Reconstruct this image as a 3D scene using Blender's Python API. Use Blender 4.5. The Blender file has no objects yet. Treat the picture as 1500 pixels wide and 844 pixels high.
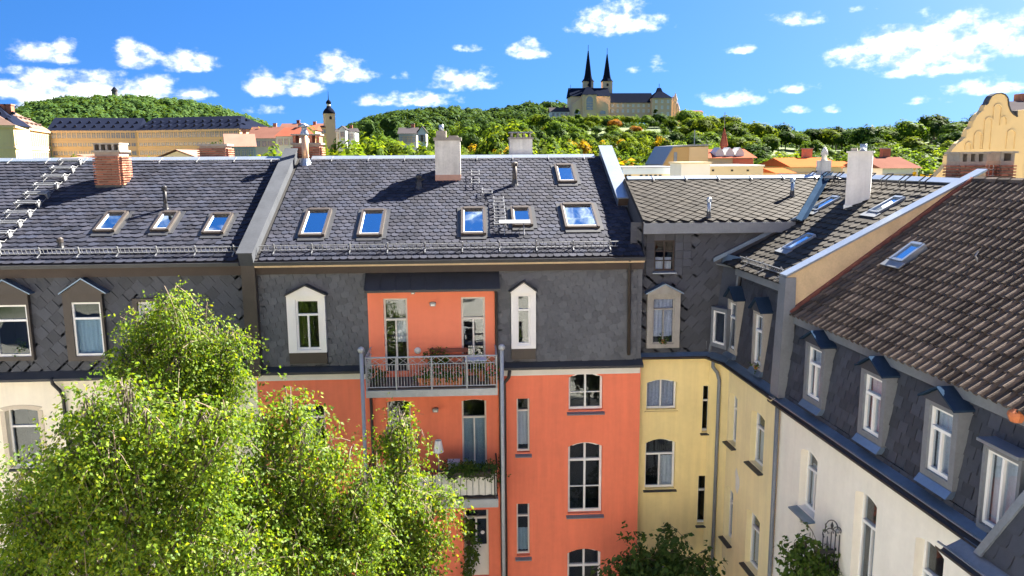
import bpy, math, random
import numpy as np
from math import sin, cos, tan, pi, radians, sqrt, atan2
from mathutils import Vector, Matrix
random.seed(7); np.random.seed(7)
scn = bpy.context.scene
COL = scn.collection

# ------------------------------------------------------------------ camera
CAM = Vector((0, 0, 14.4)); FPX = 1150.0
PITCH, YAW, ROLL = radians(9.5), radians(3.0), radians(-0.4)
FWD = Vector((sin(YAW)*cos(PITCH), cos(YAW)*cos(PITCH), -sin(PITCH)))
_r = Vector((cos(YAW), -sin(YAW), 0)); _u = _r.cross(FWD)
RGT = _r*cos(ROLL) + _u*sin(ROLL); UPV = _u*cos(ROLL) - _r*sin(ROLL)
cd = bpy.data.cameras.new('camera'); cam = bpy.data.objects.new('camera', cd); COL.objects.link(cam)
cd.sensor_width = 36; cd.lens = 36*FPX/1500; cd.clip_start = .1; cd.clip_end = 9000
m3 = Matrix((RGT, UPV, -FWD)).transposed(); cam.matrix_world = Matrix.Translation(CAM) @ m3.to_4x4()
scn.camera = cam

def ray(x, y): return FWD + RGT*((x-750)/FPX) + UPV*((422-y)/FPX)
def at(x, y, Y):
    d = ray(x, y); return CAM + d*(Y/d.y)
def atz(x, y, Z):
    d = ray(x, y); return CAM + d*((Z-CAM.z)/d.z)

# ------------------------------------------------------------------ light
SUN_EL, SUN_AZ = radians(41), radians(55)          # azimuth clockwise from +Y (the viewing direction) towards +X
SKY_STRENGTH, SUN_STRENGTH, EXPOSURE = 0.15, 5.0, 2.9
sd = bpy.data.lights.new('sun', 'SUN'); so = bpy.data.objects.new('sun', sd); COL.objects.link(so)
sd.energy = SUN_STRENGTH; sd.angle = radians(.5); sd.color = (1, .92, .79)
sdir = Vector((sin(SUN_AZ)*cos(SUN_EL), cos(SUN_AZ)*cos(SUN_EL), sin(SUN_EL)))
so.rotation_euler = (-sdir).to_track_quat('-Z', 'Y').to_euler()
scn.view_settings.view_transform = 'Standard'; scn.view_settings.look = 'None'
scn.view_settings.gamma = 1; scn.view_settings.exposure = EXPOSURE
scn.cycles.max_bounces = 8; scn.cycles.transparent_max_bounces = 12
scn.cycles.caustics_reflective = False; scn.cycles.caustics_refractive = False
try: scn.cycles.use_denoising = True
except Exception: pass

world = bpy.data.worlds.new('World'); scn.world = world; world.use_nodes = True
def build_world():
    nt = world.node_tree; N = nt.nodes; L = nt.links; N.clear()
    def n(t, **k):
        x = N.new(t)
        for a, b in k.items(): setattr(x, a, b)
        return x
    def mth(op, a, b=None, c=None, clamp=False):
        x = n('ShaderNodeMath', operation=op, use_clamp=clamp)
        for i, q in enumerate((a, b, c)):
            if q is None: continue
            if isinstance(q, (int, float)): x.inputs[i].default_value = q
            else: L.new(q, x.inputs[i])
        return x.outputs[0]
    tc = n('ShaderNodeTexCoord'); sp = n('ShaderNodeSeparateXYZ'); L.new(tc.outputs['Generated'], sp.inputs[0])
    az = mth('ARCTAN2', sp.outputs[0], sp.outputs[1]); el = mth('ARCSINE', sp.outputs[2])
    # a clear deep blue sky: the pale band at the horizon is kept thin
    lift = n('ShaderNodeCombineXYZ'); L.new(sp.outputs[0], lift.inputs[0]); L.new(sp.outputs[1], lift.inputs[1])
    L.new(mth('ADD', mth('MULTIPLY', mth('MAXIMUM', sp.outputs[2], 0), 1.3), SKY_LIFT), lift.inputs[2])
    nv = n('ShaderNodeVectorMath', operation='NORMALIZE'); L.new(lift.outputs[0], nv.inputs[0])
    sky = n('ShaderNodeTexSky', sky_type='NISHITA', sun_disc=False, sun_elevation=SUN_EL, sun_rotation=SUN_AZ, altitude=300, air_density=1.0, dust_density=.3, ozone_density=2.0)
    L.new(nv.outputs[0], sky.inputs[0])
    hsv = n('ShaderNodeHueSaturation'); hsv.inputs['Saturation'].default_value = SKY_SAT; hsv.inputs['Value'].default_value = SKY_VAL; hsv.inputs['Hue'].default_value = .508; L.new(sky.outputs[0], hsv.inputs['Color'])
    cb = n('ShaderNodeCombineXYZ'); L.new(az, cb.inputs[0]); L.new(mth('MULTIPLY', el, 1.5), cb.inputs[1])
    def noise(scale, det, rough, off=(0, 0, 0)):
        x = n('ShaderNodeTexNoise'); x.inputs['Scale'].default_value = scale; x.inputs['Detail'].default_value = det
        x.inputs['Roughness'].default_value = rough
        vm = n('ShaderNodeVectorMath', operation='ADD'); vm.inputs[1].default_value = off
        L.new(cb.outputs[0], vm.inputs[0]); L.new(vm.outputs[0], x.inputs['Vector']); return x.outputs['Fac']
    def cloud_bg(best, det):
        nA = noise(34, det, .58); nC = noise(34, det-1, .58, (0.007, -0.016, 0))
        f = mth('ADD', best, mth('MULTIPLY', mth('SUBTRACT', nA, .5), 3.2))
        ss = n('ShaderNodeMapRange', interpolation_type='SMOOTHSTEP'); L.new(f, ss.inputs[0]); ss.inputs[1].default_value = 0.1; ss.inputs[2].default_value = 1.35
        sh = mth('ADD', .66, mth('MULTIPLY', mth('SUBTRACT', nA, nC), 4.5), clamp=True)
        sh = mth('ADD', mth('MULTIPLY', sh, .75), mth('MULTIPLY', mth('ADD', best, .4), .20), clamp=True)
        cm = n('ShaderNodeMix', data_type='RGBA'); L.new(sh, cm.inputs[0])
        cm.inputs[6].default_value = (CL*.28, CL*.37, CL*.52, 1); cm.inputs[7].default_value = (CL*1.05, CL*1.05, CL*1.05, 1)
        mx = n('ShaderNodeMix', data_type='RGBA'); L.new(mth('MULTIPLY', ss.outputs[0], .96), mx.inputs[0])
        L.new(hsv.outputs[0], mx.inputs[6]); L.new(cm.outputs[2], mx.inputs[7])
        bg = n('ShaderNodeBackground'); bg.inputs['Strength'].default_value = SKY_STRENGTH; L.new(mx.outputs[2], bg.inputs['Color']); return bg.outputs[0]
    # the sky all round: fair weather cloud, unseen cover raised to add fill light
    big = noise(2.6, 4, .55, (11, 4, 2))
    cur = cloud_bg(mth('MAXIMUM', mth('MULTIPLY', mth('SUBTRACT', big, .525), 8), -1.5), 3)
    # the clouds over the town, in sectors of azimuth: flat base direction, half width, height
    C = []
    for (px, pyb, w, h, s) in CLOUDS:
        d = ray(px, pyb).normalized(); C.append((atan2(d.x, d.y), math.asin(d.z), w/FPX*.98, h/FPX*1.0, s))
    lo, hi, K = YAW-.68, YAW+.68, 6
    for k in range(K):
        s0, s1 = lo+(hi-lo)*k/K, lo+(hi-lo)*(k+1)/K; best = None
        for (a0, e0, w, h, s) in C:
            if a0+w*1.6 < s0 or a0-w*1.6 > s1: continue
            da = mth('DIVIDE', mth('SUBTRACT', az, a0), w); de = mth('SUBTRACT', el, e0)
            ev = mth('ADD', mth('MULTIPLY', mth('MAXIMUM', de, 0), 1/h), mth('MULTIPLY', mth('MINIMUM', de, 0), 1/(h*.4)))
            v = mth('MULTIPLY', mth('SUBTRACT', 1, mth('ADD', mth('MULTIPLY', da, da), mth('MULTIPLY', ev, ev))), s)
            best = v if best is None else mth('MAXIMUM', best, v)
        best = mth('MAXIMUM', best, -1.9)
        inn = mth('MULTIPLY', mth('MULTIPLY', mth('GREATER_THAN', az, s0), mth('LESS_THAN', az, s1)), mth('LESS_THAN', el, .27))
        ms = n('ShaderNodeMixShader'); L.new(inn, ms.inputs[0]); L.new(cur, ms.inputs[1]); L.new(cloud_bg(best, 6), ms.inputs[2]); cur = ms.outputs[0]
    out = n('ShaderNodeOutputWorld'); L.new(cur, out.inputs[0])
    world.cycles.sampling_method = 'MANUAL'; world.cycles.sample_map_resolution = 512
SKY_LIFT = .36; SKY_VAL = .235
SKY_SAT = 1.36
CL = 1.8
CLOUDS = [(1262, 84, 50, 38, 1.0), (1318, 84, 62, 48, 1.1), (1390, 78, 70, 56, 1.15), (1465, 66, 62, 44, 1.0), (1362, 104, 66, 22, .9), (905, 38, 78, 38, 1.0), (870, 36, 40, 22, .8),
    (1165, 30, 46, 20, .55), (1258, 14, 24, 9, .4), (1440, 133, 50, 17, .8), (1160, 133, 38, 13, .7), (1070, 151, 54, 18, .75), (1084, 76, 20, 11, .7), (768, 79, 42, 23, .85),
    (676, 124, 62, 28, 1.0), (600, 150, 84, 19, .8), (495, 110, 62, 32, 1.0), (412, 132, 66, 30, 1.0), (272, 96, 50, 28, 1.0), (200, 90, 36, 30, .95), (72, 84, 50, 26, .9),
    (60, 138, 80, 34, 1.1), (140, 138, 80, 36, 1.1), (215, 138, 70, 28, 1.0), (272, 138, 40, 14, .8), (10, 106, 26, 11, .8), (690, 73, 24, 9, .45), (390, 164, 36, 12, .6), (945, 104, 34, 12, .45), (966, 92, 16, 11, .5), (1165, 164, 22, 9, .6),
    (1225, 162, 16, 8, .45), (590, 114, 20, 9, .35), (60, 158, 50, 10, .5), (1360, 150, 30, 7, .4)]
build_world()

# ------------------------------------------------------------------ materials
def nodes_of(name):
    m = bpy.data.materials.new(name); m.use_nodes = True
    nt = m.node_tree; nt.nodes.clear()
    return m, nt, nt.nodes, nt.links
def _math(nt, op, a, b=None, clamp=False):
    x = nt.nodes.new('ShaderNodeMath'); x.operation = op; x.use_clamp = clamp
    for i, q in enumerate((a, b)):
        if q is None: continue
        if isinstance(q, (int, float)): x.inputs[i].default_value = q
        else: nt.links.new(q, x.inputs[i])
    return x.outputs[0]
def _noise(nt, vec, scale, det=4, rough=.55, stretch=None):
    if stretch:
        mp = nt.nodes.new('ShaderNodeMapping'); mp.inputs['Scale'].default_value = stretch
        nt.links.new(vec, mp.inputs[0]); vec = mp.outputs[0]
    x = nt.nodes.new('ShaderNodeTexNoise'); x.inputs['Scale'].default_value = scale
    x.inputs['Detail'].default_value = det; x.inputs['Roughness'].default_value = rough
    nt.links.new(vec, x.inputs['Vector']); return x.outputs['Fac']
def pm(name, col, rough=.75, metal=0., var=.15, scale=2.5, fine=.08, bump=.15, bscale=60, rnd=0., streak=0., spec=.4, alt=None, altamt=0., trans=0.):
    m, nt, N, L = nodes_of(name)
    tc = N.new('ShaderNodeTexCoord'); V = tc.outputs['Object']
    b = N.new('ShaderNodeBsdfPrincipled'); o = N.new('ShaderNodeOutputMaterial'); L.new(b.outputs[0], o.inputs[0])
    f = _math(nt, 'MULTIPLY', _math(nt, 'SUBTRACT', _noise(nt, V, scale, 5), .5), var*4)
    f = _math(nt, 'ADD', f, _math(nt, 'MULTIPLY', _math(nt, 'SUBTRACT', _noise(nt, V, scale*11, 3), .5), fine*4))
    if streak:
        f = _math(nt, 'ADD', f, _math(nt, 'MULTIPLY', _math(nt, 'SUBTRACT', _noise(nt, V, 3.2, 4, .6, (1.6, 1.6, .12)), .52), streak*4))
    R = None
    if rnd or alt:
        g = N.new('ShaderNodeNewGeometry'); oi = N.new('ShaderNodeObjectInfo')
        R = _math(nt, 'FRACT', _math(nt, 'ADD', g.outputs['Random Per Island'], oi.outputs['Random']))
        f = _math(nt, 'ADD', f, _math(nt, 'MULTIPLY', _math(nt, 'SUBTRACT', R, .5), rnd*2))
    f = _math(nt, 'ADD', f, 1.0)
    base = N.new('ShaderNodeRGB'); base.outputs[0].default_value = (*col, 1); bc = base.outputs[0]
    if alt:
        mx = N.new('ShaderNodeMix'); mx.data_type = 'RGBA'
        r2 = _math(nt, 'FRACT', _math(nt, 'MULTIPLY', R, 17.31)) if rnd or alt else None
        L.new(_math(nt, 'MULTIPLY', r2, altamt), mx.inputs[0]); L.new(bc, mx.inputs[6]); mx.inputs[7].default_value = (*alt, 1); bc = mx.outputs[2]
    vm = N.new('ShaderNodeVectorMath'); vm.operation = 'SCALE'; L.new(bc, vm.inputs[0]); L.new(f, vm.inputs['Scale'])
    L.new(vm.outputs[0], b.inputs['Base Color'])
    b.inputs['Roughness'].default_value = rough; b.inputs['Metallic'].default_value = metal
    b.inputs['Specular IOR Level'].default_value = spec
    if bump:
        bp = N.new('ShaderNodeBump'); bp.inputs['Strength'].default_value = bump; bp.inputs['Distance'].default_value = .02
        L.new(_noise(nt, V, bscale, 4), bp.inputs['Height']); L.new(bp.outputs[0], b.inputs['Normal'])
    return m
def leafmat(name, c1, c2, c3=None, trans=.45, objvar=.35, spec=.02):
    m, nt, N, L = nodes_of(name)
    g = N.new('ShaderNodeNewGeometry'); oi = N.new('ShaderNodeObjectInfo')
    rp = N.new('ShaderNodeValToRGB'); L.new(g.outputs['Random Per Island'], rp.inputs[0])
    rp.color_ramp.elements[0].color = (*c1, 1); rp.color_ramp.elements[1].color = (*c2, 1)
    if c3:
        rp.color_ramp.elements[1].position = .9
        e = rp.color_ramp.elements.new(1.0); e.color = (*c3, 1)
    f = _math(nt, 'ADD', 1-objvar/2, _math(nt, 'MULTIPLY', oi.outputs['Random'], objvar))
    vm = N.new('ShaderNodeVectorMath'); vm.operation = 'SCALE'; L.new(rp.outputs[0], vm.inputs[0]); L.new(f, vm.inputs['Scale'])
    d = N.new('ShaderNodeBsdfPrincipled'); d.inputs['Roughness'].default_value = .6; d.inputs['Specular IOR Level'].default_value = spec
    L.new(vm.outputs[0], d.inputs['Base Color'])
    t = N.new('ShaderNodeBsdfTranslucent')
    tv = N.new('ShaderNodeVectorMath'); tv.operation = 'MULTIPLY'; L.new(vm.outputs[0], tv.inputs[0]); tv.inputs[1].default_value = (1.5, 1.35, .45)
    L.new(tv.outputs[0], t.inputs['Color'])
    mx = N.new('ShaderNodeMixShader'); mx.inputs[0].default_value = trans
    L.new(d.outputs[0], mx.inputs[1]); L.new(t.outputs[0], mx.inputs[2])
    o = N.new('ShaderNodeOutputMaterial'); L.new(mx.outputs[0], o.inputs[0])
    return m
def glassmat(name, refl=.10, boost=2.0, tint=(.9, .95, 1)):
    m, nt, N, L = nodes_of(name)
    fr = N.new('ShaderNodeFresnel'); ge = N.new('ShaderNodeNewGeometry')
    L.new(_math(nt, 'ADD', _math(nt, 'MULTIPLY', ge.outputs['Backfacing'], 1/1.5-1.5), 1.5), fr.inputs[0])
    f = _math(nt, 'ADD', _math(nt, 'MULTIPLY', fr.outputs[0], boost), refl, True)
    t = N.new('ShaderNodeBsdfTransparent'); t.inputs[0].default_value = (*[c*.9 for c in tint], 1)
    gl = N.new('ShaderNodeBsdfGlossy'); gl.inputs['Roughness'].default_value = .015; gl.inputs['Color'].default_value = (*tint, 1)
    tc = N.new('ShaderNodeTexCoord'); bp = N.new('ShaderNodeBump'); bp.inputs['Strength'].default_value = .06; bp.inputs['Distance'].default_value = .05
    L.new(_noise(nt, tc.outputs['Object'], 1.3, 1), bp.inputs['Height']); L.new(bp.outputs[0], gl.inputs['Normal'])
    mx = N.new('ShaderNodeMixShader'); L.new(f, mx.inputs[0]); L.new(t.outputs[0], mx.inputs[1]); L.new(gl.outputs[0], mx.inputs[2])
    o = N.new('ShaderNodeOutputMaterial'); L.new(mx.outputs[0], o.inputs[0])
    return m
M = {}
M['cream'] = pm('cream plaster', (.86, .79, .64), .9, var=.08, scale=.7, fine=.02, streak=.06, bscale=140)
M['cream2'] = pm('ivory plaster', (.90, .86, .77), .9, var=.07, scale=.7, fine=.025, streak=.035, bscale=140)
M['orange'] = pm('coral plaster', (.86, .222, .122), .9, var=.08, scale=.5, fine=.03, streak=.07, bscale=140)
M['orange_lit'] = pm('lit coral plaster', (.88, .25, .14), .9, var=.04, scale=.6, fine=.02, streak=.03, bscale=140)  # alcove copy of the coral plaster, its brighter light put into the colour
M['yellow'] = pm('yellow plaster', (.88, .71, .34), .9, var=.09, scale=.6, fine=.025, streak=.07, bscale=140)
M['yellow2'] = pm('pale yellow plaster', (.89, .77, .45), .9, var=.09, scale=.6, fine=.025, streak=.07, bscale=140)
M['surround'] = pm('stone surround', (.62, .54, .42), .9, var=.06)
M['pink'] = pm('pale pink plaster', (.78, .60, .50), .9, var=.05, streak=.04)
M['slate'] = pm('roof slate', (.024, .028, .044), .75, var=.26, scale=.45, fine=.12, rnd=.32, bump=.25, bscale=40, alt=(.040, .039, .050), altamt=.5, spec=.12)
M['slate_old'] = pm('weathered roof slate', (.026, .024, .023), .75, var=.3, scale=.5, fine=.12, rnd=.32, bump=.3, bscale=40, alt=(.034, .030, .026), altamt=.6, spec=.1)
M['slate_wing'] = pm('sunlit wing slate', (.040, .037, .034), .75, var=.3, scale=.5, fine=.12, rnd=.3, bump=.3, bscale=40, alt=(.052, .047, .040), altamt=.6, spec=.1)  # sunlight on the wing roof put into a lighter slate colour
M['slate_dark'] = pm('dark cladding slate', (.054, .060, .076), .65, var=.14, scale=1.0, fine=.1, rnd=.22, bump=.2, bscale=40)
M['slate_grey'] = pm('grey cladding slate', (.108, .116, .132), .75, var=.10, scale=1.0, fine=.08, rnd=.16, bump=.2, bscale=50)
M['slate_blue'] = pm('blue black cladding slate', (.046, .052, .070), .6, var=.16, scale=1.2, fine=.1, rnd=.28, bump=.25, bscale=40)
M['under'] = pm('roofing felt', (.018, .018, .02), .9, var=.1)
M['tile'] = pm('weathered concrete tile', (.095, .074, .060), .8, var=.34, scale=.45, fine=.15, rnd=.36, bump=.3, bscale=35, alt=(.14, .11, .084), altamt=.5, spec=.1)
M['zinc'] = pm('zinc sheet', (.20, .22, .25), .55, .3, var=.15, scale=1.5, bump=.05, bscale=6)
M['zincb'] = pm('bright zinc sheet', (.30, .35, .42), .35, .6, var=.12, scale=1.5, bump=.05, bscale=6)
M['zincblue'] = pm('blue grey zinc', (.18, .25, .35), .4, .7, var=.18, scale=1.2, bump=.05, bscale=6)
M['lead'] = pm('dark sheet metal', (.040, .042, .047), .5, .1, var=.15, bump=.05, bscale=8)
M['brownmetal'] = pm('brown sheet metal', (.060, .050, .045), .5, .2, var=.12, bump=.04, bscale=8)
M['galv'] = pm('galvanised steel', (.24, .25, .265), .5, .5, var=.12, scale=6, bump=.05)
M['skylead'] = pm('sky tinted lead sheet', (.022, .040, .072), .95, 0, spec=0., var=.2, scale=1.2, bump=.05, bscale=6)  # matte sheet, the sky's reflection put into its blue colour
M['rail'] = pm('painted steel rail', (.40, .42, .44), .5, .2, var=.1, scale=6, bump=.05)
M['leadgrey'] = pm('weathered lead sheet', (.06, .066, .078), .7, 0, spec=.1, var=.2, scale=1.2, bump=.05, bscale=6)
M['blacksteel'] = pm('black painted steel', (.022, .022, .025), .45, .2, var=.1)
M['white'] = pm('white window paint', (.80, .80, .79), .45, var=.03, fine=.02, bump=.03)
M['offwhite'] = pm('weathered white paint', (.72, .70, .65), .6, var=.07, fine=.04, bump=.1)
M['greywood'] = pm('weathered grey wood', (.33, .315, .29), .8, var=.12, streak=.12, bump=.2)
M['brownwood'] = pm('brown painted wood', (.045, .031, .026), .6, var=.12, streak=.1)
M['beige'] = pm('beige eave board', (.62, .48, .33), .8, var=.08)
M['brick'] = pm('red brick', (.30, .105, .062), .85, var=.15, scale=8, fine=.15, rnd=.4, bump=.4, bscale=50, alt=(.42, .17, .10), altamt=.7)
M['mortar'] = pm('lime mortar', (.34, .27, .22), .95, var=.15, scale=9, bump=.4)
M['render_white'] = pm('stained white render', (.62, .60, .54), .9, var=.2, scale=1.6, fine=.08, streak=.2)
M['render_pure'] = pm('white chimney render', (.74, .73, .70), .85, var=.1, scale=1.4, fine=.05, streak=.13)
M['concrete'] = pm('chimney concrete', (.30, .27, .23), .9, var=.2, scale=5, fine=.12, bump=.3)
M['pinkbase'] = pm('pink base render', (.45, .27, .20), .9, var=.1)
M['terracotta'] = pm('terracotta', (.52, .17, .07), .8, var=.12)
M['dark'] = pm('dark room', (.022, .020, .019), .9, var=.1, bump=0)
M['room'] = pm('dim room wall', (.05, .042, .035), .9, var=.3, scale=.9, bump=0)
M['curtain'] = pm('white curtain', (.74, .74, .76), .9, var=.05, bump=.05)
M['curtainblue'] = pm('pale blue curtain', (.42, .55, .60), .9, var=.06, bump=.05)
M['lace'] = pm('lace curtain', (.60, .60, .70), .9, var=.18, scale=16, fine=.2, bump=.3)
M['glass'] = glassmat('window glass', .0, 1.15)
M['skyglass'] = glassmat('coated roof glass', .62, 1.5, (.80, .93, 1.0))
M['soil'] = pm('courtyard ground', (.16, .15, .12), .95, var=.25, scale=.5)
# ------------------------------------------------------------------ geometry helpers
class Fr:
    """A plane with its own axes: u to the right, v up (or up the slope), n out of the surface."""
    def __init__(s, o, u, v):
        s.o = Vector(o); s.u = Vector(u).normalized(); s.v = Vector(v).normalized(); s.n = s.u.cross(s.v).normalized()
    def p(s, a, b, d=0.): return s.o + s.u*a + s.v*b + s.n*d
    def px(s, x, y, d=0.):
        r = ray(x, y); k = (s.o + s.n*d - CAM).dot(s.n)/r.dot(s.n); q = CAM + r*k - s.o
        return q.dot(s.u), q.dot(s.v)
    def off(s, d): return Fr(s.o + s.n*d, s.u, s.v)
    def mat(s, a, b, d=0.):
        m = Matrix((s.u, s.v, s.n)).transposed().to_4x4(); m.translation = s.p(a, b, d); return m
class MB:
    def __init__(s): s.v = []; s.f = []
    def add(s, vs, fs):
        k = len(s.v); s.v += [tuple(q) for q in vs]; s.f += [tuple(i+k for i in f) for f in fs]; return s
    def hexa(s, P): return s.add(P, [(3,2,1,0),(4,5,6,7),(0,1,5,4),(1,2,6,5),(2,3,7,6),(3,0,4,7)])
    def box(s, fr, a0, a1, b0, b1, d0, d1):
        return s.hexa([fr.p(a0,b0,d0), fr.p(a1,b0,d0), fr.p(a1,b1,d0), fr.p(a0,b1,d0), fr.p(a0,b0,d1), fr.p(a1,b0,d1), fr.p(a1,b1,d1), fr.p(a0,b1,d1)])
    def prism(s, fr, pts, d0, d1):
        n = len(pts)
        P = [fr.p(a, b, d0) for a, b in pts] + [fr.p(a, b, d1) for a, b in pts]
        return s.add(P, [tuple(range(n-1, -1, -1)), tuple(range(n, 2*n))] + [(i, (i+1) % n, n+(i+1) % n, n+i) for i in range(n)])
    def poly(s, P): return s.add(P, [tuple(range(len(P)))])
    def tube(s, path, r, n=6, r1=None, cap=True):
        path = [Vector(q) for q in path]; m = len(path); rings = []
        for i, q in enumerate(path):
            t = (path[min(i+1, m-1)] - path[max(i-1, 0)])
            t = t.normalized() if t.length > 1e-9 else Vector((0, 0, 1))
            a = t.orthogonal().normalized() if i == 0 else (pa - t*pa.dot(t))
            a = a.normalized() if a.length > 1e-6 else t.orthogonal().normalized()
            pa = a; b = t.cross(a); rr = r if r1 is None else r + (r1-r)*i/(m-1)
            rings += [q + (a*cos(2*pi*k/n) + b*sin(2*pi*k/n))*rr for k in range(n)]
        fs = [(i*n+k, i*n+(k+1) % n, (i+1)*n+(k+1) % n, (i+1)*n+k) for i in range(m-1) for k in range(n)]
        if cap: fs += [tuple(range(n-1, -1, -1)), tuple((m-1)*n+k for k in range(n))]
        return s.add(rings, fs)
    def lathe(s, c, prof, n=10, sx=1, sy=1):
        c = Vector(c); P = [c + Vector((cos(2*pi*k/n)*r*sx, sin(2*pi*k/n)*r*sy, z)) for r, z in prof for k in range(n)]
        m = len(prof)
        fs = [(i*n+k, i*n+(k+1) % n, (i+1)*n+(k+1) % n, (i+1)*n+k) for i in range(m-1) for k in range(n)]
        return s.add(P, fs + [tuple(range(n-1, -1, -1)), tuple((m-1)*n+k for k in range(n))])
    def build(s, name, mat, parent=None, smooth=False, **tags):
        me = bpy.data.meshes.new(name); me.from_pydata([tuple(q) for q in s.v], [], s.f); me.update()
        return link(name, me, mat, parent, smooth, **tags)
def link(name, me, mat, parent=None, smooth=False, **tags):
    if mat is not None and not me.materials: me.materials.append(M[mat] if isinstance(mat, str) else mat)
    if smooth: me.polygons.foreach_set('use_smooth', [True]*len(me.polygons))
    o = bpy.data.objects.new(name, me); COL.objects.link(o); adopt(o, parent); put(o, **tags); return o
def adopt(o, parent):
    if parent is None: return
    o.parent = parent
    if parent.type == 'EMPTY': o.matrix_parent_inverse = Matrix.Translation(-parent.location)
def put(o, label=None, cat=None, group=None, kind=None):
    if label: o['label'] = label
    if cat: o['category'] = cat
    if group: o['group'] = group
    if kind: o['kind'] = kind
    return o
def thing(name, loc, label, cat, group=None):
    e = bpy.data.objects.new(name, None); COL.objects.link(e); e.location = loc; e.empty_display_size = .3
    return put(e, label, cat, group)
def vis(p):
    q = Vector(p) - CAM; z = q.dot(FWD)
    if z < .5: return None
    return 750 + FPX*q.dot(RGT)/z, 422 - FPX*q.dot(UPV)/z, z
def inview(p, m=15):
    q = vis(p); return q is not None and -m < q[0] < 1500+m and -m < q[1] < 844+m

# ---- laid pieces (slates, tiles): the nearest 300 single objects, the rest one part
def shape_pts(kind, w, h):
    if kind == 'bow': return [(-.5*w, .10*h), (-.1*w, .0), (.22*w, .05*h), (.42*w, .26*h), (.5*w, .55*h), (.5*w, 1.2*h), (-.5*w, 1.2*h)]
    if kind == 'scale': return [(-.5*w, .42*h), (-.34*w, .12*h), (0, 0), (.34*w, .12*h), (.5*w, .42*h), (.5*w, 1.25*h), (-.5*w, 1.25*h)]
    if kind == 'diamond': return [(0, 0), (.5*w, h), (0, 2*h), (-.5*w, h)]
    if kind == 'rect': return [(-.5*w, 0), (.5*w, 0), (.5*w, 1.2*h), (-.5*w, 1.2*h)]
    if kind == 'tongue': return [(-.5*w, .25*h), (-.3*w, .05*h), (.1*w, 0), (.4*w, .1*h), (.5*w, .4*h), (.5*w, 1.2*h), (-.5*w, 1.2*h)]
def piece_mesh(kind, w, h, th=.014, lift=.03):
    if kind == 'roll':      # interlocking roll tile: raised roll and shallow pan
        prof = [(-.5, .006), (-.34, .0), (-.06, .0), (.02, .014), (.12, .048), (.26, .06), (.40, .048), (.5, .014)]
        top = []; n = len(prof)
        for yy, dz in ((0, lift), (1.12*h, .004)):
            top += [(a*w, yy, z+dz) for a, z in prof]
        bot = [(a*w, 0, z+lift-.022) for a, z in prof]
        V_ = top + bot
        f = [(i, i+1, n+i+1, n+i) for i in range(n-1)] + [(2*n+i, 2*n+i+1, i+1, i) for i in range(n-1)]
        f += [(n-1, 2*n+n-1, 2*n-1)]
        return V_, f
    pts = shape_pts(kind, w, h); hh = max(b for _, b in pts); n = len(pts)
    z = lambda b: lift*(1-b/hh) + .004
    V_ = [(a, b, z(b)+th) for a, b in pts] + [(a, b, z(b)-.002) for a, b in pts]
    f = [tuple(range(n))] + [((i+1) % n, i, n+i, n+(i+1) % n) for i in range(n)]
    return V_, f
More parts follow.
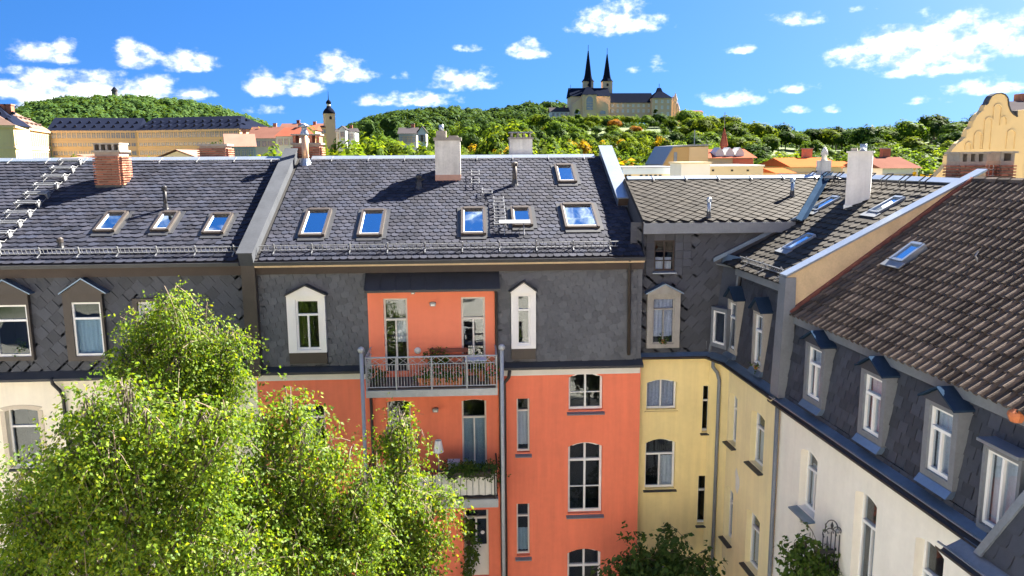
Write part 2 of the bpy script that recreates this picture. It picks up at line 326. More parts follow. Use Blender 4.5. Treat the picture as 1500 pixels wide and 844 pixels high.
def lay(parent, fr, a0, a1, b0, b1, w, h, kind, mat, name, keep=None, nind=300, jit=.010, lift=.03, th=.014, rot=0., gap=.011, skew=0., holes=()):
    """cover the rectangle a0..a1, b0..b1 of a plane with pieces; rot turns the courses"""
    V0, F0 = piece_mesh(kind, w-gap, h, th, lift)
    spots = []
    ca, cb = (a0+a1)/2, (b0+b1)/2
    ext = abs(a1-a0) + abs(b1-b0) if rot else None
    lo_a, hi_a, lo_b, hi_b = (a0, a1, b0, b1) if not rot else (ca-ext/2, ca+ext/2, cb-ext/2, cb+ext/2)
    j = 0; b = lo_b
    cr, sr = cos(rot), sin(rot)
    while b < hi_b - h*.3:
        a = lo_a + (w/2 if (j % 2 == 0 or kind == 'roll') else 0)
        while a < hi_a + w*.25:
            x, y = a, b
            if rot: x, y = ca + (a-ca)*cr - (b-cb)*sr, cb + (a-ca)*sr + (b-cb)*cr
            y += skew*(x-a0)
            if a0-w*(1.2 if rot else .6) <= x <= a1+w*(1.2 if rot else .6) and b0-h*(2.0 if rot else 1.3 if kind == 'diamond' else .2) <= y <= b1+(h if rot else 0) and (keep is None or keep(x, y)):
                spots.append((x, y))
            a += w
        b += h; j += 1
    pts0 = [(q[0], q[1]) for q in V0]; xm = max(max(abs(q[0]) for q in pts0), .01); ym = max(q[1] for q in pts0)
    info = []
    for (x, y) in spots:
        q = fr.p(x, y); iv = inview(q, 6); info.append((0 if iv else 1, (q-CAM).length, x, y))
    info.sort()
    base = Matrix((fr.u, fr.v, fr.n)).transposed().to_4x4()
    me = None; vs = []; fs = []
    for i, (ov, dist, x, y) in enumerate(info):
        R_ = Matrix.Rotation(rot + random.uniform(-1, 1)*jit*1.6, 4, 'Z') @ Matrix.Rotation(random.uniform(-1, 1)*jit*1.2, 4, 'Y')
        T = base @ R_; T.translation = fr.p(x + random.uniform(-1, 1)*jit*.4, y + random.uniform(-1, 1)*jit*.9, random.uniform(0, jit*.5))
        cx_ = [(fr.u.dot(w_), fr.v.dot(w_)) for w_ in [T @ Vector((q[0], q[1], 0)) - fr.o for q in V0]]
        cut = kind != 'roll' and any(a < a0-.005 or a > a1+.005 or b > b1+.04 or b < b0-h*.25 for a, b in cx_)
        planes = [(0, a0, 1), (0, a1, -1), (1, b1, -1), (1, b0-h*.2, 1)] if cut else []
        if holes and kind != 'roll':
            la, ha, lb, hb = min(q[0] for q in cx_), max(q[0] for q in cx_), min(q[1] for q in cx_), max(q[1] for q in cx_); mx_, my_ = (la+ha)/2, (lb+hb)/2; dead = False
            for o in holes:
                if ha <= o[0] or la >= o[1] or hb <= o[2] or lb >= o[3]: continue
                if la >= o[0] and ha <= o[1] and lb >= o[2] and hb <= o[3]: dead = True; break
                k_ = max(((o[0]-mx_, (0, o[0], -1)), (mx_-o[1], (0, o[1], 1)), (o[2]-my_, (1, o[2], -1)), (my_-o[3], (1, o[3], 1))), key=lambda q: q[0]); planes.append(k_[1]); cut = True
            if dead: continue
        if cut:
            n_ = len(V0)//2; pl = cx_[:n_]
            for ax, lim, sg in planes:
                out_ = []
                for k_ in range(len(pl)):
                    p_, q_ = pl[k_-1], pl[k_]; ip, iq = (p_[ax]-lim)*sg >= 0, (q_[ax]-lim)*sg >= 0
                    if ip != iq:
                        t_ = (lim-p_[ax])/(q_[ax]-p_[ax]); out_.append((p_[0]+(q_[0]-p_[0])*t_, p_[1]+(q_[1]-p_[1])*t_))
                    if iq: out_.append(q_)
                pl = out_
                if len(pl) < 3: break
            if len(pl) >= 3:
                k = len(vs); m_ = len(pl); z_ = lift*.5+th
                vs += [fr.p(a, b, z_) for a, b in pl] + [fr.p(a, b, .001) for a, b in pl]
                fs += [tuple(k+c for c in range(m_))] + [(k+(c+1) % m_, k+c, k+m_+c, k+m_+(c+1) % m_) for c in range(m_)]
            continue
        if i < nind and not ov:
            if me is None:
                me = bpy.data.meshes.new(name); me.from_pydata(V0, [], F0); me.materials.append(M[mat]); me.update()
            o = bpy.data.objects.new(name, me); COL.objects.link(o); o.parent = parent; o.matrix_basis = T
        else:
            k = len(vs); vs += [T @ Vector(q) for q in V0]; fs += [tuple(k+c for c in f) for f in F0]
    if vs:
        m2 = bpy.data.meshes.new(name); m2.from_pydata([tuple(q) for q in vs], [], fs); m2.update()
        link(name, m2, mat, parent, kind='stuff')

# ---- walls with real openings
def arc(a0, a1, b, rise, n=8):
    """points of a segmental arch from (a0,b) over the crown to (a1,b)"""
    if rise <= 0: return [(a0, b), (a1, b)]
    w = (a1-a0)/2; R_ = (w*w+rise*rise)/(2*rise); th = math.asin(min(1, w/R_)); c = (a0+a1)/2
    return [(c + R_*sin(-th+2*th*i/n), b + rise - R_ + R_*cos(-th+2*th*i/n)) for i in range(n+1)]
def wall_mesh(mb, fr, a0, a1, b0, b1, ops, reveal=.2):
    A = sorted({a0, a1} | {min(max(o[k], a0), a1) for o in ops for k in (0, 1)})
    B = sorted({b0, b1} | {min(max(o[k], b0), b1) for o in ops for k in (2, 3)})
    for i in range(len(A)-1):
        for j in range(len(B)-1):
            ca, cb = (A[i]+A[i+1])/2, (B[j]+B[j+1])/2
            if any(o[0] < ca < o[1] and o[2] < cb < o[3] for o in ops): continue
            mb.poly([fr.p(A[i], B[j]), fr.p(A[i+1], B[j]), fr.p(A[i+1], B[j+1]), fr.p(A[i], B[j+1])])
    for o in ops:
        x0, x1, z0, z1 = o[:4]; rise = o[4] if len(o) > 4 else 0
        top = arc(x0, x1, z1-rise, rise)
        if rise > 0:
            h = len(top)//2
            mb.poly([fr.p(*q) for q in [(x0, z1)] + top[:h+1][::-1]][::-1][::-1])
            mb.poly([fr.p(*q) for q in [(x1, z1)] + top[h:][::-1]])
        ring = [(x0, z0)] + top + [(x1, z0)]
        for k in range(len(ring)-1):
            p, q = ring[k], ring[k+1]
            mb.poly([fr.p(*p), fr.p(*q), fr.p(*q, -reveal), fr.p(*p, -reveal)])
        mb.poly([fr.p(x1, z0), fr.p(x0, z0), fr.p(x0, z0, -reveal), fr.p(x1, z0, -reveal)])
    return mb
def rect(fr, x0, x1, y0, y1, rise=0., d=0.):
    """pixel box (centre line measured) -> opening on a plane"""
    xc, yc = (x0+x1)/2, (y0+y1)/2
    a0 = fr.px(x0, yc, d)[0]; a1 = fr.px(x1, yc, d)[0]
    return [a0, a1, fr.px(xc, y1, d)[1], fr.px(xc, y0, d)[1], rise]
def drape(mb, fr, a0, a1, b0, b1, d, waves=5, amp=.025, bulge=0.):
    n = waves*4; P = []
    for i in range(n+1):
        a = a0 + (a1-a0)*i/n; z = d + amp*sin(i/4*2*pi + .4*sin(i*.7))
        P += [fr.p(a, b0, z), fr.p(a + bulge*(i/n), b1, z*.6 + d*.4)]
    mb.add(P, [(2*i, 2*i+2, 2*i+3, 2*i+1) for i in range(n)])
def window(house, fr, op, reveal=.14, fw=.055, transom=None, lights=2, toplights=None, bars=(), curtain=None, sill=None, frame='white', name='window',
           solid_below=None, depth=.9, label=None, curt_b=0., glass='glass', tilt=None, openleft=False):
    x0, x1, z0, z1 = op[:4]; rise = op[4] if len(op) > 4 else 0
    mb = MB(); d1 = -reveal; d0 = d1-.07
    zs = z1-rise
    mb.box(fr, x0, x0+fw, z0, zs, d0, d1); mb.box(fr, x1-fw, x1, z0, zs, d0, d1); mb.box(fr, x0+fw, x1-fw, z0, z0+fw*1.2, d0, d1)
    if rise > 0:
        o_ = arc(x0, x1, zs, rise); i_ = [(q[0]*(1-2*fw/(x1-x0)) + (x0+x1)/2*(2*fw/(x1-x0)), q[1]-fw) for q in o_]
        i_[0] = (x0+fw, zs-.0); i_[-1] = (x1-fw, zs-.0)
        for k in range(len(o_)-1): mb.prism(fr, [i_[k], i_[k+1], o_[k+1], o_[k]], d0, d1)
    else: mb.box(fr, x0+fw, x1-fw, z1-fw, z1, d0, d1)
    zt = z0 + (z1-z0)*transom if transom else None
    cells = []
    ztop = zs if rise > 0 else z1-fw
    mw = fw*.85
    def split(lo, hi, k, isarch):
        for i in range(k):
            a = x0+fw + (x1-x0-2*fw)*i/k; b = x0+fw + (x1-x0-2*fw)*(i+1)/k
            if i: mb.box(fr, a-mw/2, a+mw/2, lo, hi + (rise*.8 if isarch else 0), d0+.005, d1+.012)
            cells.append((a + (mw/2 if i else 0), b - (mw/2 if i < k-1 else 0), lo, hi, isarch))
    if zt:
        mb.box(fr, x0+fw, x1-fw, zt-mw*.6, zt+mw*.6, d0+.004, d1+.022)
        split(z0+fw*1.2, zt-mw*.6, lights, False); split(zt+mw*.6, ztop, toplights or lights, rise > 0)
    else: split(z0+fw*1.2, ztop, lights, rise > 0)
    for bz in bars:
        q = z0 + (z1-z0)*bz; mb.box(fr, x0+fw, x1-fw, q-.014, q+.014, d0+.01, d1-.012)
    w = mb.build(name, frame, house, label=label)
    for (a, b, lo, hi, isarch) in cells:
        p = MB()
        if isarch:
            oo = [q for q in arc(x0+fw, x1-fw, zs, max(rise-fw, .02), 12) if a-1e-6 <= q[0] <= b+1e-6]
            f_ = lambda xx: min(arc(x0+fw, x1-fw, zs, max(rise-fw, .02), 24), key=lambda q: abs(q[0]-xx))[1]
            pts = [(a, lo), (b, lo), (b, f_(b))] + oo[::-1] + [(a, f_(a))]
            cl = []
            for q in pts:
                if not cl or (abs(q[0]-cl[-1][0]) + abs(q[1]-cl[-1][1])) > .004: cl.append(q)
            p.prism(fr, cl, d0+.028, d0+.036)
        else: p.box(fr, a, b, lo, hi, d0+.028, d0+.036)
        p.build('pane', glass, w)
    if solid_below:      # lower panels of a door
        p = MB()
        q0 = z0+fw*1.2; q1 = z0 + (z1-z0)*solid_below
        p.box(fr, x0+fw, x1-fw, q0, q1, d0+.04, d1-.006)
        for i in range(lights):
            a = x0+fw + (x1-x0-2*fw)*i/lights; b = x0+fw + (x1-x0-2*fw)*(i+1)/lights
            p.box(fr, a+.06, b-.06, q0+.07, q1-.07, d1-.006, d1+.006)
        p.build('door_panel', frame, w)
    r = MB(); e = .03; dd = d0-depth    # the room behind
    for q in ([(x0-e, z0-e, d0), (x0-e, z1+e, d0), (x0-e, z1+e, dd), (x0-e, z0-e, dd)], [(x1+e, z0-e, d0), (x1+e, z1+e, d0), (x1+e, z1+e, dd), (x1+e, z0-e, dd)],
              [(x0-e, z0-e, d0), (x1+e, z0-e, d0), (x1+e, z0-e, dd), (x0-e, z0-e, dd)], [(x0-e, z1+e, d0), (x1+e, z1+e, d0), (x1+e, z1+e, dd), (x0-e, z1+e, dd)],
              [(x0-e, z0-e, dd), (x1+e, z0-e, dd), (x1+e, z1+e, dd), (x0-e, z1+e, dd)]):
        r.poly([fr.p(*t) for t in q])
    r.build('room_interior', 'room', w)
    if curtain:
        kind, lo, hi, l_, r_ = curtain
        c = MB(); zz = lambda t: z0 + (z1-z0)*t; ww = lambda t: x0 + (x1-x0)*t
        drape(c, fr, ww(l_)+.02, ww(r_)-.02, zz(lo)+.03, zz(hi)-.02, d0-.06, max(3, int((x1-x0)*(r_-l_)/.12)), .018, curt_b)
        c.build('curtain', {'lace': 'lace', 'white': 'curtain', 'blue': 'curtainblue'}[kind], w, True)
    if sill:
        sm, so_, sh = sill; s = MB()
        P = [fr.p(x0-.05, z0-sh, -reveal+.0), fr.p(x1+.05, z0-sh, -reveal+.0), fr.p(x1+.05, z0-.005, -reveal), fr.p(x0-.05, z0-.005, -reveal),
             fr.p(x0-.05, z0-sh-.02, so_), fr.p(x1+.05, z0-sh-.02, so_), fr.p(x1+.05, z0-sh+.012, so_), fr.p(x0-.05, z0-sh+.012, so_)]
        s.hexa(P); s.build('sill', sm, w)
    return w
def hood(parent, fr, a0, a1, b_eave, b_peak, d_in, d_out, mat, pedmat, over=.06, th=.035, name='dormer_roof'):
    """little gabled roof over a dormer window"""
    c = (a0+a1)/2; mb = MB()
    for x in (a0-over, a1+over):
        P = [fr.p(x, b_eave, d_in), fr.p(c, b_peak, d_in), fr.p(c, b_peak+th, d_in), fr.p(x, b_eave+th, d_in),
             fr.p(x, b_eave, d_out), fr.p(c, b_peak, d_out), fr.p(c, b_peak+th, d_out), fr.p(x, b_eave+th, d_out)]
        mb.hexa(P)
    mb.build(name, mat, parent)
    p = MB(); p.prism(fr, [(a0-over*.4, b_eave-.005), (a1+over*.4, b_eave-.005), (c, b_peak-.01)], d_in, d_out-.07); p.build('pediment', pedmat, parent)
def skylight(house, fr, corners, raise_=.13, pane='skyglass', blind=None):
    q = [fr.px(*c) for c in corners]     # TL TR BR BL
    cu = (q[0][0]+q[1][0]+q[2][0]+q[3][0])/4; hw = ((q[1][0]-q[0][0])+(q[2][0]-q[3][0]))/4
    b1 = (q[0][1]+q[1][1])/2; b0 = (q[2][1]+q[3][1])/2; a0, a1 = cu-hw, cu+hw; t = .075
    mb = MB(); mb.box(fr, a0, a0+t, b0, b1, -.02, raise_); mb.box(fr, a1-t, a1, b0, b1, -.02, raise_)
    mb.box(fr, a0+t, a1-t, b0, b0+t*1.3, -.02, raise_-.015); mb.box(fr, a0+t, a1-t, b1-t*1.5, b1, -.02, raise_+.02)
    w = mb.build('skylight', 'brownmetal', house)
    fl = MB()
    fl.box(fr, a0-.12, a0-.002, b0-.1, b1+.12, .035, .05); fl.box(fr, a1+.002, a1+.12, b0-.1, b1+.12, .035, .05); fl.box(fr, a0-.002, a1+.002, b0-.22, b0-.002, .035, .055); fl.build('flashing', 'lead', w)
    li = MB(); e = .025
    li.box(fr, a0+t, a0+t+e, b0+t*1.3, b1-t*1.5, .02, raise_-.02); li.box(fr, a1-t-e, a1-t, b0+t*1.3, b1-t*1.5, .02, raise_-.02)
    li.box(fr, a0+t+e, a1-t-e, b0+t*1.3, b0+t*1.3+e, .02, raise_-.02); li.build('inner_frame', 'offwhite', w)
    p = MB(); p.box(fr, a0+t+e, a1-t-e, b0+t*1.3+e, b1-t*1.5, raise_-.055, raise_-.045); p.build('pane', pane, w)
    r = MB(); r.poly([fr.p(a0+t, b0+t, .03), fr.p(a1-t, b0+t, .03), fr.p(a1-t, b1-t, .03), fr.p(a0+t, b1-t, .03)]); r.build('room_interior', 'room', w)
    return w
def snowguard(house, fr, a0, a1, b, h=.24, step=.115):
    mb = MB()
    mb.box(fr, a0, a1, b, b+.018, .20, .22); mb.box(fr, a0, a1, b, b+.018, .05, .07)
    x = a0+.02
    while x < a1: mb.box(fr, x, x+.012, b+.003, b+.015, .055, .21); x += step
    g = mb.build('snow_guard', 'galv', house)
    x = a0+.4
    while x < a1-.1:
        k = MB(); k.box(fr, x, x+.03, b-.22, b-.19, .02, .06); k.box(fr, x, x+.03, b-.22, b+.05, .045, .06); k.box(fr, x, x+.03, b+.02, b+.05, .04, .25); k.build('bracket', 'galv', g); x += 1.05
    return g
def pipe(house, pts, r, mat, name='downpipe', clips=None):
    o = MB().tube(pts, r, 8).build(name, mat, house, True)
    return o
def brick_chimney(house, x0, x1, y0, y1, depth, name='chimney', brickmat='brick', top=.0, rows=True):
    """x0,y0,x1,y1 world box; bricks as single pieces on the camera and right and left faces"""
    pass
def bricks(ch, X0, X1, Y0, Y1, z0, z1, bl=.235, bh=.078, proud=.012):
    me = bpy.data.meshes.new('brick'); g = .012
    mb = MB(); fr = Fr((0, 0, 0), (1, 0, 0), (0, 0, 1))
    mb.box(fr, -(bl-g)/2, (bl-g)/2, 0, bh-g, -.03, proud)
    me.from_pydata([tuple(q) for q in mb.v], [], mb.f); me.materials.append(M['brick']); me.update()
    half = bpy.data.meshes.new('brick'); mb = MB(); mb.box(fr, -(bl/2-g)/2, (bl/2-g)/2, 0, bh-g, -.03, proud)
    half.from_pydata([tuple(q) for q in mb.v], [], mb.f); half.materials.append(M['brick']); half.update()
    faces = [(Vector((X0, Y0, z0)), Vector((1, 0, 0)), X1-X0), (Vector((X1, Y0, z0)), Vector((0, 1, 0)), Y1-Y0), (Vector((X0, Y1, z0)), Vector((0, -1, 0)), Y1-Y0)]
    for o, u, L_ in faces:
        nb = max(1, round(L_/bl)); sc = L_/(nb*bl); f = Fr(o, u, (0, 0, 1)); n = int((z1-z0)/bh)
        for j in range(n):
            if j % 2 == 0: lst = [((i+.5)*bl*sc, me) for i in range(nb)]
            else: lst = [(.25*bl*sc, half)] + [((i+1)*bl*sc, me) for i in range(nb-1)] + [((nb-.25)*bl*sc, half)]
            for a, q in lst:
                b_ = bpy.data.objects.new('brick', q); COL.objects.link(b_); b_.parent = ch
                m = f.mat(a, j*bh, random.uniform(-.003, .003)); b_.matrix_basis = m @ Matrix.Diagonal((sc, 1, 1, 1))
def wbox(mb, x0, x1, y0, y1, z0, z1):
    return mb.hexa([Vector(q) for q in ((x0,y0,z0),(x1,y0,z0),(x1,y1,z0),(x0,y1,z0),(x0,y0,z1),(x1,y0,z1),(x1,y1,z1),(x0,y1,z1))])
# ------------------------------------------------------------------ the near houses
MF = Fr((0, 22, 0), (1, 0, 0), (0, 0, 1))                       # street-side plane of the two left houses
RS = Fr((0, 21.75, 11.62), (1, 0, 0), (0, 6.25, 2.78)); RL = sqrt(6.25**2+2.78**2)
RIDGE_Y, RIDGE_Z = 28.0, 14.4
ZM = 8.45                                                       # foot of the mansard storey
XL, XP0, XP1, XR = -17.5, -6.33, -5.95, 4.9
def inside(ops, m=.0): return lambda a, b: not any(o[0]-m < a < o[1]+m and o[2]-m < b < o[3]+m for o in ops)

def roof_shell(house, x0, x1, name='roof'):
    mb = MB(); t = .1
    for (y0, z0, y1, z1) in ((21.75, 11.62, RIDGE_Y, RIDGE_Z), (34.25, 11.62, RIDGE_Y, RIDGE_Z)):
        mb.hexa([Vector(q) for q in ((x0,y0,z0-t),(x1,y0,z0-t),(x1,y1,z1-t),(x0,y1,z1-t),(x0,y0,z0),(x1,y0,z0),(x1,y1,z1),(x0,y1,z1))])
    return mb.build(name, 'under', house)
def ridge_cap(house, x0, x1):
    mb = MB()
    for sgn in (-1, 1):
        P = [Vector((x0, RIDGE_Y, RIDGE_Z+.07)), Vector((x1, RIDGE_Y, RIDGE_Z+.07)), Vector((x1, RIDGE_Y+sgn*.24, RIDGE_Z-.03)), Vector((x0, RIDGE_Y+sgn*.24, RIDGE_Z-.03))]
        mb.hexa([P[0]-Vector((0,0,.03)), P[1]-Vector((0,0,.03)), P[2]-Vector((0,0,.03)), P[3]-Vector((0,0,.03))] + P)
    r = mb.build('ridge_cap', 'zincb', house)
    x = x0+.7
    while x < x1:
        k = MB(); k.box(RS, x, x+.025, RL-.42, RL-.02, .05, .075); k.box(RS, x, x+.025, RL-.42, RL-.39, .02, .06); k.build('clip', 'galv', r); x += 1.25
def body(house, x0, x1, mat, y0=22.0, y1=34.0, zt=11.5):
    mb = MB()
    for x in (x0, x1): mb.poly([Vector((x, y0+.25, 0)), Vector((x, y1, 0)), Vector((x, y1, zt)), Vector((x, (y0+y1)/2, 14.2)), Vector((x, y0+.25, zt))])
    mb.poly([Vector((x0, y1, 0)), Vector((x1, y1, 0)), Vector((x1, y1, zt)), Vector((x0, y1, zt))])
    mb.build('rear_wall', mat, house)
def mdormer(house, win, sur, hd, surmat, hoodmat, pedmat, frame='white', proud=.14, apron=None, **kw):
    """window in the mansard with a surround and a gabled hood; boxes in pixels"""
    fr = MF.off(proud)
    w = rect(fr, *win); s = rect(fr, *sur)
    mb = MB()
    mb.box(MF, s[0], w[0], s[2], s[3], .0, proud); mb.box(MF, w[1], s[1], s[2], s[3], .0, proud)
    mb.box(MF, w[0], w[1], w[3], s[3], .0, proud); mb.box(MF, w[0], w[1], s[2], w[2], .0, proud)
    d = mb.build('dormer', surmat, house)
    if apron: a = MB(); a.box(MF, s[0]+.005, s[1]-.005, s[2]-apron, s[2]-.003, .0, proud-.03); a.build('apron', 'brownmetal', d)
    xe0 = fr.px(hd[0], hd[2])[0]; xe1 = fr.px(hd[1], hd[2])[0]; zb = fr.px((hd[0]+hd[1])/2, hd[2])[1]; zp = fr.px((hd[0]+hd[1])/2, hd[3])[1]
    hood(d, MF, xe0, xe1, zb, zp, 0, proud+.16, hoodmat, pedmat, over=.03)
    window(house, fr, w, reveal=.05, frame=frame, **kw)
    return s

# ============ cream house on the left
LH = thing('town_house', (-11.5, 22, 0), 'cream town house on the left with dark slate mansard, behind the big trees', 'house')
LM = MF.off(.0)
l_ops = [rect(MF, 12, 60, 599, 685, .06), rect(MF, 122, 168, 598, 683, .06), rect(MF, 226, 270, 597, 682, .06), rect(MF, 314, 346, 558, 626, .05)]
l_ops += [[o[0], o[1], o[2]-3.35, o[3]-3.35, .06] for o in l_ops[:3]]
mb = wall_mesh(MB(), MF, XL, -6.15, 0, ZM-.1, l_ops); mb.build('wall', 'cream', LH); body(LH, XL, XP0, 'cream')
for i, o in enumerate(l_ops):
    window(LH, MF, o, reveal=.17, transom=.68 if i != 3 else .6, lights=1, toplights=1, sill=('lead', .13, .05), frame='white', curtain=('white', .0, .6, .55, 1) if i in (1, 4) else None)
    if i == 3: continue
    s = MB(); x0, x1, z0, z1 = o[:4]; b = .13; oo = arc(x0, x1, z1-.06, .06); ou = arc(x0-b, x1+b, z1-.06+b*.8, .07)
    s.box(MF, x0-b, x0-.002, z0, z1-.06, .0, .025); s.box(MF, x1+.002, x1+b, z0, z1-.06, .0, .025)
    for k in range(len(oo)-1): s.prism(MF, [oo[k], oo[k+1], ou[k+1], ou[k]], .0, .025)
    s.build('surround', 'surround', LH)
m_boxes = [rect(MF, -16, 48, 428, 530), rect(MF, 95, 157, 428, 530), rect(MF, 204, 266, 428, 530)]
lw = [((-8, 42, 447, 523), (-20, 45, 432, 529), (-26, 46, 431, 410)), ((107, 150, 443, 522), (95, 153, 430, 529), (91, 157, 430, 408))]
l_m_ops = [rect(MF.off(.14), *w[0]) for w in lw] + [rect(MF, 205, 232, 442, 512)]
m_boxes[2] = rect(MF, 199, 238, 436, 520)
MB2 = wall_mesh(MB(), MF.off(-.02), XL, XP0, ZM-.12, 11.6, l_m_ops, reveal=.1); lman = MB2.build('mansard', 'slate_dark', LH)
lholes = [rect(MF, *(w[1])) for w in lw] + [rect(MF, 200, 237, 437, 517)]
lholes = [[o[0]+.05, o[1]-.05, o[2]+.05, o[3]-.05] for o in lholes]
lay(lman, MF, XL, XP0-.02, ZM+.12, 11.35, .30, .30, 'rect', 'slate_dark', 'cladding_slate', holes=lholes, rot=radians(42), lift=.012, th=.010)
for i, (w, s, h) in enumerate(lw):
    mdormer(LH, w, s, h, 'brownmetal', 'zincblue', 'brownmetal', transom=.70, lights=1, toplights=1, curtain=(None, ('blue', .0, .70, .0, 1.), ('white', 0, .7, 0, 1))[i])
window(LH, MF.off(.03), l_m_ops[2], reveal=.02, transom=.7, lights=1, toplights=1)
for x0_, x1_ in ((l_m_ops[2][0]-.12, l_m_ops[2][0]), (l_m_ops[2][1], l_m_ops[2][1]+.12)): mb = MB(); mb.box(MF, x0_, x1_, l_m_ops[2][2]-.1, l_m_ops[2][3]+.1, .0, .09); mb.build('window_jamb', 'brownmetal', LH)
mb = MB(); mb.box(MF, l_m_ops[2][0], l_m_ops[2][1], l_m_ops[2][3], l_m_ops[2][3]+.1, .0, .09); mb.build('window_head', 'brownmetal', LH)
def eave(house, x0, x1, beige=True):
    g = MB(); P = [(-.02, .0), (.14, .0), (.16, .10), (.12, .10), (.11, .035), (.02, .035), (.0, .10)]
    fr = Fr((x0, 21.72, 11.50), (0, -1, 0), (0, 0, 1))
    g.prism(fr, [(a, b) for a, b in P], -(x1-x0) if False else 0, -(x1-x0))
    go = g.build('gutter', 'lead', house)
    b = MB(); b.box(MF, x0, x1, 11.43, 11.52, .02, .26 if beige else .24); b.build('eave_board', 'beige' if beige else 'brownwood', house)
    c = MB(); c.box(MF, x0, x1, 11.22, 11.427, .02, .13); c.build('frieze_board', 'brownwood', house)
def eave_fix(house, x0, x1, beige=True): eave(house, x0, x1, beige)
eave(LH, XL, XP0, False)
def apron(house, fr, a0, a1, z0, z1, d0, d1, mat='lead', name='cornice'):
    mb = MB(); mb.hexa([fr.p(a0,z0,-.02), fr.p(a1,z0,-.02), fr.p(a1,z1,-.02), fr.p(a0,z1,-.02), fr.p(a0,z0,d1), fr.p(a1,z0,d1), fr.p(a1,z0+.07,d1), fr.p(a0,z0+.07,d1)][:4] + [fr.p(a0,z0,d1), fr.p(a1,z0,d1), fr.p(a1,z0+.07,d1), fr.p(a0,z0+.07,d1)])
    return mb.build(name, mat, house)
apron(LH, MF, XL, -6.2, ZM-.13, ZM+.14, 0, .24)
lroof = roof_shell(LH, XL, XP0)
sky_l = [((157,315),(188,314),(170,343),(139,342)), ((236,315),(264,314),(249,342),(223,341)), ((310,318),(342,316),(329,346),(297,345))]
def sky_rect(fr, c):
    q = [fr.px(*k) for k in c]; cu = sum(k[0] for k in q)/4; hw = ((q[1][0]-q[0][0])+(q[2][0]-q[3][0]))/4
    return [cu-hw-.02, cu+hw+.02, (q[2][1]+q[3][1])/2-.1, (q[0][1]+q[1][1])/2-.05]
lay(lroof, RS, XL, XP0-.1, -.05, RL-.1, .27, .23, 'bow', 'slate', 'slate', holes=[sky_rect(RS, c) for c in sky_l], skew=.0, lift=.032)
for c in sky_l: skylight(LH, RS, c)
ridge_cap(LH, XL, XP0)
snowguard(LH, RS, XL, XP0-.05, .42)
# black downpipe with swan neck
q = [MF.px(*k, .2) for k in ((76, 553), (77, 562), (86, 574), (90, 584))]
pipe(LH, [MF.p(a, b, d) for (a, b), d in zip(q, (.22, .2, .12, .1))] + [MF.p(q[-1][0], 0, .1)], .05, 'blacksteel')
# party wall parapet with grey sheet metal
par = MB(); par.box(RS, XP0, XP1, -.1, RL+.05, -.1, .30); po = par.build('party_parapet', 'leadgrey', LH)
p2_ = MB(); p2_.box(RS, XP0-.03, XP1+.03, -.14, RL+.08, .302, .335); p2_.build('coping', 'leadgrey', po)
pp = MB(); pp.box(MF, XP0+.01, XP1, ZM-.1, 11.55, .0, .26); pp.build('corner_boxing', 'brownmetal', LH)
# brick chimneys of the cream house
def chim(house, px0, px1, ybase, ytop, depth, kind, **kw):
    a, b = RS.px((px0+px1)/2, ybase); q = RS.p(a, b); Y = q.y
    X0, X1 = at(px0, ybase, Y).x, at(px1, ybase, Y).x; zt = at((px0+px1)/2, ytop, Y).z
    return X0, X1, Y, q.z, zt
X0, X1, Y, zb, zt = chim(LH, 142, 179, 276, 223, .7, 'brick')
mb = MB(); wbox(mb, X0+.012, X1-.012, Y+.012, Y+.72, zb-.4, zt); ch = mb.build('chimney', 'mortar', LH)
bricks(ch, X0, X1, Y, Y+.73, zb+.12, zt-.02)
mb = MB(); wbox(mb, X0-.03, X1+.03, Y-.03, Y+.76, zb-.3, zb+.12); mb.build('flashing', 'lead', ch)
mb = MB(); wbox(mb, X0-.05, X1+.05, Y-.05, Y+.78, zt, zt+.06); mb.build('cap', 'concrete', ch)
for i in range(5):
    x = X0 + (X1-X0)*i/4; mb = MB(); wbox(mb, x-.035 if i else x, x+.035 if i < 4 else x, Y+.02, Y+.70, zt+.062, zt+.24); mb.build('flue_wall', 'concrete', ch)
mb = MB(); wbox(mb, X0-.02, X1+.02, Y+.0, Y+.72, zt+.242, zt+.29); mb.build('cap_slab', 'concrete', ch)
X0, X1 = at(291, 214, 28.5).x, at(331, 214, 28.5).x; zt = at(310, 214, 28.5).z; zb = 14.0
mb = MB(); wbox(mb, X0+.012, X1-.012, 28.512, 29.2, zb, zt); ch = mb.build('chimney', 'mortar', LH); bricks(ch, X0, X1, 28.5, 29.21, zb+.1, zt-.02)
mb = MB(); wbox(mb, X0-.05, X1+.05, 28.45, 29.26, zt, zt+.07); mb.build('cap', 'concrete', ch)
def ventpipe(house, fr, px, yb, yt, r, mat, cap=True):
    a, b = fr.px(px, yb); q = fr.p(a, b); zt_ = at(px, yt, q.y).z
    mb = MB().tube([q-Vector((0,0,.1)), Vector((q.x, q.y, zt_))], r, 8)
    o = mb.build('vent_pipe', mat, house, True)
    f = MB().lathe((q.x, q.y, q.z-.05), [(r*2.2, 0), (r*1.4, .12), (r*1.15, .25)], 8); f.build('collar', 'lead', o)
    if cap: MB().lathe((q.x, q.y, zt_-.08), [(r*1.5, 0), (r*1.5, .10), (r*.7, .14)], 8).build('cap', mat, o)
ventpipe(LH, RS, 243, 308, 275, .06, 'blacksteel'); ventpipe(LH, RS, 89, 364, 351, .06, 'brownmetal')
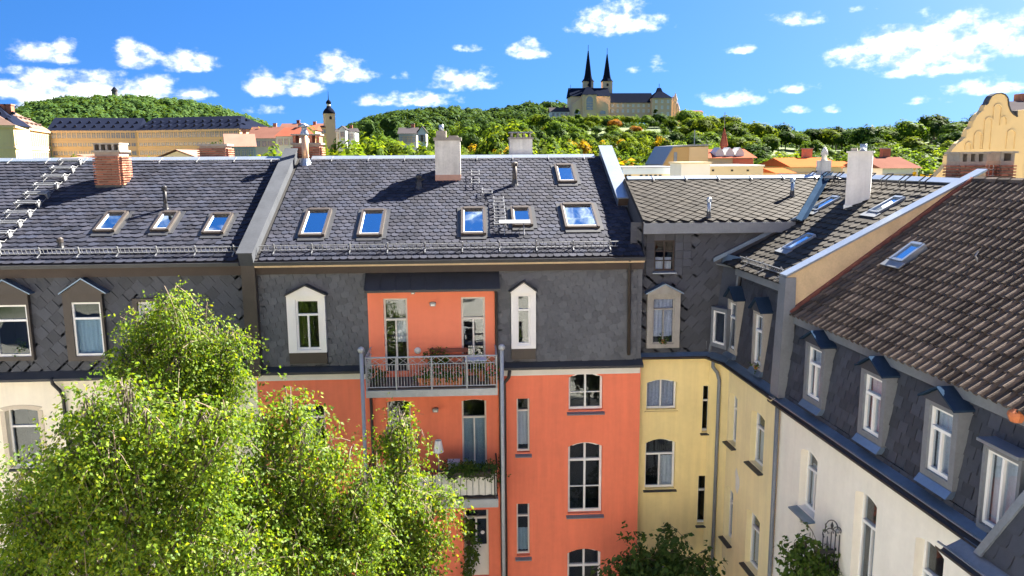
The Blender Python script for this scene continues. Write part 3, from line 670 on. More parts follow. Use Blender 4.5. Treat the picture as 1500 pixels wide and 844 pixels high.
# roof steps climbing to the ridge
a_s = RS.px(14, 330)[0]
rs_ = MB()
for da in (0., .0): pass
for k in range(10):
    b = .75 + k*.62
    if b > RL-.1: break
    mb = MB(); a0, a1 = a_s-.32, a_s+.42
    mb.box(RS, a0, a1, b, b+.045, .17, .21); mb.box(RS, a0, a1, b+.12, b+.15, .18, .21); mb.box(RS, a1-.03, a1, b-.02, b+.16, .03, .17)
    for a in (a0+.06, a1-.06):
        mb.tube([RS.p(a, b+.42, .03), RS.p(a, b+.19, .19), RS.p(a, b-.02, .19), RS.p(a, b+.05, .03)], .02, 5)
    mb.build('roof_step', 'galv', LH)
mb = MB()
for a in (a_s-.26, a_s+.36): mb.tube([RS.p(a, 1.2, .05), RS.p(a, RL-.05, .05)], .009, 5)
mb.build('step_rail', 'galv', LH)

# ============ coral house in the middle
OH = thing('town_house', (-.5, 22, 0), 'coral red town house with grey slate mansard and stacked balconies', 'house')
doorUL, doorUR = rect(MF, 563, 598, 437, 549), rect(MF, 676, 711, 435, 547)
zfl = MF.px(650, 552)[1]                                         # balcony floor at the wall
o_ops = [rect(MF, 833, 883, 546, 601, .14), rect(MF, 832, 882, 648, 752, .13), rect(MF, 831, 880, 804, 905, .13), rect(MF, 757, 776, 584, 663), rect(MF, 757, 776, 738, 814),
         rect(MF, 677, 713, 585, 700, .05), rect(MF, 568, 603, 587, 702, .05), rect(MF, 680, 716, 747, 846), rect(MF, 436, 477, 592, 662, .08), rect(MF, 432, 474, 705, 790, .08)]
mb = wall_mesh(MB(), MF, -6.149, XR, 0, ZM-.1, o_ops); ow = mb.build('wall', 'orange', OH); body(OH, XP1, XR, 'cream')
alc = [MF.px(540, 480)[0], MF.px(728, 480)[0], ZM-.1, MF.px(634, 424)[1]]
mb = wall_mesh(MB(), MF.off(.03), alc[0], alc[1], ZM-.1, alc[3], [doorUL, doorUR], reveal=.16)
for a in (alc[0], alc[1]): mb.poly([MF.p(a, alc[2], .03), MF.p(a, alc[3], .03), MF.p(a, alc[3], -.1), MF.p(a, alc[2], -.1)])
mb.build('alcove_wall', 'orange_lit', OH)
S = ('zinc', .13, .09)
window(OH, MF, o_ops[0], lights=2, bars=(.45,), sill=S, fw=.06)
window(OH, MF, o_ops[1], lights=2, transom=.74, bars=(.36,), sill=S, fw=.07)
window(OH, MF, o_ops[2], lights=2, transom=.74, bars=(.36,), sill=S, fw=.07)
window(OH, MF, o_ops[3], lights=1, transom=.76, sill=S, fw=.045, curtain=('white', .08, .75, 0, 1), frame='offwhite')
window(OH, MF, o_ops[4], lights=1, transom=.74, sill=S, fw=.045, curtain=('blue', .02, .48, 0, 1), frame='offwhite')
window(OH, MF, o_ops[5], lights=2, transom=.76, toplights=1, fw=.05, curtain=('blue', .0, .76, 0, 1), frame='offwhite', name='balcony_door')
window(OH, MF, o_ops[6], lights=2, transom=.76, toplights=1, fw=.05, frame='offwhite', name='balcony_door')
window(OH, MF, o_ops[7], lights=2, transom=.86, toplights=1, fw=.06, frame='offwhite', name='balcony_door', solid_below=.46)
window(OH, MF, o_ops[8], lights=2, transom=.7, toplights=1, sill=S); window(OH, MF, o_ops[9], lights=2, transom=.7, toplights=1, sill=S)
sg = MB(); q = MF.px(707, 781, -.05); sg.lathe((0, 0, 0), [(.06, 0), (.06, .008)], 14); so_ = sg.build('door_sticker', 'white', OH)
so_.matrix_basis = Matrix.Translation(MF.p(q[0], q[1], -.11)) @ Matrix.Rotation(radians(90), 4, 'X')
for i, d_ in enumerate((doorUL, doorUR)): window(OH, MF.off(.03), d_, reveal=.1, lights=2, transom=.72, toplights=1, fw=.055, frame='offwhite', name='balcony_door', solid_below=None, curtain=('white', .4, .72, .5, 1) if i == 0 else None)
mdops = [rect(MF.off(.14), 436, 468, 440, 512), rect(MF.off(.14), 758, 776, 433, 504)]
MB2 = wall_mesh(MB(), MF.off(-.02), XP1, XR, ZM-.12, 11.6, mdops + [alc], reveal=.1); oman = MB2.build('mansard', 'slate_grey', OH)
ob = [rect(MF, 421, 477, 424, 532), rect(MF, 750, 785, 420, 530), [alc[0]-.02, alc[1]+.04, ZM-.2, MF.px(634, 398)[1]]]
lay(oman, MF, XP1, XR-.14, ZM+.10, 11.22, .25, .17, 'scale', 'slate_grey', 'cladding_slate', holes=[[o[0]+.03, o[1]-.03, o[2]+.03, o[3]-.03] for o in ob], lift=.010, th=.007, rot=radians(14))
for (w, s, h, l_) in (((434, 469, 439, 513), (421, 477, 433, 517), (419, 478, 433, 418), 2), ((757, 777, 432, 506), (749, 785, 427, 511), (747, 786, 428, 413), 1)):
    mdormer(OH, w, s, h, 'white', 'lead', 'white', transom=.70, lights=l_, toplights=1, apron=.32, curtain=None)
apron(OH, MF, XP1, alc[0]-.01, ZM-.1, ZM+.12, 0, .20); apron(OH, MF, alc[1]+.01, XR+.04, ZM-.1, ZM+.12, 0, .20)
for t0, t1 in ((-6.1, alc[0]-.02), (alc[1]+.1, XR-.03)): tb = MB(); tb.box(MF, t0, t1, ZM-.30, ZM-.105, .0, .07); tb.build('cornice_moulding', 'offwhite', OH)
eave(OH, XP1, XR)
oroof = roof_shell(OH, XP1, XR)
sky_o = [((449,311),(486,310),(477,349),(439,349)), ((530,312),(566,311),(560,349),(524,349)), ((675,309),(711,308),(712,347),(676,347)), ((748,308),(778,307),(780,334),(750,334)), ((821,303),(870,302),(877,337),(827,337)), ((812,246),(839,244),(845,270),(817,270))]
lay(oroof, RS, XP1+.12, XR-.05, -.05, RL-.1, .22, .21, 'scale', 'slate', 'slate', holes=[sky_rect(RS, c) for c in sky_o], lift=.024)
for c in sky_o: skylight(OH, RS, c)
ridge_cap(OH, XP1+.5, XR-.5); snowguard(OH, RS, XP1+.05, XR-.7, .45)
bR = RS.px(908, 303)[1]
par = MB(); par.box(RS, XR-.30, XR+.10, bR, RL+.12, -.3, .30); po = par.build('gable_parapet', 'zincblue', OH)
c_ = MB(); c_.box(RS, XR-.34, XR+.14, bR-.04, RL+.14, .302, .34); c_.build('coping', 'zincb', po)
mb = MB(); mb.box(RS, XR-.28, XR+.08, bR-.012, bR-.002, .05, .29); mb.build('parapet_end', 'brownwood', po)
# white rendered chimney
X0, X1, Y, zb, zt = chim(OH, 638, 675, 266, 206, .9, 'w')
mb = MB(); wbox(mb, X0, X1, Y, Y+.75, zb+.22, zt); ch = mb.build('chimney', 'render_white', OH)
mb = MB(); wbox(mb, X0-.006, X1+.006, Y-.006, Y+.756, zb-.02, zb+.218); mb.build('base', 'pinkbase', ch)
mb = MB(); wbox(mb, X0-.05, X1+.05, Y-.06, Y+.8, zb-.4, zb-.022); mb.build('flashing', 'lead', ch)
mb = MB(); wbox(mb, X0-.04, X1+.04, Y-.04, Y+.79, zt, zt+.10); mb.build('cap', 'concrete', ch)
for (u0, u1, h) in ((.06, .45, .22), (.55, .92, .06)):
    mb = MB(); wbox(mb, X0+(X1-X0)*u0, X0+(X1-X0)*u1, Y+.05, Y+.6, zt+.102, zt+.10+h); mb.build('cap_block', 'concrete', ch)
MB().tube([(X0+(X1-X0)*.26, Y+.3, zt+.32), (X0+(X1-X0)*.26, Y+.3, zt+.52)], .08, 10).build('flue_pipe', 'zincb', ch, True)
for k in range(4):
    mb = MB(); x = X0 + (X1-X0)*(.2+.2*k); wbox(mb, x-.03, x+.03, Y-.045, Y-.04, zt+.02, zt+.08)
# chimney behind the ridge with metal cowl
X0, X1 = at(747, 225, 28.6).x, at(780, 225, 28.6).x; zt = at(763, 204, 28.6).z
mb = MB(); wbox(mb, X0, X1, 28.6, 29.3, 13.6, zt); ch = mb.build('chimney', 'render_white', OH)
mb = MB(); wbox(mb, X0-.04, X1+.04, 28.56, 29.34, zt, zt+.07); mb.build('cap', 'concrete', ch)
for i in range(4):
    x = X0 + (X1-X0)*(.1+.8*i/3); mb = MB(); wbox(mb, x-.03, x+.03, 28.62, 29.28, zt+.071, zt+.22); mb.build('flue_wall', 'concrete', ch)
mb = MB(); wbox(mb, X0-.02, X1+.02, 28.58, 29.32, zt+.222, zt+.26); mb.build('cap_slab', 'zinc', ch)
# brick chimney and copper flue at the party wall
X0, X1 = at(428, 210, 28.4).x, at(468, 210, 28.4).x; zt = at(448, 212, 28.4).z
mb = MB(); wbox(mb, X0+.012, X1-.012, 28.412, 29.1, 13.8, zt); ch = mb.build('chimney', 'mortar', OH); bricks(ch, X0, X1, 28.4, 29.11, 14.2, zt-.01)
mb = MB(); wbox(mb, X0-.06, X1+.06, 28.34, 29.16, zt, zt+.06); mb.build('cap', 'concrete', ch)
for u in (.08, .38, .68, .94):
    x = X0+(X1-X0)*u; mb = MB(); wbox(mb, x-.05, x+.05, 28.42, 29.08, zt+.062, zt+.32); mb.build('flue_wall', 'brick', ch)
mb = MB(); wbox(mb, X0-.04, X1+.04, 28.38, 29.12, zt+.322, zt+.37); mb.build('cap_slab', 'concrete', ch)
a, b = RS.px(448, 240); q = RS.p(a, b); zt = at(448, 196, q.y).z
fo = MB().tube([q-Vector((0,0,.2)), Vector((q.x, q.y, zt))], .115, 12).build('flue_pipe', pm('copper brown flue', (.55, .33, .20), .4, .5, var=.1), OH, True)
MB().lathe((q.x, q.y, zt), [(.14, -.06), (.15, .0), (.09, .12), (.09, .22), (.22, .24), (.02, .36)], 12).build('cowl', 'zincb', fo, True)
MB().lathe((q.x, q.y, q.z-.16), [(.30, 0), (.17, .22), (.125, .34)], 10).build('collar', 'zincb', fo)
ventpipe(OH, RS, 754, 272, 240, .075, 'brownmetal'); ventpipe(OH, RS, 614, 276, 258, .07, 'blacksteel')
a, b = RS.px(614, 272); mb = MB(); mb.tube([RS.p(a-.12, b, .12), RS.p(a+.16, b+.1, .20)], .05, 6); mb.build('vent_elbow', 'blacksteel', OH)
# roof ladder and walkway
def rstep(fr, house, x0, x1, yb, n=1, hgt=.22):
    a0, b = fr.px(x0, yb); a1 = fr.px(x1, yb)[0]
    mb = MB(); mb.box(fr, a0, a1, b, b+.02, .18, .20); mb.box(fr, a0, a1, b+hgt, b+hgt+.02, .18, .20); mb.box(fr, a0, a1, b+.02, b+hgt, .185, .192) if False else None
    for a in (a0+.01, a1-.03):
        mb.box(fr, a, a+.02, b, b+hgt+.2, .16, .18); mb.box(fr, a, a+.02, b+hgt+.18, b+hgt+.2, .03, .16); mb.box(fr, a, a+.02, b, b+.02, .03, .16)
    mb.build('roof_step', 'galv', house)
for (x0, x1, y) in ((690, 703, 276), (690, 703, 264), (706, 722, 291), (723, 739, 304), (723, 740, 314), (724, 741, 324), (724, 742, 333), (724, 742, 342)): rstep(RS, OH, x0, x1, y)
mb = MB(); a0, b = RS.px(731, 340); a1 = RS.px(777, 340)[0]
mb.box(RS, a0, a1, b, b+.22, .27, .29)
for a in (a0+.15, a1-.2): mb.tube([RS.p(a, b+.3, .03), RS.p(a, b+.1, .27), RS.p(a, b-.25, .03)], .016, 5)
mb.build('walkway', 'galv', OH)
# canopy over the alcove in standing seam metal
ca0, ca1 = MF.px(537, 412)[0], MF.px(731, 412)[0]; zt = MF.px(634, 398)[1]; ze = MF.off(.55).px(634, 425)[1]
n = 9; cp = MB(); cp.hexa([MF.p(ca0, ze-.06, 0), MF.p(ca1, ze-.06, 0), MF.p(ca1, zt-.03, 0), MF.p(ca0, zt-.03, 0), MF.p(ca0, ze-.06, .54), MF.p(ca1, ze-.06, .54), MF.p(ca1, ze-.02, .54), MF.p(ca0, ze-.02, .54)])
co = cp.build('canopy', 'lead', OH)
for i in range(n):
    u0 = ca0 + (ca1-ca0)*i/n; u1 = ca0 + (ca1-ca0)*(i+1)/n
    mb = MB(); mb.hexa([MF.p(u0+.004, zt-.026, 0), MF.p(u1-.004, zt-.026, 0), MF.p(u1-.004, zt, 0), MF.p(u0+.004, zt, 0), MF.p(u0+.004, ze-.016, .56), MF.p(u1-.004, ze-.016, .56), MF.p(u1-.004, ze+.006, .56), MF.p(u0+.004, ze+.006, .56)]); mb.build('sheet_panel', 'lead', co)
    mb = MB(); mb.hexa([MF.p(u0-.012, zt, 0), MF.p(u0+.012, zt, 0), MF.p(u0+.012, zt+.03, 0), MF.p(u0-.012, zt+.03, 0), MF.p(u0-.012, ze+.006, .565), MF.p(u0+.012, ze+.006, .565), MF.p(u0+.012, ze+.036, .565), MF.p(u0-.012, ze+.036, .565)]); mb.build('seam', 'lead', co)
mb = MB(); q0 = MF.px(612, 390); mb.box(MF, q0[0], q0[0]+.16, q0[1], q0[1]+.1, .01, .04); mb.build('vent_plate', 'beige', OH)
# wall lamps
for (x, y, r, m_) in ((605, 429, .05, 'galv'), (634, 446, .075, 'galv'), (638, 601, .075, 'galv')):
    a, b = MF.px(x, y, .1); mb = MB(); mb.box(MF, a-r, a+r, b-r*.7, b+r*.8, .03, .05); mb.prism(MF, [(a-r*1.2, b+r*.5), (a-r, b-r*.6), (a+r, b-r*.6), (a+r*1.2, b+r*.5), (a+r*.6, b+r*.9), (a-r*.6, b+r*.9)], .05, .17)
    lo = mb.build('wall_lamp', m_, OH); mb = MB(); mb.box(MF, a-r*.7, a+r*.7, b-r*.45, b+r*.2, .171, .18); mb.build('lamp_glass', 'white', lo)
# balconies
BD = 1.25; BF = MF.off(BD)
def balcony(xl, xr, ys0, ys1, ytop, ybot, band, barmat, nbars, deckmat, panel=None, posts=(0, .23, .5, .77, 1), name='balcony'):
    a0, a1 = BF.px(xl, (ys0+ys1)/2)[0], BF.px(xr, (ys0+ys1)/2)[0]; z0, z1 = BF.px((xl+xr)/2, ys1)[1], BF.px((xl+xr)/2, ys0)[1]
    zt = BF.px((xl+xr)/2, ytop)[1]
    mb = MB(); mb.box(MF, a0, a1, z0, z1, .002, BD); bo = mb.build(name, 'rail', OH)
    mb = MB(); mb.box(MF, a0+.05, a1-.05, z1+.003, z1+.03, .01, BD-.05); mb.build('deck', deckmat, bo)
    zb = z1+.09
    for (p0, p1) in ((BF.p(a0+.02, 0, -.03), BF.p(a1-.02, 0, -.03)), (BF.p(a0+.02, 0, -.03), MF.p(a0+.02, 0, .03)), (BF.p(a1-.02, 0, -.03), MF.p(a1-.02, 0, .03))):
        for z, r in ((zt, .024), (zb, .014)) + (((zt-.20, .012),) if band else ()):
            MB().tube([p0+Vector((0,0,z)), p1+Vector((0,0,z))], r, 6).build('rail', barmat, bo)
        L_ = (p1-p0).length; n = max(2, int(nbars*L_/(a1-a0)))
        for i in range(1, n):
            q = p0.lerp(p1, i/n); MB().tube([q+Vector((0,0,zb)), q+Vector((0,0,zt-(.2 if band else 0)))], .0085, 4, cap=False).build('baluster', barmat, bo)
        if band:
            m = MB(); k = max(2, int(L_/.24))
            for i in range(k):
                q0, q1 = p0.lerp(p1, i/k), p0.lerp(p1, (i+1)/k); mid = (q0+q1)/2
                for e0, e1 in ((q0+Vector((0,0,zt-.1)), mid+Vector((0,0,zt))), (mid+Vector((0,0,zt)), q1+Vector((0,0,zt-.1))), (q0+Vector((0,0,zt-.1)), mid+Vector((0,0,zt-.2))), (mid+Vector((0,0,zt-.2)), q1+Vector((0,0,zt-.1)))): m.tube([e0, e1], .007, 4, cap=False)
            m.build('lattice', barmat, bo)
    for t in posts:
        a = a0+.02 + (a1-a0-.04)*t; MB().tube([BF.p(a, z1, -.03), BF.p(a, zt+.02, -.03)], .02, 6).build('post', barmat, bo)
    if panel:
        mb = MB(); n = 40
        P = []
        for i in range(n+1):
            a = a0+.05 + (a1-a0-.1)*i/n; P += [BF.p(a, zb+.02+.012*sin(i*1.7), -.06+.012*sin(i*2.1)), BF.p(a, zt-.12, -.06+.006*sin(i*1.3))]
        mb.add(P, [(2*i, 2*i+2, 2*i+3, 2*i+1) for i in range(n)]); mb.build('privacy_cloth', panel, bo)
    return a0, a1, z1, zt
deck = pm('dark deck boards', (.10, .085, .075), .8, var=.15, streak=.1)
M['deck'] = deck
BA = balcony(536, 729, 571, 581, 523, 568, True, 'rail', 46, 'deck')
BB = balcony(538, 730, 734, 746, 691, 730, False, 'blacksteel', 22, 'deck', panel='offwhite', posts=(0, .5, .98))
for (x, y) in ((529, 513), (735, 509)):
    f = MF.off(BD+.06); a, z = f.px(x, y+4)
    o = MB().tube([f.p(a, 0), f.p(a, z)], .052, 10).build('support_post', 'rail', OH, True)
    MB().lathe(f.p(a, z), [(.05, 0), (.085, .03), (.095, .08), (.08, .13), (.03, .165)], 10).build('ball_finial', 'rail', o, True)
# downpipes
pipe(OH, [MF.p(*MF.px(922, 380, .2), .25), MF.p(*MF.px(922, 388, .12), .12), MF.p(*MF.px(921, 520, .12), .12)], .05, 'brownmetal')
pipe(OH, [MF.p(alc[1]-.05, ze-.05, .4), MF.p(alc[1]-.02, ze-.2, .13), MF.p(alc[1]-.02, ZM+.3, .13), MF.p(alc[1]+.07, ZM-.2, .13), MF.p(alc[1]+.09, 0, .13)], .045, 'brownmetal')
pipe(OH, [MF.p(alc[1]+.35, ZM-.12, .16), MF.p(alc[1]+.32, ZM-.32, .14), MF.p(alc[1]+.19, ZM-.5, .14), MF.p(alc[1]+.19, 0, .14)], .05, 'brownmetal')
a = MF.px(545, 600)[0]; pipe(OH, [MF.p(a, 7.9, .12), MF.p(a, 0, .12)], .045, 'brownmetal')
tr = MB(); tr.box(MF, alc[0]-.1, alc[1]+.2, 0, 1.45, .002, 2.3); tr.build('terrace', 'concrete', OH)

mb = MB(); mb.poly([Vector((XR+.015, 21.8, 11.45)), Vector((XR+.015, 28, 11.45)), Vector((XR+.015, 28, 14.3)), Vector((XR+.015, 21.8, 11.6))]); mb.build('gable_cladding', 'slate_dark', OH)
# ============ yellow house in the corner: back part, chamfer and short wing
YH = thing('town_house', (6.5, 22.3, 0), 'yellow town house in the courtyard corner with slate upper storeys', 'house')
YF = Fr((0, 22.3, 0), (1, 0, 0), (0, 0, 1))
AW = radians(3.5)
C0, C1 = Vector((7.02, 22.3, 0)), Vector((7.38, 21.55, 0))
CF = Fr(C0, C1-C0, (0, 0, 1)); CLEN = (C1-C0).length
WF = Fr(C1, (sin(AW), -cos(AW), 0), (0, 0, 1)); IN = -WF.n
SJ = 3.3; ZW = 8.55
y_ops = [rect(YF, 947, 991, 556, 600, .1), rect(YF, 945, 989, 643, 716, .13), rect(YF, 1029, 1041, 565, 633), rect(YF, 1022, 1037, 697, 768), rect(YF, 943, 980, 816, 880, .13)]
wall_mesh(MB(), YF, XR+.002, 7.02, 0, ZW, y_ops).build('wall', 'yellow', YH)
SY = ('lead', .10, .05)
window(YH, YF, y_ops[0], lights=2, sill=('yellow', .06, .06), curtain=('lace', .0, 1., .03, .97), fw=.05)
window(YH, YF, y_ops[1], lights=2, transom=.68, toplights=1, sill=SY, curtain=('white', .0, .62, .55, 1), fw=.055)
window(YH, YF, y_ops[2], lights=1, transom=.66, sill=SY, fw=.05); window(YH, YF, y_ops[3], lights=1, transom=.68, sill=SY, fw=.05); window(YH, YF, y_ops[4], lights=2, transom=.7, fw=.05)
mb = MB(); mb.poly([CF.p(0, 0), CF.p(CLEN, 0), CF.p(CLEN, ZW), CF.p(0, ZW)]); mb.build('chamfer_wall', 'yellow', YH)
w_ops = [rect(WF, 1067, 1079, 579, 653, .07), rect(WF, 1099, 1119, 603, 687, .08), rect(WF, 1061, 1073, 714, 787, .07), rect(WF, 1092, 1112, 751, 827, .08)]
for o in w_ops[:2]: o[2], o[3] = 6.2, 7.69
for o in w_ops[2:]: o[2], o[3] = 3.22, 4.86
wall_mesh(MB(), WF, 0, SJ, 0, ZW-.08, w_ops).build('wall', 'yellow2', YH)
for o in w_ops: window(YH, WF, o, lights=1, transom=.68, sill=('lead', .14, .05), curtain=('white', 0, .66, 0, .4), reveal=.16, fw=.06)
mb = MB(); q = WF.px(1080, 705); P = [(q[0]+.16*cos(k*.7)*(1+.3*sin(k*2.3)), q[1]+.30*sin(k*.7)*(1+.25*cos(k*1.9))-.1*cos(k*.7)) for k in range(9)]
mb.prism(WF, P, .001, .006); mb.build('plaster_patch', 'render_pure', YH)
# slate storeys of the back part
ZE = 12.52
yw_ops = [rect(YF.off(.02), 958, 988, 352, 397), rect(YF.off(.14), 956, 988, 436, 504)]
ym = wall_mesh(MB(), YF.off(-.02), XR-.3, 10.5, ZW-.05, ZE, yw_ops, reveal=.1).build('slate_wall', 'slate_dark', YH)
ybx = [rect(YF, 955, 991, 349, 402), rect(YF, 945, 999, 430, 512)]
lay(ym, YF, XR-.1, 10.4, ZW+.16, ZE-.15, .30, .30, 'rect', 'slate_dark', 'cladding_slate', holes=[[yw_ops[0][0]-.23, yw_ops[0][1]+.45, yw_ops[0][2]-.1, yw_ops[0][3]+.17], [ybx[1][0]+.07, ybx[1][1]-.07, ybx[1][2]+.05, ybx[1][3]-.05]], rot=radians(-40), lift=.012, th=.01)
window(YH, YF.off(.02), yw_ops[0], lights=2, bars=(.33, .64), fw=.04, frame='brownwood', curtain=('white', .0, .45, .1, .95), reveal=.03, sill=('zincb', .12, .05))
o = yw_ops[0]; nb = 5
for side in (-1, 1):          # border of upright slates round the small window
    for k in range(nb):
        for q in range(2 if side > 0 else 1):
            z0 = o[2]-.12+(o[3]-o[2]+.3)*k/nb; z1 = o[2]-.12+(o[3]-o[2]+.3)*(k+1)/nb; w_ = .24
            x0 = (o[1]+w_*q) if side > 0 else o[0]-w_; mb = MB(); mb.box(YF, x0+.004, x0+w_-.004, z0+.003, z1-.003, .0, .05+random.uniform(0, .008)); mb.build('border_slate', 'slate_dark', YH)
for k in range(2): mb = MB(); w_ = (o[1]-o[0])/2; mb.box(YF, o[0]+w_*k+.003, o[0]+w_*(k+1)-.003, o[3]+.002, o[3]+.19, .0, .05); mb.build('border_slate', 'slate_dark', YH)
def ydormer(win, sur, hd, **kw):
    fr = YF.off(.14); w = rect(fr, *win); s = rect(fr, *sur); mb = MB()
    mb.box(YF, s[0], w[0], s[2], s[3], .0, .14); mb.box(YF, w[1], s[1], s[2], s[3], .0, .14); mb.box(YF, w[0], w[1], w[3], s[3], .0, .14); mb.box(YF, w[0], w[1], s[2], w[2], .0, .14)
    d = mb.build('dormer', 'greywood', YH)
    hood(d, YF, fr.px(hd[0], hd[2])[0], fr.px(hd[1], hd[2])[0], fr.px((hd[0]+hd[1])/2, hd[2])[1], fr.px((hd[0]+hd[1])/2, hd[3])[1], 0, .32, 'zincblue', 'greywood', over=.03)
    window(YH, fr, w, reveal=.05, frame='greywood', **kw)
ydormer((956, 988, 437, 504), (948, 996, 431, 510), (946, 998, 430, 416), transom=.76, lights=2, toplights=1, curtain=('lace', .12, 1, .02, .98), fw=.04)
# gutters and aprons of the yellow house
def wing_apron(house, fr, a0, a1, z0, z1, out, mat='zincblue'):
    mb = MB(); mb.hexa([fr.p(a0,z0,-.1), fr.p(a1,z0,-.1), fr.p(a1,z1,-.1), fr.p(a0,z1,-.1), fr.p(a0,z0,out), fr.p(a1,z0,out), fr.p(a1,z0+.05,out), fr.p(a0,z0+.05,out)]); return mb.build('eave_apron', mat, house)
def ugutter(house, pts, r=.075, mat='brownmetal'):
    mb = MB(); n = 7; rings = []
    for i, q in enumerate(pts):
        q = Vector(q); t = (Vector(pts[min(i+1, len(pts)-1)]) - Vector(pts[max(i-1, 0)])).normalized(); s = t.cross(Vector((0, 0, 1))).normalized()
        rings += [q + s*cos(pi*k/(n-1))*r - Vector((0, 0, 1))*sin(pi*k/(n-1))*r for k in range(n)] + [q + s*cos(pi-pi*k/(n-1))*(r-.012) - Vector((0, 0, 1))*sin(pi-pi*k/(n-1))*(r-.012) for k in range(n)]
    m = 2*n
    mb.add(rings, [(i*m+k, i*m+(k+1) % m, (i+1)*m+(k+1) % m, (i+1)*m+k) for i in range(len(pts)-1) for k in range(m)]); return mb.build('gutter', mat, house, False)
wing_apron(YH, YF, XR+.05, 7.02, ZW-.02, ZW+.2, .14); wing_apron(YH, CF, 0, CLEN, ZW-.03, ZW+.18, .16); wing_apron(YH, WF, 0, SJ-.06, ZW-.08, ZW+.16, .16)
ugutter(YH, [YF.p(XR+.05, ZW+.03, .2), YF.p(6.95, ZW+.02, .2), CF.p(.05, ZW-.0, .2), CF.p(CLEN-.1, ZW-.02, .22), WF.p(.1, ZW-.03, .22), WF.p(SJ-.1, ZW-.06, .22)])
g0 = CF.p(CLEN*.45, ZW-.08, .2); gd = YF.px(1052, 590, .08)
pq = [g0, g0-Vector((0, 0, .16)), Vector((7.0, 22.0, ZW-.42))+Vector((.14, -.12, 0)), CF.p(CLEN*.62, ZW-.62, .07), CF.p(CLEN*.62, 0, .07)]
pipe(YH, pq, .055, 'zinc')
# wing mansard of the yellow house
ZYE = 11.3
YM = Fr(WF.p(0, ZW, -.0), WF.u, IN*.33 + Vector((0, 0, ZYE-ZW)));  YML = sqrt(.33**2+(ZYE-ZW)**2)
ydb = [[WF.px(px, 490)[0]-.25, WF.px(px, 490)[0]+.25, .38, 1.75] for px in (1072, 1111)]
ymm = wall_mesh(MB(), YM, 0, SJ, 0, YML, ydb, reveal=.02).build('mansard', 'slate_blue', YH)
CM_ = MB(); CM_.poly([CF.p(0, ZW), CF.p(CLEN, ZW), CF.p(CLEN, ZYE, -.28), CF.p(0, ZYE, -.28)]); CM_.build('chamfer_slates', 'slate_blue', YH)
lay(ymm, YM, .0, SJ-.2, .15, YML-.05, .26, .22, 'tongue', 'slate_blue', 'cladding_slate', lift=.016, th=.01, holes=[[o[0]-.09, o[1]+.09, o[2]-.1, o[3]] for o in ydb])
for a, d in ((.0, .03), (CLEN-.05, .03)):
    mb = MB(); mb.hexa([CF.p(a, ZW+.05, -.03), CF.p(a+.07, ZW+.05, -.03), CF.p(a+.07, ZYE, -.31), CF.p(a, ZYE, -.31), CF.p(a, ZW+.05, .05), CF.p(a+.07, ZW+.05, .05), CF.p(a+.07, ZYE, -.22), CF.p(a, ZYE, -.22)]); mb.build('edge_strip', 'zinc', YH)
pipe(YH, [CF.p(-.02, ZYE-.05, -.1), CF.p(-.06, ZYE-.2, .0), CF.p(-.06, ZW+.2, .1)], .035, 'zinc')
cwin = [CLEN*.2, CLEN*.8, 8.98, 9.95]
window(YH, CF.off(.07), cwin, lights=1, fw=.05, reveal=.02, curtain=None)
mb = MB(); mb.box(CF, cwin[0]-.07, cwin[1]+.07, cwin[2]-.1, cwin[2], -.2, .08); mb.box(CF, cwin[0]-.07, cwin[1]+.07, cwin[3], cwin[3]+.1, -.2, .08); mb.box(CF, cwin[0]-.07, cwin[0], cwin[2], cwin[3], -.2, .08); mb.box(CF, cwin[1], cwin[1]+.07, cwin[2], cwin[3], -.2, .08); mb.build('dormer', 'zinc', YH)
def wdormer(house, sc, hw, zb, zt, zp, ow=.1, out=.02, matf='zinc', back=.55, flat=False, **kw):
    """free standing dormer on the wing: front on the wall plane, cheeks running back into the slope"""
    fr = WF.off(out); w = [sc-hw, sc+hw, zb, zt]; mb = MB()
    ze = zt+.10
    mb.box(WF, w[0]-ow, w[0], zb-.12, ze, -.25, out); mb.box(WF, w[1], w[1]+ow, zb-.12, ze, -.25, out); mb.box(WF, w[0], w[1], zt, ze, -.25, out); mb.box(WF, w[0], w[1], zb-.12, zb, -.3, out)
    d = mb.build('dormer', matf, house)
    for x in (w[0]-ow, w[1]+ow-.02):
        c = MB(); c.hexa([WF.p(x, zb-.1, -.26), WF.p(x+.02, zb-.1, -.26), WF.p(x+.02, zb-.1, -.252), WF.p(x, zb-.1, -.252), WF.p(x, ze, -back), WF.p(x+.02, ze, -back), WF.p(x+.02, ze, -.252), WF.p(x, ze, -.252)]); c.build('cheek', matf, d)
    if flat:
        c = MB(); c.box(WF, w[0]-ow-.04, w[1]+ow+.04, ze+.002, ze+.05, -back-.1, out+.1); c.build('dormer_roof', 'zincb', d)
    else: hood(d, WF, w[0]-ow, w[1]+ow, ze+.002, zp, -back-.2, out+.13, 'skylead', 'slate_blue', over=.05)
    window(house, fr, w, reveal=.05, **kw)
    s = MB(); s.hexa([WF.p(w[0]-ow, zb-.26, .0), WF.p(w[1]+ow, zb-.26, .0), WF.p(w[1]+ow, zb-.125, -.1), WF.p(w[0]-ow, zb-.125, -.1), WF.p(w[0]-ow, zb-.25, .13), WF.p(w[1]+ow, zb-.25, .13), WF.p(w[1]+ow, zb-.122, out+.01), WF.p(w[0]-ow, zb-.122, out+.01)]); s.build('apron', 'zincblue', d)
    return d
kd = dict(transom=.68, lights=2, toplights=1, fw=.055, curtain=('white', 0, .98, .0, 1))
for px in (1072, 1111):
    s = WF.px(px, 490)[0]; wdormer(YH, s, .24, 8.95, 10.28, 10.72, matf='greywood', **{**kd, 'lights': 1})
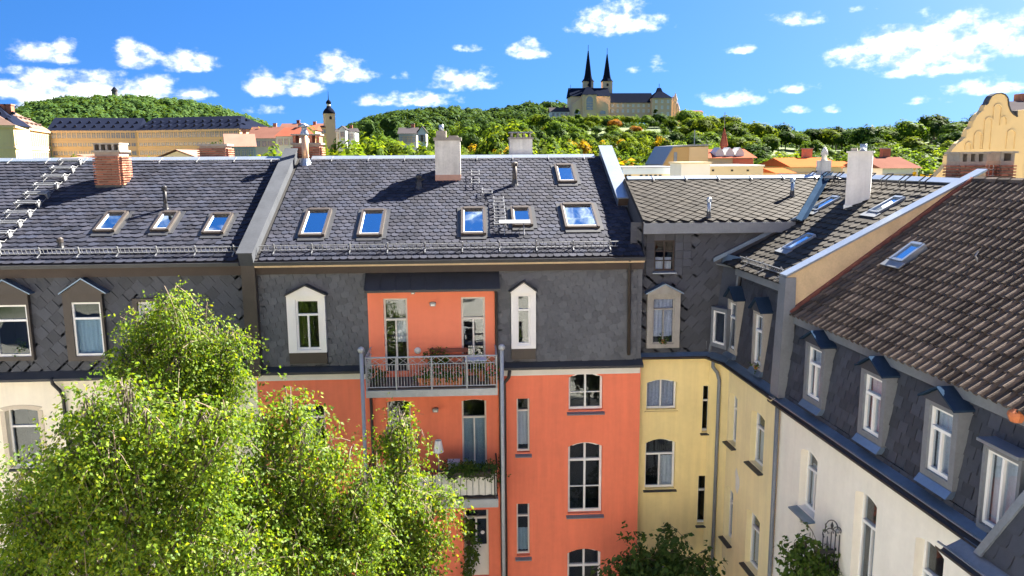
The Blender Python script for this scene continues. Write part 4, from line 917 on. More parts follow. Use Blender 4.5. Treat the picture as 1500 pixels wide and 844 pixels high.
# roofs of the yellow house
ybt = Fr((0, 22.1, ZE), (1, 0, 0), (0, 2.95, 1.16)); YBL = sqrt(2.95**2+1.16**2)
wr = Fr(WF.p(0, ZYE, .08), WF.u, IN*4.6 + Vector((0, 0, 2.42))); WRL = sqrt(4.6**2+2.42**2)
mb = MB(); YX1 = 12.3
mb.hexa([Vector(q) for q in ((XR+.02,22.1,ZE-.1),(YX1,22.1,ZE-.1),(YX1,25.05,ZE+1.06),(XR+.02,25.05,ZE+1.06),(XR+.02,22.1,ZE),(YX1,22.1,ZE),(YX1,25.05,ZE+1.16),(XR+.02,25.05,ZE+1.16))])
mb.hexa([Vector(q) for q in ((XR+.02,28,ZE-.1),(YX1,28,ZE-.1),(YX1,25.05,ZE+1.06),(XR+.02,25.05,ZE+1.06),(XR+.02,28,ZE),(YX1,28,ZE),(YX1,25.05,ZE+1.16),(XR+.02,25.05,ZE+1.16))])
yroof = mb.build('roof', 'under', YH)
# valley between back roof and wing roof: the wing plane cuts the back plane
nW = wr.n; oW = wr.o
def below_valley(a, b):
    return (ybt.p(a, b) - oW).dot(nW) > -.02
lay(yroof, ybt, XR+.03, YX1, -.02, YBL-.06, .36, .155, 'diamond', 'slate_old', 'slate', keep=below_valley, lift=.03, gap=.012)
mb = MB(); mb.poly([wr.p(-7, 0), wr.p(SJ-.2, 0), wr.p(SJ-.2, WRL), wr.p(-7, WRL)]); 
e1 = WF.p(SJ-.2, ZYE-.05, -9.2)
mb.poly([wr.p(-7, WRL), wr.p(SJ-.2, WRL), WF.p(SJ-.2, ZYE, -9.2), WF.p(-7, ZYE, -9.2)])
wroof = mb.build('wing_roof', 'under', YH)
nB = ybt.n; oB = ybt.o
def above_back(a, b):
    q = wr.p(a, b); return not ((q-oB).dot(nB) < .02 and q.y < 25.1 and q.y > 22.1) and not (q.y > 22.4 and (q-oB).dot(nB) < .0)
sky_w = [((1196,292),(1229,289),(1213,309),(1190,311)), ((1304,293),(1321,296),(1296,312),(1281,309)), ((1172,346),(1190,349),(1172,367),(1155,363))]
def sk_rect(c): 
    q = [wr.px(*k) for k in c]; return [min(k[0] for k in q), max(k[0] for k in q), min(k[1] for k in q), max(k[1] for k in q)]
wsk = []
for (px, py, w_, h_) in ((1209, 301, .50, .80), (1300, 303, .50, .80), (1172, 357, .48, .78)):
    a, b = wr.px(px, py); wsk.append([a-w_/2, a+w_/2, b-h_/2, b+h_/2])
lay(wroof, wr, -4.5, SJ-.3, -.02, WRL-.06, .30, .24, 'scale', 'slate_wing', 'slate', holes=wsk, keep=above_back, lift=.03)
def skylight_ab(house, fr, r_, raise_=.13):
    a0, a1, b0, b1 = r_; t = .07; mb = MB()
    mb.box(fr, a0, a0+t, b0, b1, -.02, raise_); mb.box(fr, a1-t, a1, b0, b1, -.02, raise_); mb.box(fr, a0+t, a1-t, b0, b0+t, -.02, raise_-.01); mb.box(fr, a0+t, a1-t, b1-t, b1, -.02, raise_+.02)
    w = mb.build('skylight', 'zincb', house); p = MB(); p.box(fr, a0+t, a1-t, b0+t, b1-t, raise_-.04, raise_-.03); p.build('pane', 'skyglass', w)
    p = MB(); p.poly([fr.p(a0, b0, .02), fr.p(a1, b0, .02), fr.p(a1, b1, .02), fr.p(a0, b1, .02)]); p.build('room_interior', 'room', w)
    f = MB(); f.box(fr, a0-.1, a1+.1, b0-.2, b0-.003, .04 if raise_ < .15 else .09, .06 if raise_ < .15 else .12); f.build('flashing', 'zinc', w)
for r_ in wsk: skylight_ab(YH, wr, r_, .09)
# valley flashing (sheet coloured with reflected sky) along the line where both roofs meet
d_ = nB.cross(nW).normalized();  
if d_.z < 0: d_ = -d_
p0 = Vector((0, 0, 0))
# point on both planes at y = 22.1
t_ = 0
def both(y):
    # solve x,z on both planes
    a11, a12, r1 = nB.x, nB.z, nB.dot(oB) - nB.y*y; a21, a22, r2 = nW.x, nW.z, nW.dot(oW) - nW.y*y
    D = a11*a22-a12*a21; return Vector(((r1*a22-a12*r2)/D, y, (a11*r2-a21*r1)/D))
v0, v1 = both(21.85), both(25.0)
mb = MB(); sv = (v1-v0).normalized(); sB = nB.cross(sv).normalized(); sW = nW.cross(sv).normalized()
if sB.x > 0: sB = -sB
if sW.x < 0: sW = -sW
mb.hexa([v0+nB*.11, v0+sB*.20+nB*.14, v1+sB*.20+nB*.14, v1+nB*.11, v0+nB*.125, v0+sB*.20+nB*.155, v1+sB*.20+nB*.155, v1+nB*.125])
mb.hexa([v0+nW*.11, v0+sW*.20+nW*.14, v1+sW*.20+nW*.14, v1+nW*.11, v0+nW*.125, v0+sW*.20+nW*.155, v1+sW*.20+nW*.155, v1+nW*.125])
mb.build('valley_flashing', 'skylead', YH)
mb = MB(); mb.box(YF, XR+.02, v0.x-.1, ZE-.32, ZE-.02, .16, .24); mb.build('eave_fascia', 'zinc', YH)
mb = MB(); mb.box(YF, XR+.02, v0.x-.15, ZE-.30, ZE-.05, .0, .15); mb.build('frieze_board', 'brownwood', YH)
mb = MB(); mb.box(ybt, XR+.1, both(25.0).x, YBL-.2, YBL+.03, .035, .07); rc = mb.build('ridge_cap', 'zincb', YH)
for k in range(6):
    m_ = MB(); x = XR+.9+k*1.05; m_.box(ybt, x, x+.025, YBL-.35, YBL, .07, .09); m_.build('clip', 'galv', rc)
# flashing running down the slate wall where the wing roof meets it
f0 = WF.p(-.55, ZYE+.12, -.05); 
mb = MB(); s0 = Vector((7.0, 22.22, 11.35)); s1 = both(22.2)+Vector((-.15, 0, .02)); up = Vector((0, 0, .12)); mb.hexa([s0, s0+Vector((0,-.06,0)), s1+Vector((0,-.06,0)), s1, s0+up, s0+up+Vector((0,-.06,0)), s1+up+Vector((0,-.06,0)), s1+up]); mb.build('step_flashing', 'zincblue', YH)
mb = MB(); mb.poly([CF.p(-.1, ZYE+.02, -.2), CF.p(CLEN, ZYE+.02, -.2), WF.p(.3, ZYE+.2, -.5), s0+Vector((.3, .1, .25))]); mb.build('chamfer_roof', 'zincblue', YH)
ugutter(YH, [CF.p(-.1, ZYE-.0, -.12), CF.p(CLEN, ZYE, -.14), WF.p(.12, ZYE, .0)], .06, 'zinc'); 
mb = MB(); mb.box(WF, .1, SJ-.28, ZYE-.22, ZYE-.02, -.3, -.02); mb.build('eave_fascia', 'zinc', YH)
snowguard(YH, wr, .25, SJ-.35, .28)
mb = MB(); mb.box(wr, -4.6, SJ-.3, WRL-.2, WRL+.04, .04, .075); mb.build('ridge_cap', 'zincb', YH)
ventpipe(YH, ybt, 1038, 320, 292, .05, 'zincb'); ventpipe(YH, ybt, 1160, 289, 263, .055, 'zincblue')
# roof hooks along the wing ridge
for k in range(8):
    a = -3.9 + k*.85; mb = MB(); mb.tube([wr.p(a, WRL-.5, .03), wr.p(a, WRL-.45, .22), wr.p(a, WRL-.2, .26), wr.p(a+.25, WRL-.2, .26), wr.p(a+.25, WRL-.45, .22), wr.p(a+.25, WRL-.5, .03)], .018, 5); mb.build('roof_hook', 'blacksteel', YH)
for (px, py) in ((1216, 270),):
    a, b = wr.px(px, py); mb = MB(); mb.box(wr, a-.3, a+.35, b, b+.16, .2, .215)
    for x in (a-.25, a+.25): mb.tube([wr.p(x, b+.3, .02), wr.p(x, b+.1, .2), wr.p(x, b-.1, .02)], .013, 5)
    mb.build('roof_step', 'blacksteel', YH)
# party parapet with bright sheet coping
PW = Fr(WF.p(SJ, 0), IN, (0, 0, 1))
prof = [(-.02, 10.4), (4.9, 13.55), (4.9, 13.98), (.0, 11.50)]
mb = MB(); P0 = [WF.p(SJ-.26, z, -i) for i, z in prof]; P1 = [WF.p(SJ+.0, z, -i) for i, z in prof]
mb.add(P0+P1, [(0,1,2,3),(7,6,5,4),(0,4,5,1),(1,5,6,2),(2,6,7,3),(3,7,4,0)]); pw = mb.build('party_parapet', pm('stained beige plaster', (.62, .47, .28), .9, var=.16, scale=2.2, fine=.08), YH)
mb = MB(); mb.hexa([WF.p(SJ-.3, 11.50, .06), WF.p(SJ+.05, 11.50, .06), WF.p(SJ+.05, 13.98, -4.9), WF.p(SJ-.3, 13.98, -4.9), WF.p(SJ-.3, 11.55, .06), WF.p(SJ+.05, 11.55, .06), WF.p(SJ+.05, 14.03, -4.9), WF.p(SJ-.3, 14.03, -4.9)]); mb.build('coping', 'zincb', pw)
mb = MB(); mb.hexa([WF.p(SJ-.3, ZW-.02, -.2), WF.p(SJ+.14, ZW-.02, -.2), WF.p(SJ+.05, 11.49, -.2), WF.p(SJ-.3, 11.49, -.2), WF.p(SJ-.3, ZW-.02, .16), WF.p(SJ+.14, ZW-.02, .16), WF.p(SJ+.05, 11.49, .06), WF.p(SJ-.3, 11.49, .06)]); mb.build('corner_boxing', 'zinc', YH)
pipe(YH, [WF.p(SJ+.03, ZW-.15, .1), WF.p(SJ+.03, 0, .07)], .055, 'zinc')
# big white chimney on the wing roof
q = wr.p(*wr.px(1262, 298)); zt = at(1262, 224, q.y).z; cf = Fr((q.x, q.y, 0), (cos(radians(-28)), sin(radians(-28)), 0), (0, 0, 1))
mb = MB(); mb.box(cf, -.42, .20, q.z-.7, zt, -1.05, .0); ch = mb.build('chimney', 'render_pure', YH)
mb = MB(); mb.box(cf, -.46, .24, zt, zt+.05, -1.09, .04); mb.build('cap', 'offwhite', ch)
mb = MB(); mb.box(cf, -.45, .23, q.z-.75, q.z-.05, -1.08, .03); mb.build('flashing', 'zincb', ch)
MB().tube([cf.p(-.05, zt+.05, -.4), cf.p(-.05, zt+.24, -.4)], .09, 10).build('flue_pipe', 'zincb', ch, True)
mb = MB(); mb.box(cf, -.36, -.2, zt+.051, zt+.13, -.7, -.3); mb.build('cap_block', 'concrete', ch)
q2 = wr.p(*wr.px(1243, 262)); mb = MB(); wbox(mb, q2.x-.19, q2.x+.13, q2.y+1.5, q2.y+1.9, 13.2, 14.2); ch = mb.build('chimney', 'render_white', YH)
MB().lathe((q2.x-.03, q2.y+1.7, 14.2), [(.11, 0), (.08, .16), (.13, .2), (.09, .34), (.03, .44)], 8).build('flue_pot', 'render_white', ch, True)
# rear closure so that no sun leaks in from behind
mb = MB(); mb.poly([Vector((XR+.02, 27.9, 0)), Vector((12.5, 27.9, 0)), Vector((12.5, 27.9, ZE)), Vector((XR+.02, 27.9, ZE))]); mb.poly([WF.p(-6, 0, -9), WF.p(SJ, 0, -9), WF.p(SJ, ZYE, -9), WF.p(-6, ZYE, -9)]); mb.build('rear_wall', 'yellow', YH)

# ============ ivory house: the long wing on the right with the tile roof
IH = thing('town_house', (8.0, 12, 0), 'ivory town house on the right with brown tile roof and row of dormers', 'house')
SH = WF.off(.38).px(1437, 768)[0]; S_END = 16.0; ZC = 8.43
i_ops = []
for (x0, x1, y) in ((1171, 1196, 705), (1249, 1282, 780), (1338, 1382, 830)):
    a0, a1 = WF.px(x0, y)[0], WF.px(x1, y)[0]
    i_ops.append([a0, a1, 6.21 if x0 == 1171 else 5.0, 7.69, .10])
for o in list(i_ops): i_ops.append([o[0], o[1], 2.9, 4.7, .1])
wall_mesh(MB(), WF, SJ+.002, SH, 0, ZC, i_ops).build('wall', 'cream2', IH)
for i, o in enumerate(i_ops): window(IH, WF, o, lights=2, toplights=1, transom=.66 if i in (0, 3) else .74, reveal=.18, fw=.06, sill=('zincblue', .22, .06), curtain=('white', 0, .72, 0, .5) if i % 2 == 0 else ('blue', 0, .7, .3, 1))
W2 = WF.off(.38)
wall_mesh(MB(), W2, SH, S_END, 0, ZC-.25, []).build('side_bay_wall', 'pink', IH)
mb = MB(); mb.poly([WF.p(SH, 0, 0), WF.p(SH, ZC, 0), WF.p(SH, ZC, .38), WF.p(SH, 0, .38)]); mb.build('bay_return', 'pink', IH)
ZI = 10.6
IM = Fr(WF.p(0, ZC+.1, -.05), WF.u, IN*.25 + Vector((0, 0, ZI-ZC-.1))); IML = sqrt(.25**2+(ZI-ZC-.1)**2)
dsp = [4.84, 7.15, 9.19]; dbx = [[s-.31, s+.31, .38, 1.66] for s in dsp]
s4 = WF.px(1468, 680)[0]
dbx.append([s4-.35, s4+.35, .06, 1.36])
im = wall_mesh(MB(), IM, SJ, S_END, 0, IML, dbx, reveal=.02).build('mansard', 'slate_blue', IH)
SV = SH + .25
lay(im, IM, SJ+.08, SH+.75, .12, IML-.03, .27, .21, 'rect', 'slate_blue', 'cladding_slate', holes=[[o[0]-.09, o[1]+.09, o[2]-.1, o[3]] for o in dbx], lift=.024, th=.012, jit=.012, gap=.016)
lay(im, IM, SJ+.08, SH+.75, IML-.26, IML-.1, .25, .3, 'tongue', 'slate_blue', 'verge_slate', nind=60, lift=.03, th=.012, keep=lambda a, b: inside(dbx)(a, b))
lay(im, IM, SJ+.08, SH+.3, -.06, .1, .25, .3, 'tongue', 'slate_blue', 'verge_slate', nind=60, lift=.04, th=.012, keep=lambda a, b: inside(dbx)(a, b))
for s in dsp: wdormer(IH, s, .30, 8.95, 10.12, 10.50, ow=.13, **kd)
wdormer(IH, s4, .34, 8.62, 9.86, 10.2, ow=.06, flat=True, **{**kd, 'transom': None})
wing_apron(IH, WF, SJ, SH-.02, ZC+.0, ZC+.14, .17)
ugutter(IH, [WF.p(SJ-.05, ZC+.03, .26), WF.p(SH+.05, ZC+.0, .26)], .085, 'brownmetal')
mb = MB(); mb.box(WF, SJ, SH, ZC+.11, ZC+.13, .30, .33); mb.build('gutter_lip', 'zincb', IH)
# protruding bay at the near end: hip strip, slates, gutter
i0, i1 = WF.p(SH-.05, ZC-.1, .42), IM.p(SH+.85, IML, 0)
BM = Fr(W2.p(SH, ZC-.05, .0), WF.u, IN*.55 + Vector((0, 0, ZI-ZC+.1))); BML = sqrt(.55**2+(ZI-ZC+.1)**2)
mb = MB(); mb.poly([BM.p(0, 0), BM.p(S_END-SH, 0), BM.p(S_END-SH, BML), BM.p(.95, BML)]); bm_ = mb.build('bay_mansard', 'slate_blue', IH)
lay(bm_, BM, .05, S_END-SH, .05, BML-.05, .30, .26, 'tongue', 'slate_blue', 'bay_slate', keep=lambda a, b: a > .12 + .95*b/BML, lift=.02, th=.012, nind=120, jit=.012)
mb = MB(); mb.hexa([BM.p(-.02, 0, .03), BM.p(.12, 0, .03), BM.p(1.07, BML, .03), BM.p(.93, BML, .03), BM.p(-.02, 0, .07), BM.p(.12, 0, .07), BM.p(1.07, BML, .07), BM.p(.93, BML, .07)]); mb.build('hip_strip', 'zincb', IH)
mb = MB(); mb.poly([BM.p(-.02, 0, .03), BM.p(.93, BML, .03), IM.p(SH+.93, BML-.1, 0), IM.p(SH-.02, 0, 0)]); mb.build('bay_cheek', 'slate_blue', IH)
wing_apron(IH, W2, SH-.45, S_END, ZC-.2, ZC-.02, .2, 'zinc'); ugutter(IH, [W2.p(SH-.5, ZC-.16, .27), W2.p(S_END, ZC-.2, .27)], .085, 'brownmetal')
mb = MB(); mb.box(W2, SH-.48, S_END, ZC-.09, ZC-.07, .31, .34); mb.build('gutter_lip', 'zincb', IH)
# tile roof
TR = Fr(WF.p(0, ZI, -.12), WF.u, IN*4.45 + Vector((0, 0, 3.16))); TRL = sqrt(4.45**2+3.16**2)
mb = MB(); mb.poly([TR.p(SJ, 0), TR.p(S_END, 0), TR.p(S_END, TRL), TR.p(SJ, TRL)]); mb.poly([TR.p(SJ, TRL), TR.p(S_END, TRL), WF.p(S_END, 10.6, -9.2), WF.p(SJ, 10.6, -9.2)]); tr_ = mb.build('roof', 'under', IH)
a, b = TR.px(1333, 376); tsk = [a-.25, a+.25, b-.32, b+.32]
lay(tr_, TR, SJ+.05, S_END, -.06, TRL-.05, .215, .30, 'roll', 'tile', 'roof_tile', keep=inside([tsk]), lift=.035, jit=.007, gap=.002)
skylight_ab(IH, TR, tsk, .16)
mb = MB(); mb.box(WF, SJ, S_END, ZI-.22, ZI-.02, -.3, -.16); mb.build('eave_fascia', 'zinc', IH)
mb = MB(); mb.hexa([TR.p(SJ+.0, 0, .02), TR.p(SJ+.09, 0, .02), TR.p(SJ+.09, TRL, .02), TR.p(SJ, TRL, .02), TR.p(SJ, 0, .1), TR.p(SJ+.09, 0, .1), TR.p(SJ+.09, TRL, .1), TR.p(SJ, TRL, .1)]); mb.build('verge_mortar', pm('red lead verge', (.22, .08, .06), .9, var=.25, scale=6), IH)
for k in range(26):
    s = SJ+.1+k*.4; mb = MB(); n_ = 5
    P = []
    for e, r in ((s, .11), (s+.42, .125)):
        P += [TR.p(e, TRL) + IN*cos(pi*j/n_)*r + Vector((0, 0, 1))*(sin(pi*j/n_)*r-.02) for j in range(n_+1)]
    mb.add(P, [(j, j+1, n_+1+j+1, n_+1+j) for j in range(n_)]); mb.build('ridge_tile', 'tile', IH)
mb = MB(); mb.poly([WF.p(SJ+.1, 0, -9), WF.p(S_END, 0, -9), WF.p(S_END, 10.6, -9), WF.p(SJ+.1, 10.6, -9)]); mb.poly([WF.p(S_END, 0, .38), WF.p(S_END, 0, -9), WF.p(S_END, 10.6, -9), WF.p(S_END, 13.7, -4.5), WF.p(S_END, 10.6, -.1), WF.p(S_END, 8, .38)]); mb.build('rear_wall', 'cream2', IH)
mb = MB(); a, b = TR.px(1502, 592); q = TR.p(a, 0, .0); mb.lathe(q+Vector((0, 0, -.08)), [(.02, -.12), (.09, -.1), (.13, .0), (.12, .05), (.05, .10)], 10); mb.build('eave_end_tile', 'terracotta', IH)
mb = MB(); a, b = TR.px(1433, 385); mb.tube([TR.p(a, b, .03), TR.p(a, b+.02, .16), TR.p(a, b+.12, .2)], .02, 6); mb.build('roof_hook', 'galv', IH)
# brick chimneys behind the tile roof ridge
cy = 20.2
for (x0, x1, y0) in ((1406, 1446, 237), (1466, 1487, 236)):
    X0, X1 = at(x0, y0, cy).x, at(x1, y0, cy).x; zt = at(x0, y0, cy).z
    mb = MB(); wbox(mb, X0+.012, X1-.012, cy+.012, cy+.6, 12.8, zt); ch = mb.build('chimney', 'mortar', IH); bricks(ch, X0, X1, cy, cy+.61, 13.2, zt)
    for i in range(4 if x0 < 1450 else 2):
        n_ = 3 if x0 < 1450 else 1; x = X0+.05 + (X1-X0-.1)*i/n_; mb = MB(); wbox(mb, x-.05, x+.05, cy+.03, cy+.58, zt+.002, zt+.20); mb.build('flue_wall', 'concrete', ch)
    mb = MB(); wbox(mb, X0-.05, X1+.05, cy-.04, cy+.64, zt+.202, zt+.25); mb.build('cap_slab', 'concrete', ch)
mb = MB(); X0, X1 = at(1446, 240, cy).x, at(1466, 240, cy).x
for k in range(4): z = 13.5+k*.16; mb.tube([(X0, cy+.1, z), (X1, cy+.1, z)], .012, 4)
for k in range(4): x = X0+(X1-X0)*k/3; mb.tube([(x, cy+.1, 13.3), (x, cy+.1, 14.1)], .012, 4)
mb.build('antenna_rack', 'greywood', IH)

mb = MB(); mb.poly([Vector((XR+.025, 22.1, 10.9)), Vector((XR+.025, 28, 10.9)), Vector((XR+.025, 28, ZE-.02)), Vector((XR+.025, 25.05, ZE+1.1)), Vector((XR+.025, 22.1, ZE-.02))]); mb.build('gable_cladding', 'slate_dark', YH)
# ------------------------------------------------------------------ ground, hills
def az_of(px):
    d = ray(px, 229); return atan2(d.x, d.y)
def curve(tab, D, th):
    A = np.array([az_of(p) for p, _ in tab]); Z = np.array([14.4 + (229-y)/FPX*D - th for _, y in tab]); return A, Z
# crest of the far wooded hills and of the near slope below the abbey (pixel skyline -> height at that distance)
FAR_D, NEAR_D = 900., 430.
farA, farZ = curve([(-400, 190), (-60, 185), (20, 172), (60, 158), (110, 153), (170, 149), (250, 150), (330, 162), (380, 177), (420, 196), (450, 205), (500, 190), (540, 172), (600, 160), (660, 157), (720, 163), (770, 152), (820, 152), (870, 168), (1000, 190), (1150, 192), (1300, 190), (1500, 190), (1900, 190)], FAR_D, 17)
nearA, nearZ = curve([(-400, 240), (300, 240), (500, 232), (560, 226), (640, 206), (700, 184), (760, 174), (830, 169), (1000, 170), (1060, 180), (1150, 196), (1250, 200), (1330, 196), (1400, 186), (1450, 180), (1900, 175)], NEAR_D, 9)
def terr(x, y):
    az = np.arctan2(x, y); D = np.hypot(x, y)
    zf = np.interp(az, farA, farZ); zn = np.maximum(np.interp(az, nearA, nearZ), 0)
    s = lambda t: np.clip(t, 0, 1)**2*(3-2*np.clip(t, 0, 1))
    front = np.where(np.abs(az) < 1.5, 1., 0.)
    z1 = zn*s((D-190)/(NEAR_D-40-190)); z2 = zf*s((D-480)/(FAR_D-480))
    z = np.maximum(z1*np.where(D > NEAR_D+60, np.clip(1-(D-NEAR_D-60)/300, .3, 1), 1), z2)
    return z*front + .6*np.sin(x*.05)*np.cos(y*.043)*np.clip((D-150)/200, 0, 1)
def gz(x, y): return float(terr(np.array(x, float), np.array(y, float)))
azs = np.concatenate([np.linspace(-pi, -.8, 20), np.linspace(-.78, .88, 130), np.linspace(.9, pi, 20)])
Ds = np.array([0.01, 8, 16, 30, 50, 80, 120, 160, 190, 215, 240, 265, 290, 315, 340, 365, 390, 410, 430, 450, 480, 520, 560, 600, 640, 680, 720, 760, 800, 840, 870, 900, 940, 1000, 1200, 1600, 2400, 4000, 7000])
AA, DD = np.meshgrid(azs, Ds); GX, GY = np.sin(AA)*DD, np.cos(AA)*DD; GZ = terr(GX, GY); GZ[Ds > 1500] = 2
vv = np.stack([GX, GY, GZ], -1).reshape(-1, 3); na = len(azs)
ff = [(i*na+k, (i+1)*na+k, (i+1)*na+k+1, i*na+k+1) for i in range(len(Ds)-1) for k in range(na-1)]
me = bpy.data.meshes.new('ground'); me.from_pydata(vv.tolist(), [], ff); me.update()
def groundmat():
    m, nt, N, L = nodes_of('meadow and courtyard ground')
    tc = N.new('ShaderNodeTexCoord'); V = tc.outputs['Object']; b = N.new('ShaderNodeBsdfPrincipled'); o = N.new('ShaderNodeOutputMaterial'); L.new(b.outputs[0], o.inputs[0]); b.inputs['Roughness'].default_value = .95
    ln = N.new('ShaderNodeVectorMath'); ln.operation = 'LENGTH'; L.new(V, ln.inputs[0])
    mr = N.new('ShaderNodeMapRange'); L.new(ln.outputs['Value'], mr.inputs[0]); mr.inputs[1].default_value = 45; mr.inputs[2].default_value = 60
    g = N.new('ShaderNodeValToRGB'); L.new(_noise(nt, V, .03, 5), g.inputs[0]); g.color_ramp.elements[0].position = .35; g.color_ramp.elements[1].position = .65
    g.color_ramp.elements[0].color = (.035, .065, .015, 1); g.color_ramp.elements[1].color = (.075, .105, .022, 1)
    p = N.new('ShaderNodeValToRGB'); L.new(_noise(nt, V, .8, 6), p.inputs[0]); p.color_ramp.elements[0].color = (.36, .345, .29, 1); p.color_ramp.elements[1].color = (.50, .48, .42, 1)
    mx = N.new('ShaderNodeMix'); mx.data_type = 'RGBA'; L.new(mr.outputs[0], mx.inputs[0]); L.new(p.outputs[0], mx.inputs[6]); L.new(g.outputs[0], mx.inputs[7]); L.new(mx.outputs[2], b.inputs['Base Color']); return m
link('ground', me, groundmat(), None, True, kind='structure')

# ------------------------------------------------------------------ background trees
def quads_mesh(name, P, Nn, size, aspect=1., mat=None, up=None):
    """leaf clump faces at P with normals Nn; every face its own island"""
    n = len(P); Nn = Nn/np.linalg.norm(Nn, axis=1, keepdims=True)
    r = np.random.normal(size=(n, 3)); U_ = np.cross(Nn, r); U_ /= np.linalg.norm(U_, axis=1, keepdims=True); V_ = np.cross(Nn, U_)
    s = (size*np.random.uniform(.6, 1.3, n))[:, None]
    vs = np.stack([P-U_*s*.5, P+V_*s*.42*aspect+Nn*s*.12, P+U_*s*.5, P-V_*s*.42*aspect+Nn*s*.12], 1).reshape(-1, 3)
    return vs, n
def mesh_from(vs, n, name, mats, k=4, midx=None):
    me = bpy.data.meshes.new(name); me.vertices.add(len(vs)); me.vertices.foreach_set('co', vs.astype(np.float32).ravel())
    me.loops.add(n*k); me.loops.foreach_set('vertex_index', np.arange(n*k, dtype=np.int32)); me.polygons.add(n)
    me.polygons.foreach_set('loop_start', np.arange(0, n*k, k, dtype=np.int32)); me.polygons.foreach_set('loop_total', np.full(n, k, np.int32))
    for m in mats: me.materials.append(m)
    me.update(calc_edges=True); return me
def sphere_dirs(n):
    d = np.random.normal(size=(n, 3)); return d/np.linalg.norm(d, axis=1, keepdims=True)
def crown_pts(nl, npl, seed, kind='round'):
    rs = np.random.RandomState(seed); P = []; Nn = []
    if kind == 'cone':
        for i in range(nl):
            h = rs.uniform(0, 1)**1.2; r = (1-h)*.5+.04; a = rs.uniform(0, 2*pi); c = np.array([cos(a)*r*.75, sin(a)*r*.75, h*2.6-1.1]); d = rs.normal(size=(npl, 3)); d /= np.linalg.norm(d, axis=1, keepdims=True)
            P.append(c + d*np.array([.24, .24, .2])*(1.15-h*.7)); Nn.append(d + np.array([0, 0, .4]))
    else:
        for i in range(nl):
            d0 = rs.normal(size=3); d0 /= np.linalg.norm(d0); d0[2] = abs(d0[2])*1.0-.25 if rs.rand() < .75 else d0[2]
            c = d0*rs.uniform(.35, .72)*np.array([1, 1, .85]); R_ = rs.uniform(.24, .42)
            if kind == 'tall': c = c*np.array([.68, .68, 1.25])
            d = rs.normal(size=(npl, 3)); d /= np.linalg.norm(d, axis=1, keepdims=True)
            P.append(c + d*R_*rs.uniform(.75, 1.08, (npl, 1))); Nn.append(d + d0*.5 + np.array([0, 0, .35]))
    return np.concatenate(P), np.concatenate(Nn)
LM_ = {'mid': leafmat('mid green foliage', (.038, .078, .012), (.095, .15, .022), objvar=.6), 'dark': leafmat('dark green foliage', (.018, .042, .010), (.045, .085, .018), trans=.25, objvar=.5),
       'lime': leafmat('lime green foliage', (.062, .108, .012), (.135, .180, .018), objvar=.5), 'gold': leafmat('golden autumn foliage', (.22, .15, .012), (.40, .26, .02), (.30, .10, .015), objvar=.5),
       'rust': leafmat('rusty autumn foliage', (.15, .07, .015), (.26, .12, .02), objvar=.5), 'deep': leafmat('far wood foliage', (.025, .058, .018), (.068, .115, .032), trans=.3, objvar=.2)}
bark = pm('tree bark', (.09, .07, .055), .9, var=.2)
CR = {}
for kind in ('round', 'tall', 'cone'):
    for i in range(4 if kind == 'round' else 2):
        np.random.seed(100+i); P, Nn = crown_pts(26 if kind != 'cone' else 30, 75, 31*i+len(kind), kind); vs, n = quads_mesh('c', P, Nn, .155); CR[kind, i] = (vs, n)
cmesh = {}
def crown(kind, i, mat):
    k = (kind, i, mat)
    if k not in cmesh: cmesh[k] = mesh_from(*CR[kind, i], 'crown', [LM_[mat]])
    return cmesh[k]
def _trunk():
    mb = MB(); mb.tube([(0, 0, -1.6), (.03, .02, -.6), (0, .03, .1), (.05, 0, .5)], .05, 7, r1=.02)
    for k in range(5): a = k*1.3; mb.tube([(0, 0, -.5+.12*k), (cos(a)*.3, sin(a)*.3, -.1+.12*k), (cos(a)*.5, sin(a)*.5, .1+.12*k)], .03, 5, r1=.008)
    me = bpy.data.meshes.new('trunk'); me.from_pydata([tuple(q) for q in mb.v], [], mb.f); me.materials.append(bark); me.update(); return me
TRUNK = _trunk(); tcount = [0]
def bgtree(x, y, h, w, kind, mat, label, group, z=None):
    """h: total height, w: crown width in metres; stands on the terrain"""
    z = gz(x, y) if z is None else z
    e = thing('tree' if kind != 'cone' else 'conifer', (x, y, z), label, 'tree', group); tcount[0] += 1
    rot = random.uniform(0, 6.28); zc = {'round': h*.56, 'tall': h*.55, 'cone': h*.44}[kind]; hz_ = {'round': h*.50, 'tall': h*.38, 'cone': h*.37}[kind]
    sx = w/2*{'round': 1, 'tall': 1.35, 'cone': 1.7}[kind]
    for nm, me, s in (('crown', crown(kind, random.randrange(4 if kind == 'round' else 2), mat), (sx, sx, hz_)), ('trunk', TRUNK, (sx*.9, sx*.9, zc/1.6))):
        o = bpy.data.objects.new(nm, me); COL.objects.link(o); o.parent = e; o.rotation_euler = (0, 0, rot); o.location = (0, 0, zc); o.scale = s
    return e
def hit(px, y, D0=140, D1=890):
    D = D0
    while D < D1:
        p = at(px, y, D)
        if gz(p.x, p.y) >= p.z: return D
        D += 5
    return None
def tpx(px, ytop, D, w, kind, mat, label, group, hmin=5):
    """tree whose top shows at a pixel, standing on the terrain at depth D"""
    p = at(px, ytop, D); z = gz(p.x, p.y); h = max(p.z-z, hmin); return bgtree(p.x, p.y, h, w, kind, mat, label, group, z)
CN = {'mid': 'green', 'dark': 'dark green', 'lime': 'bright lime green', 'gold': 'golden autumn', 'rust': 'rust coloured'}
KN = {'round': 'rounded', 'tall': 'tall narrow', 'cone': 'pointed conifer'}
STUFF = []
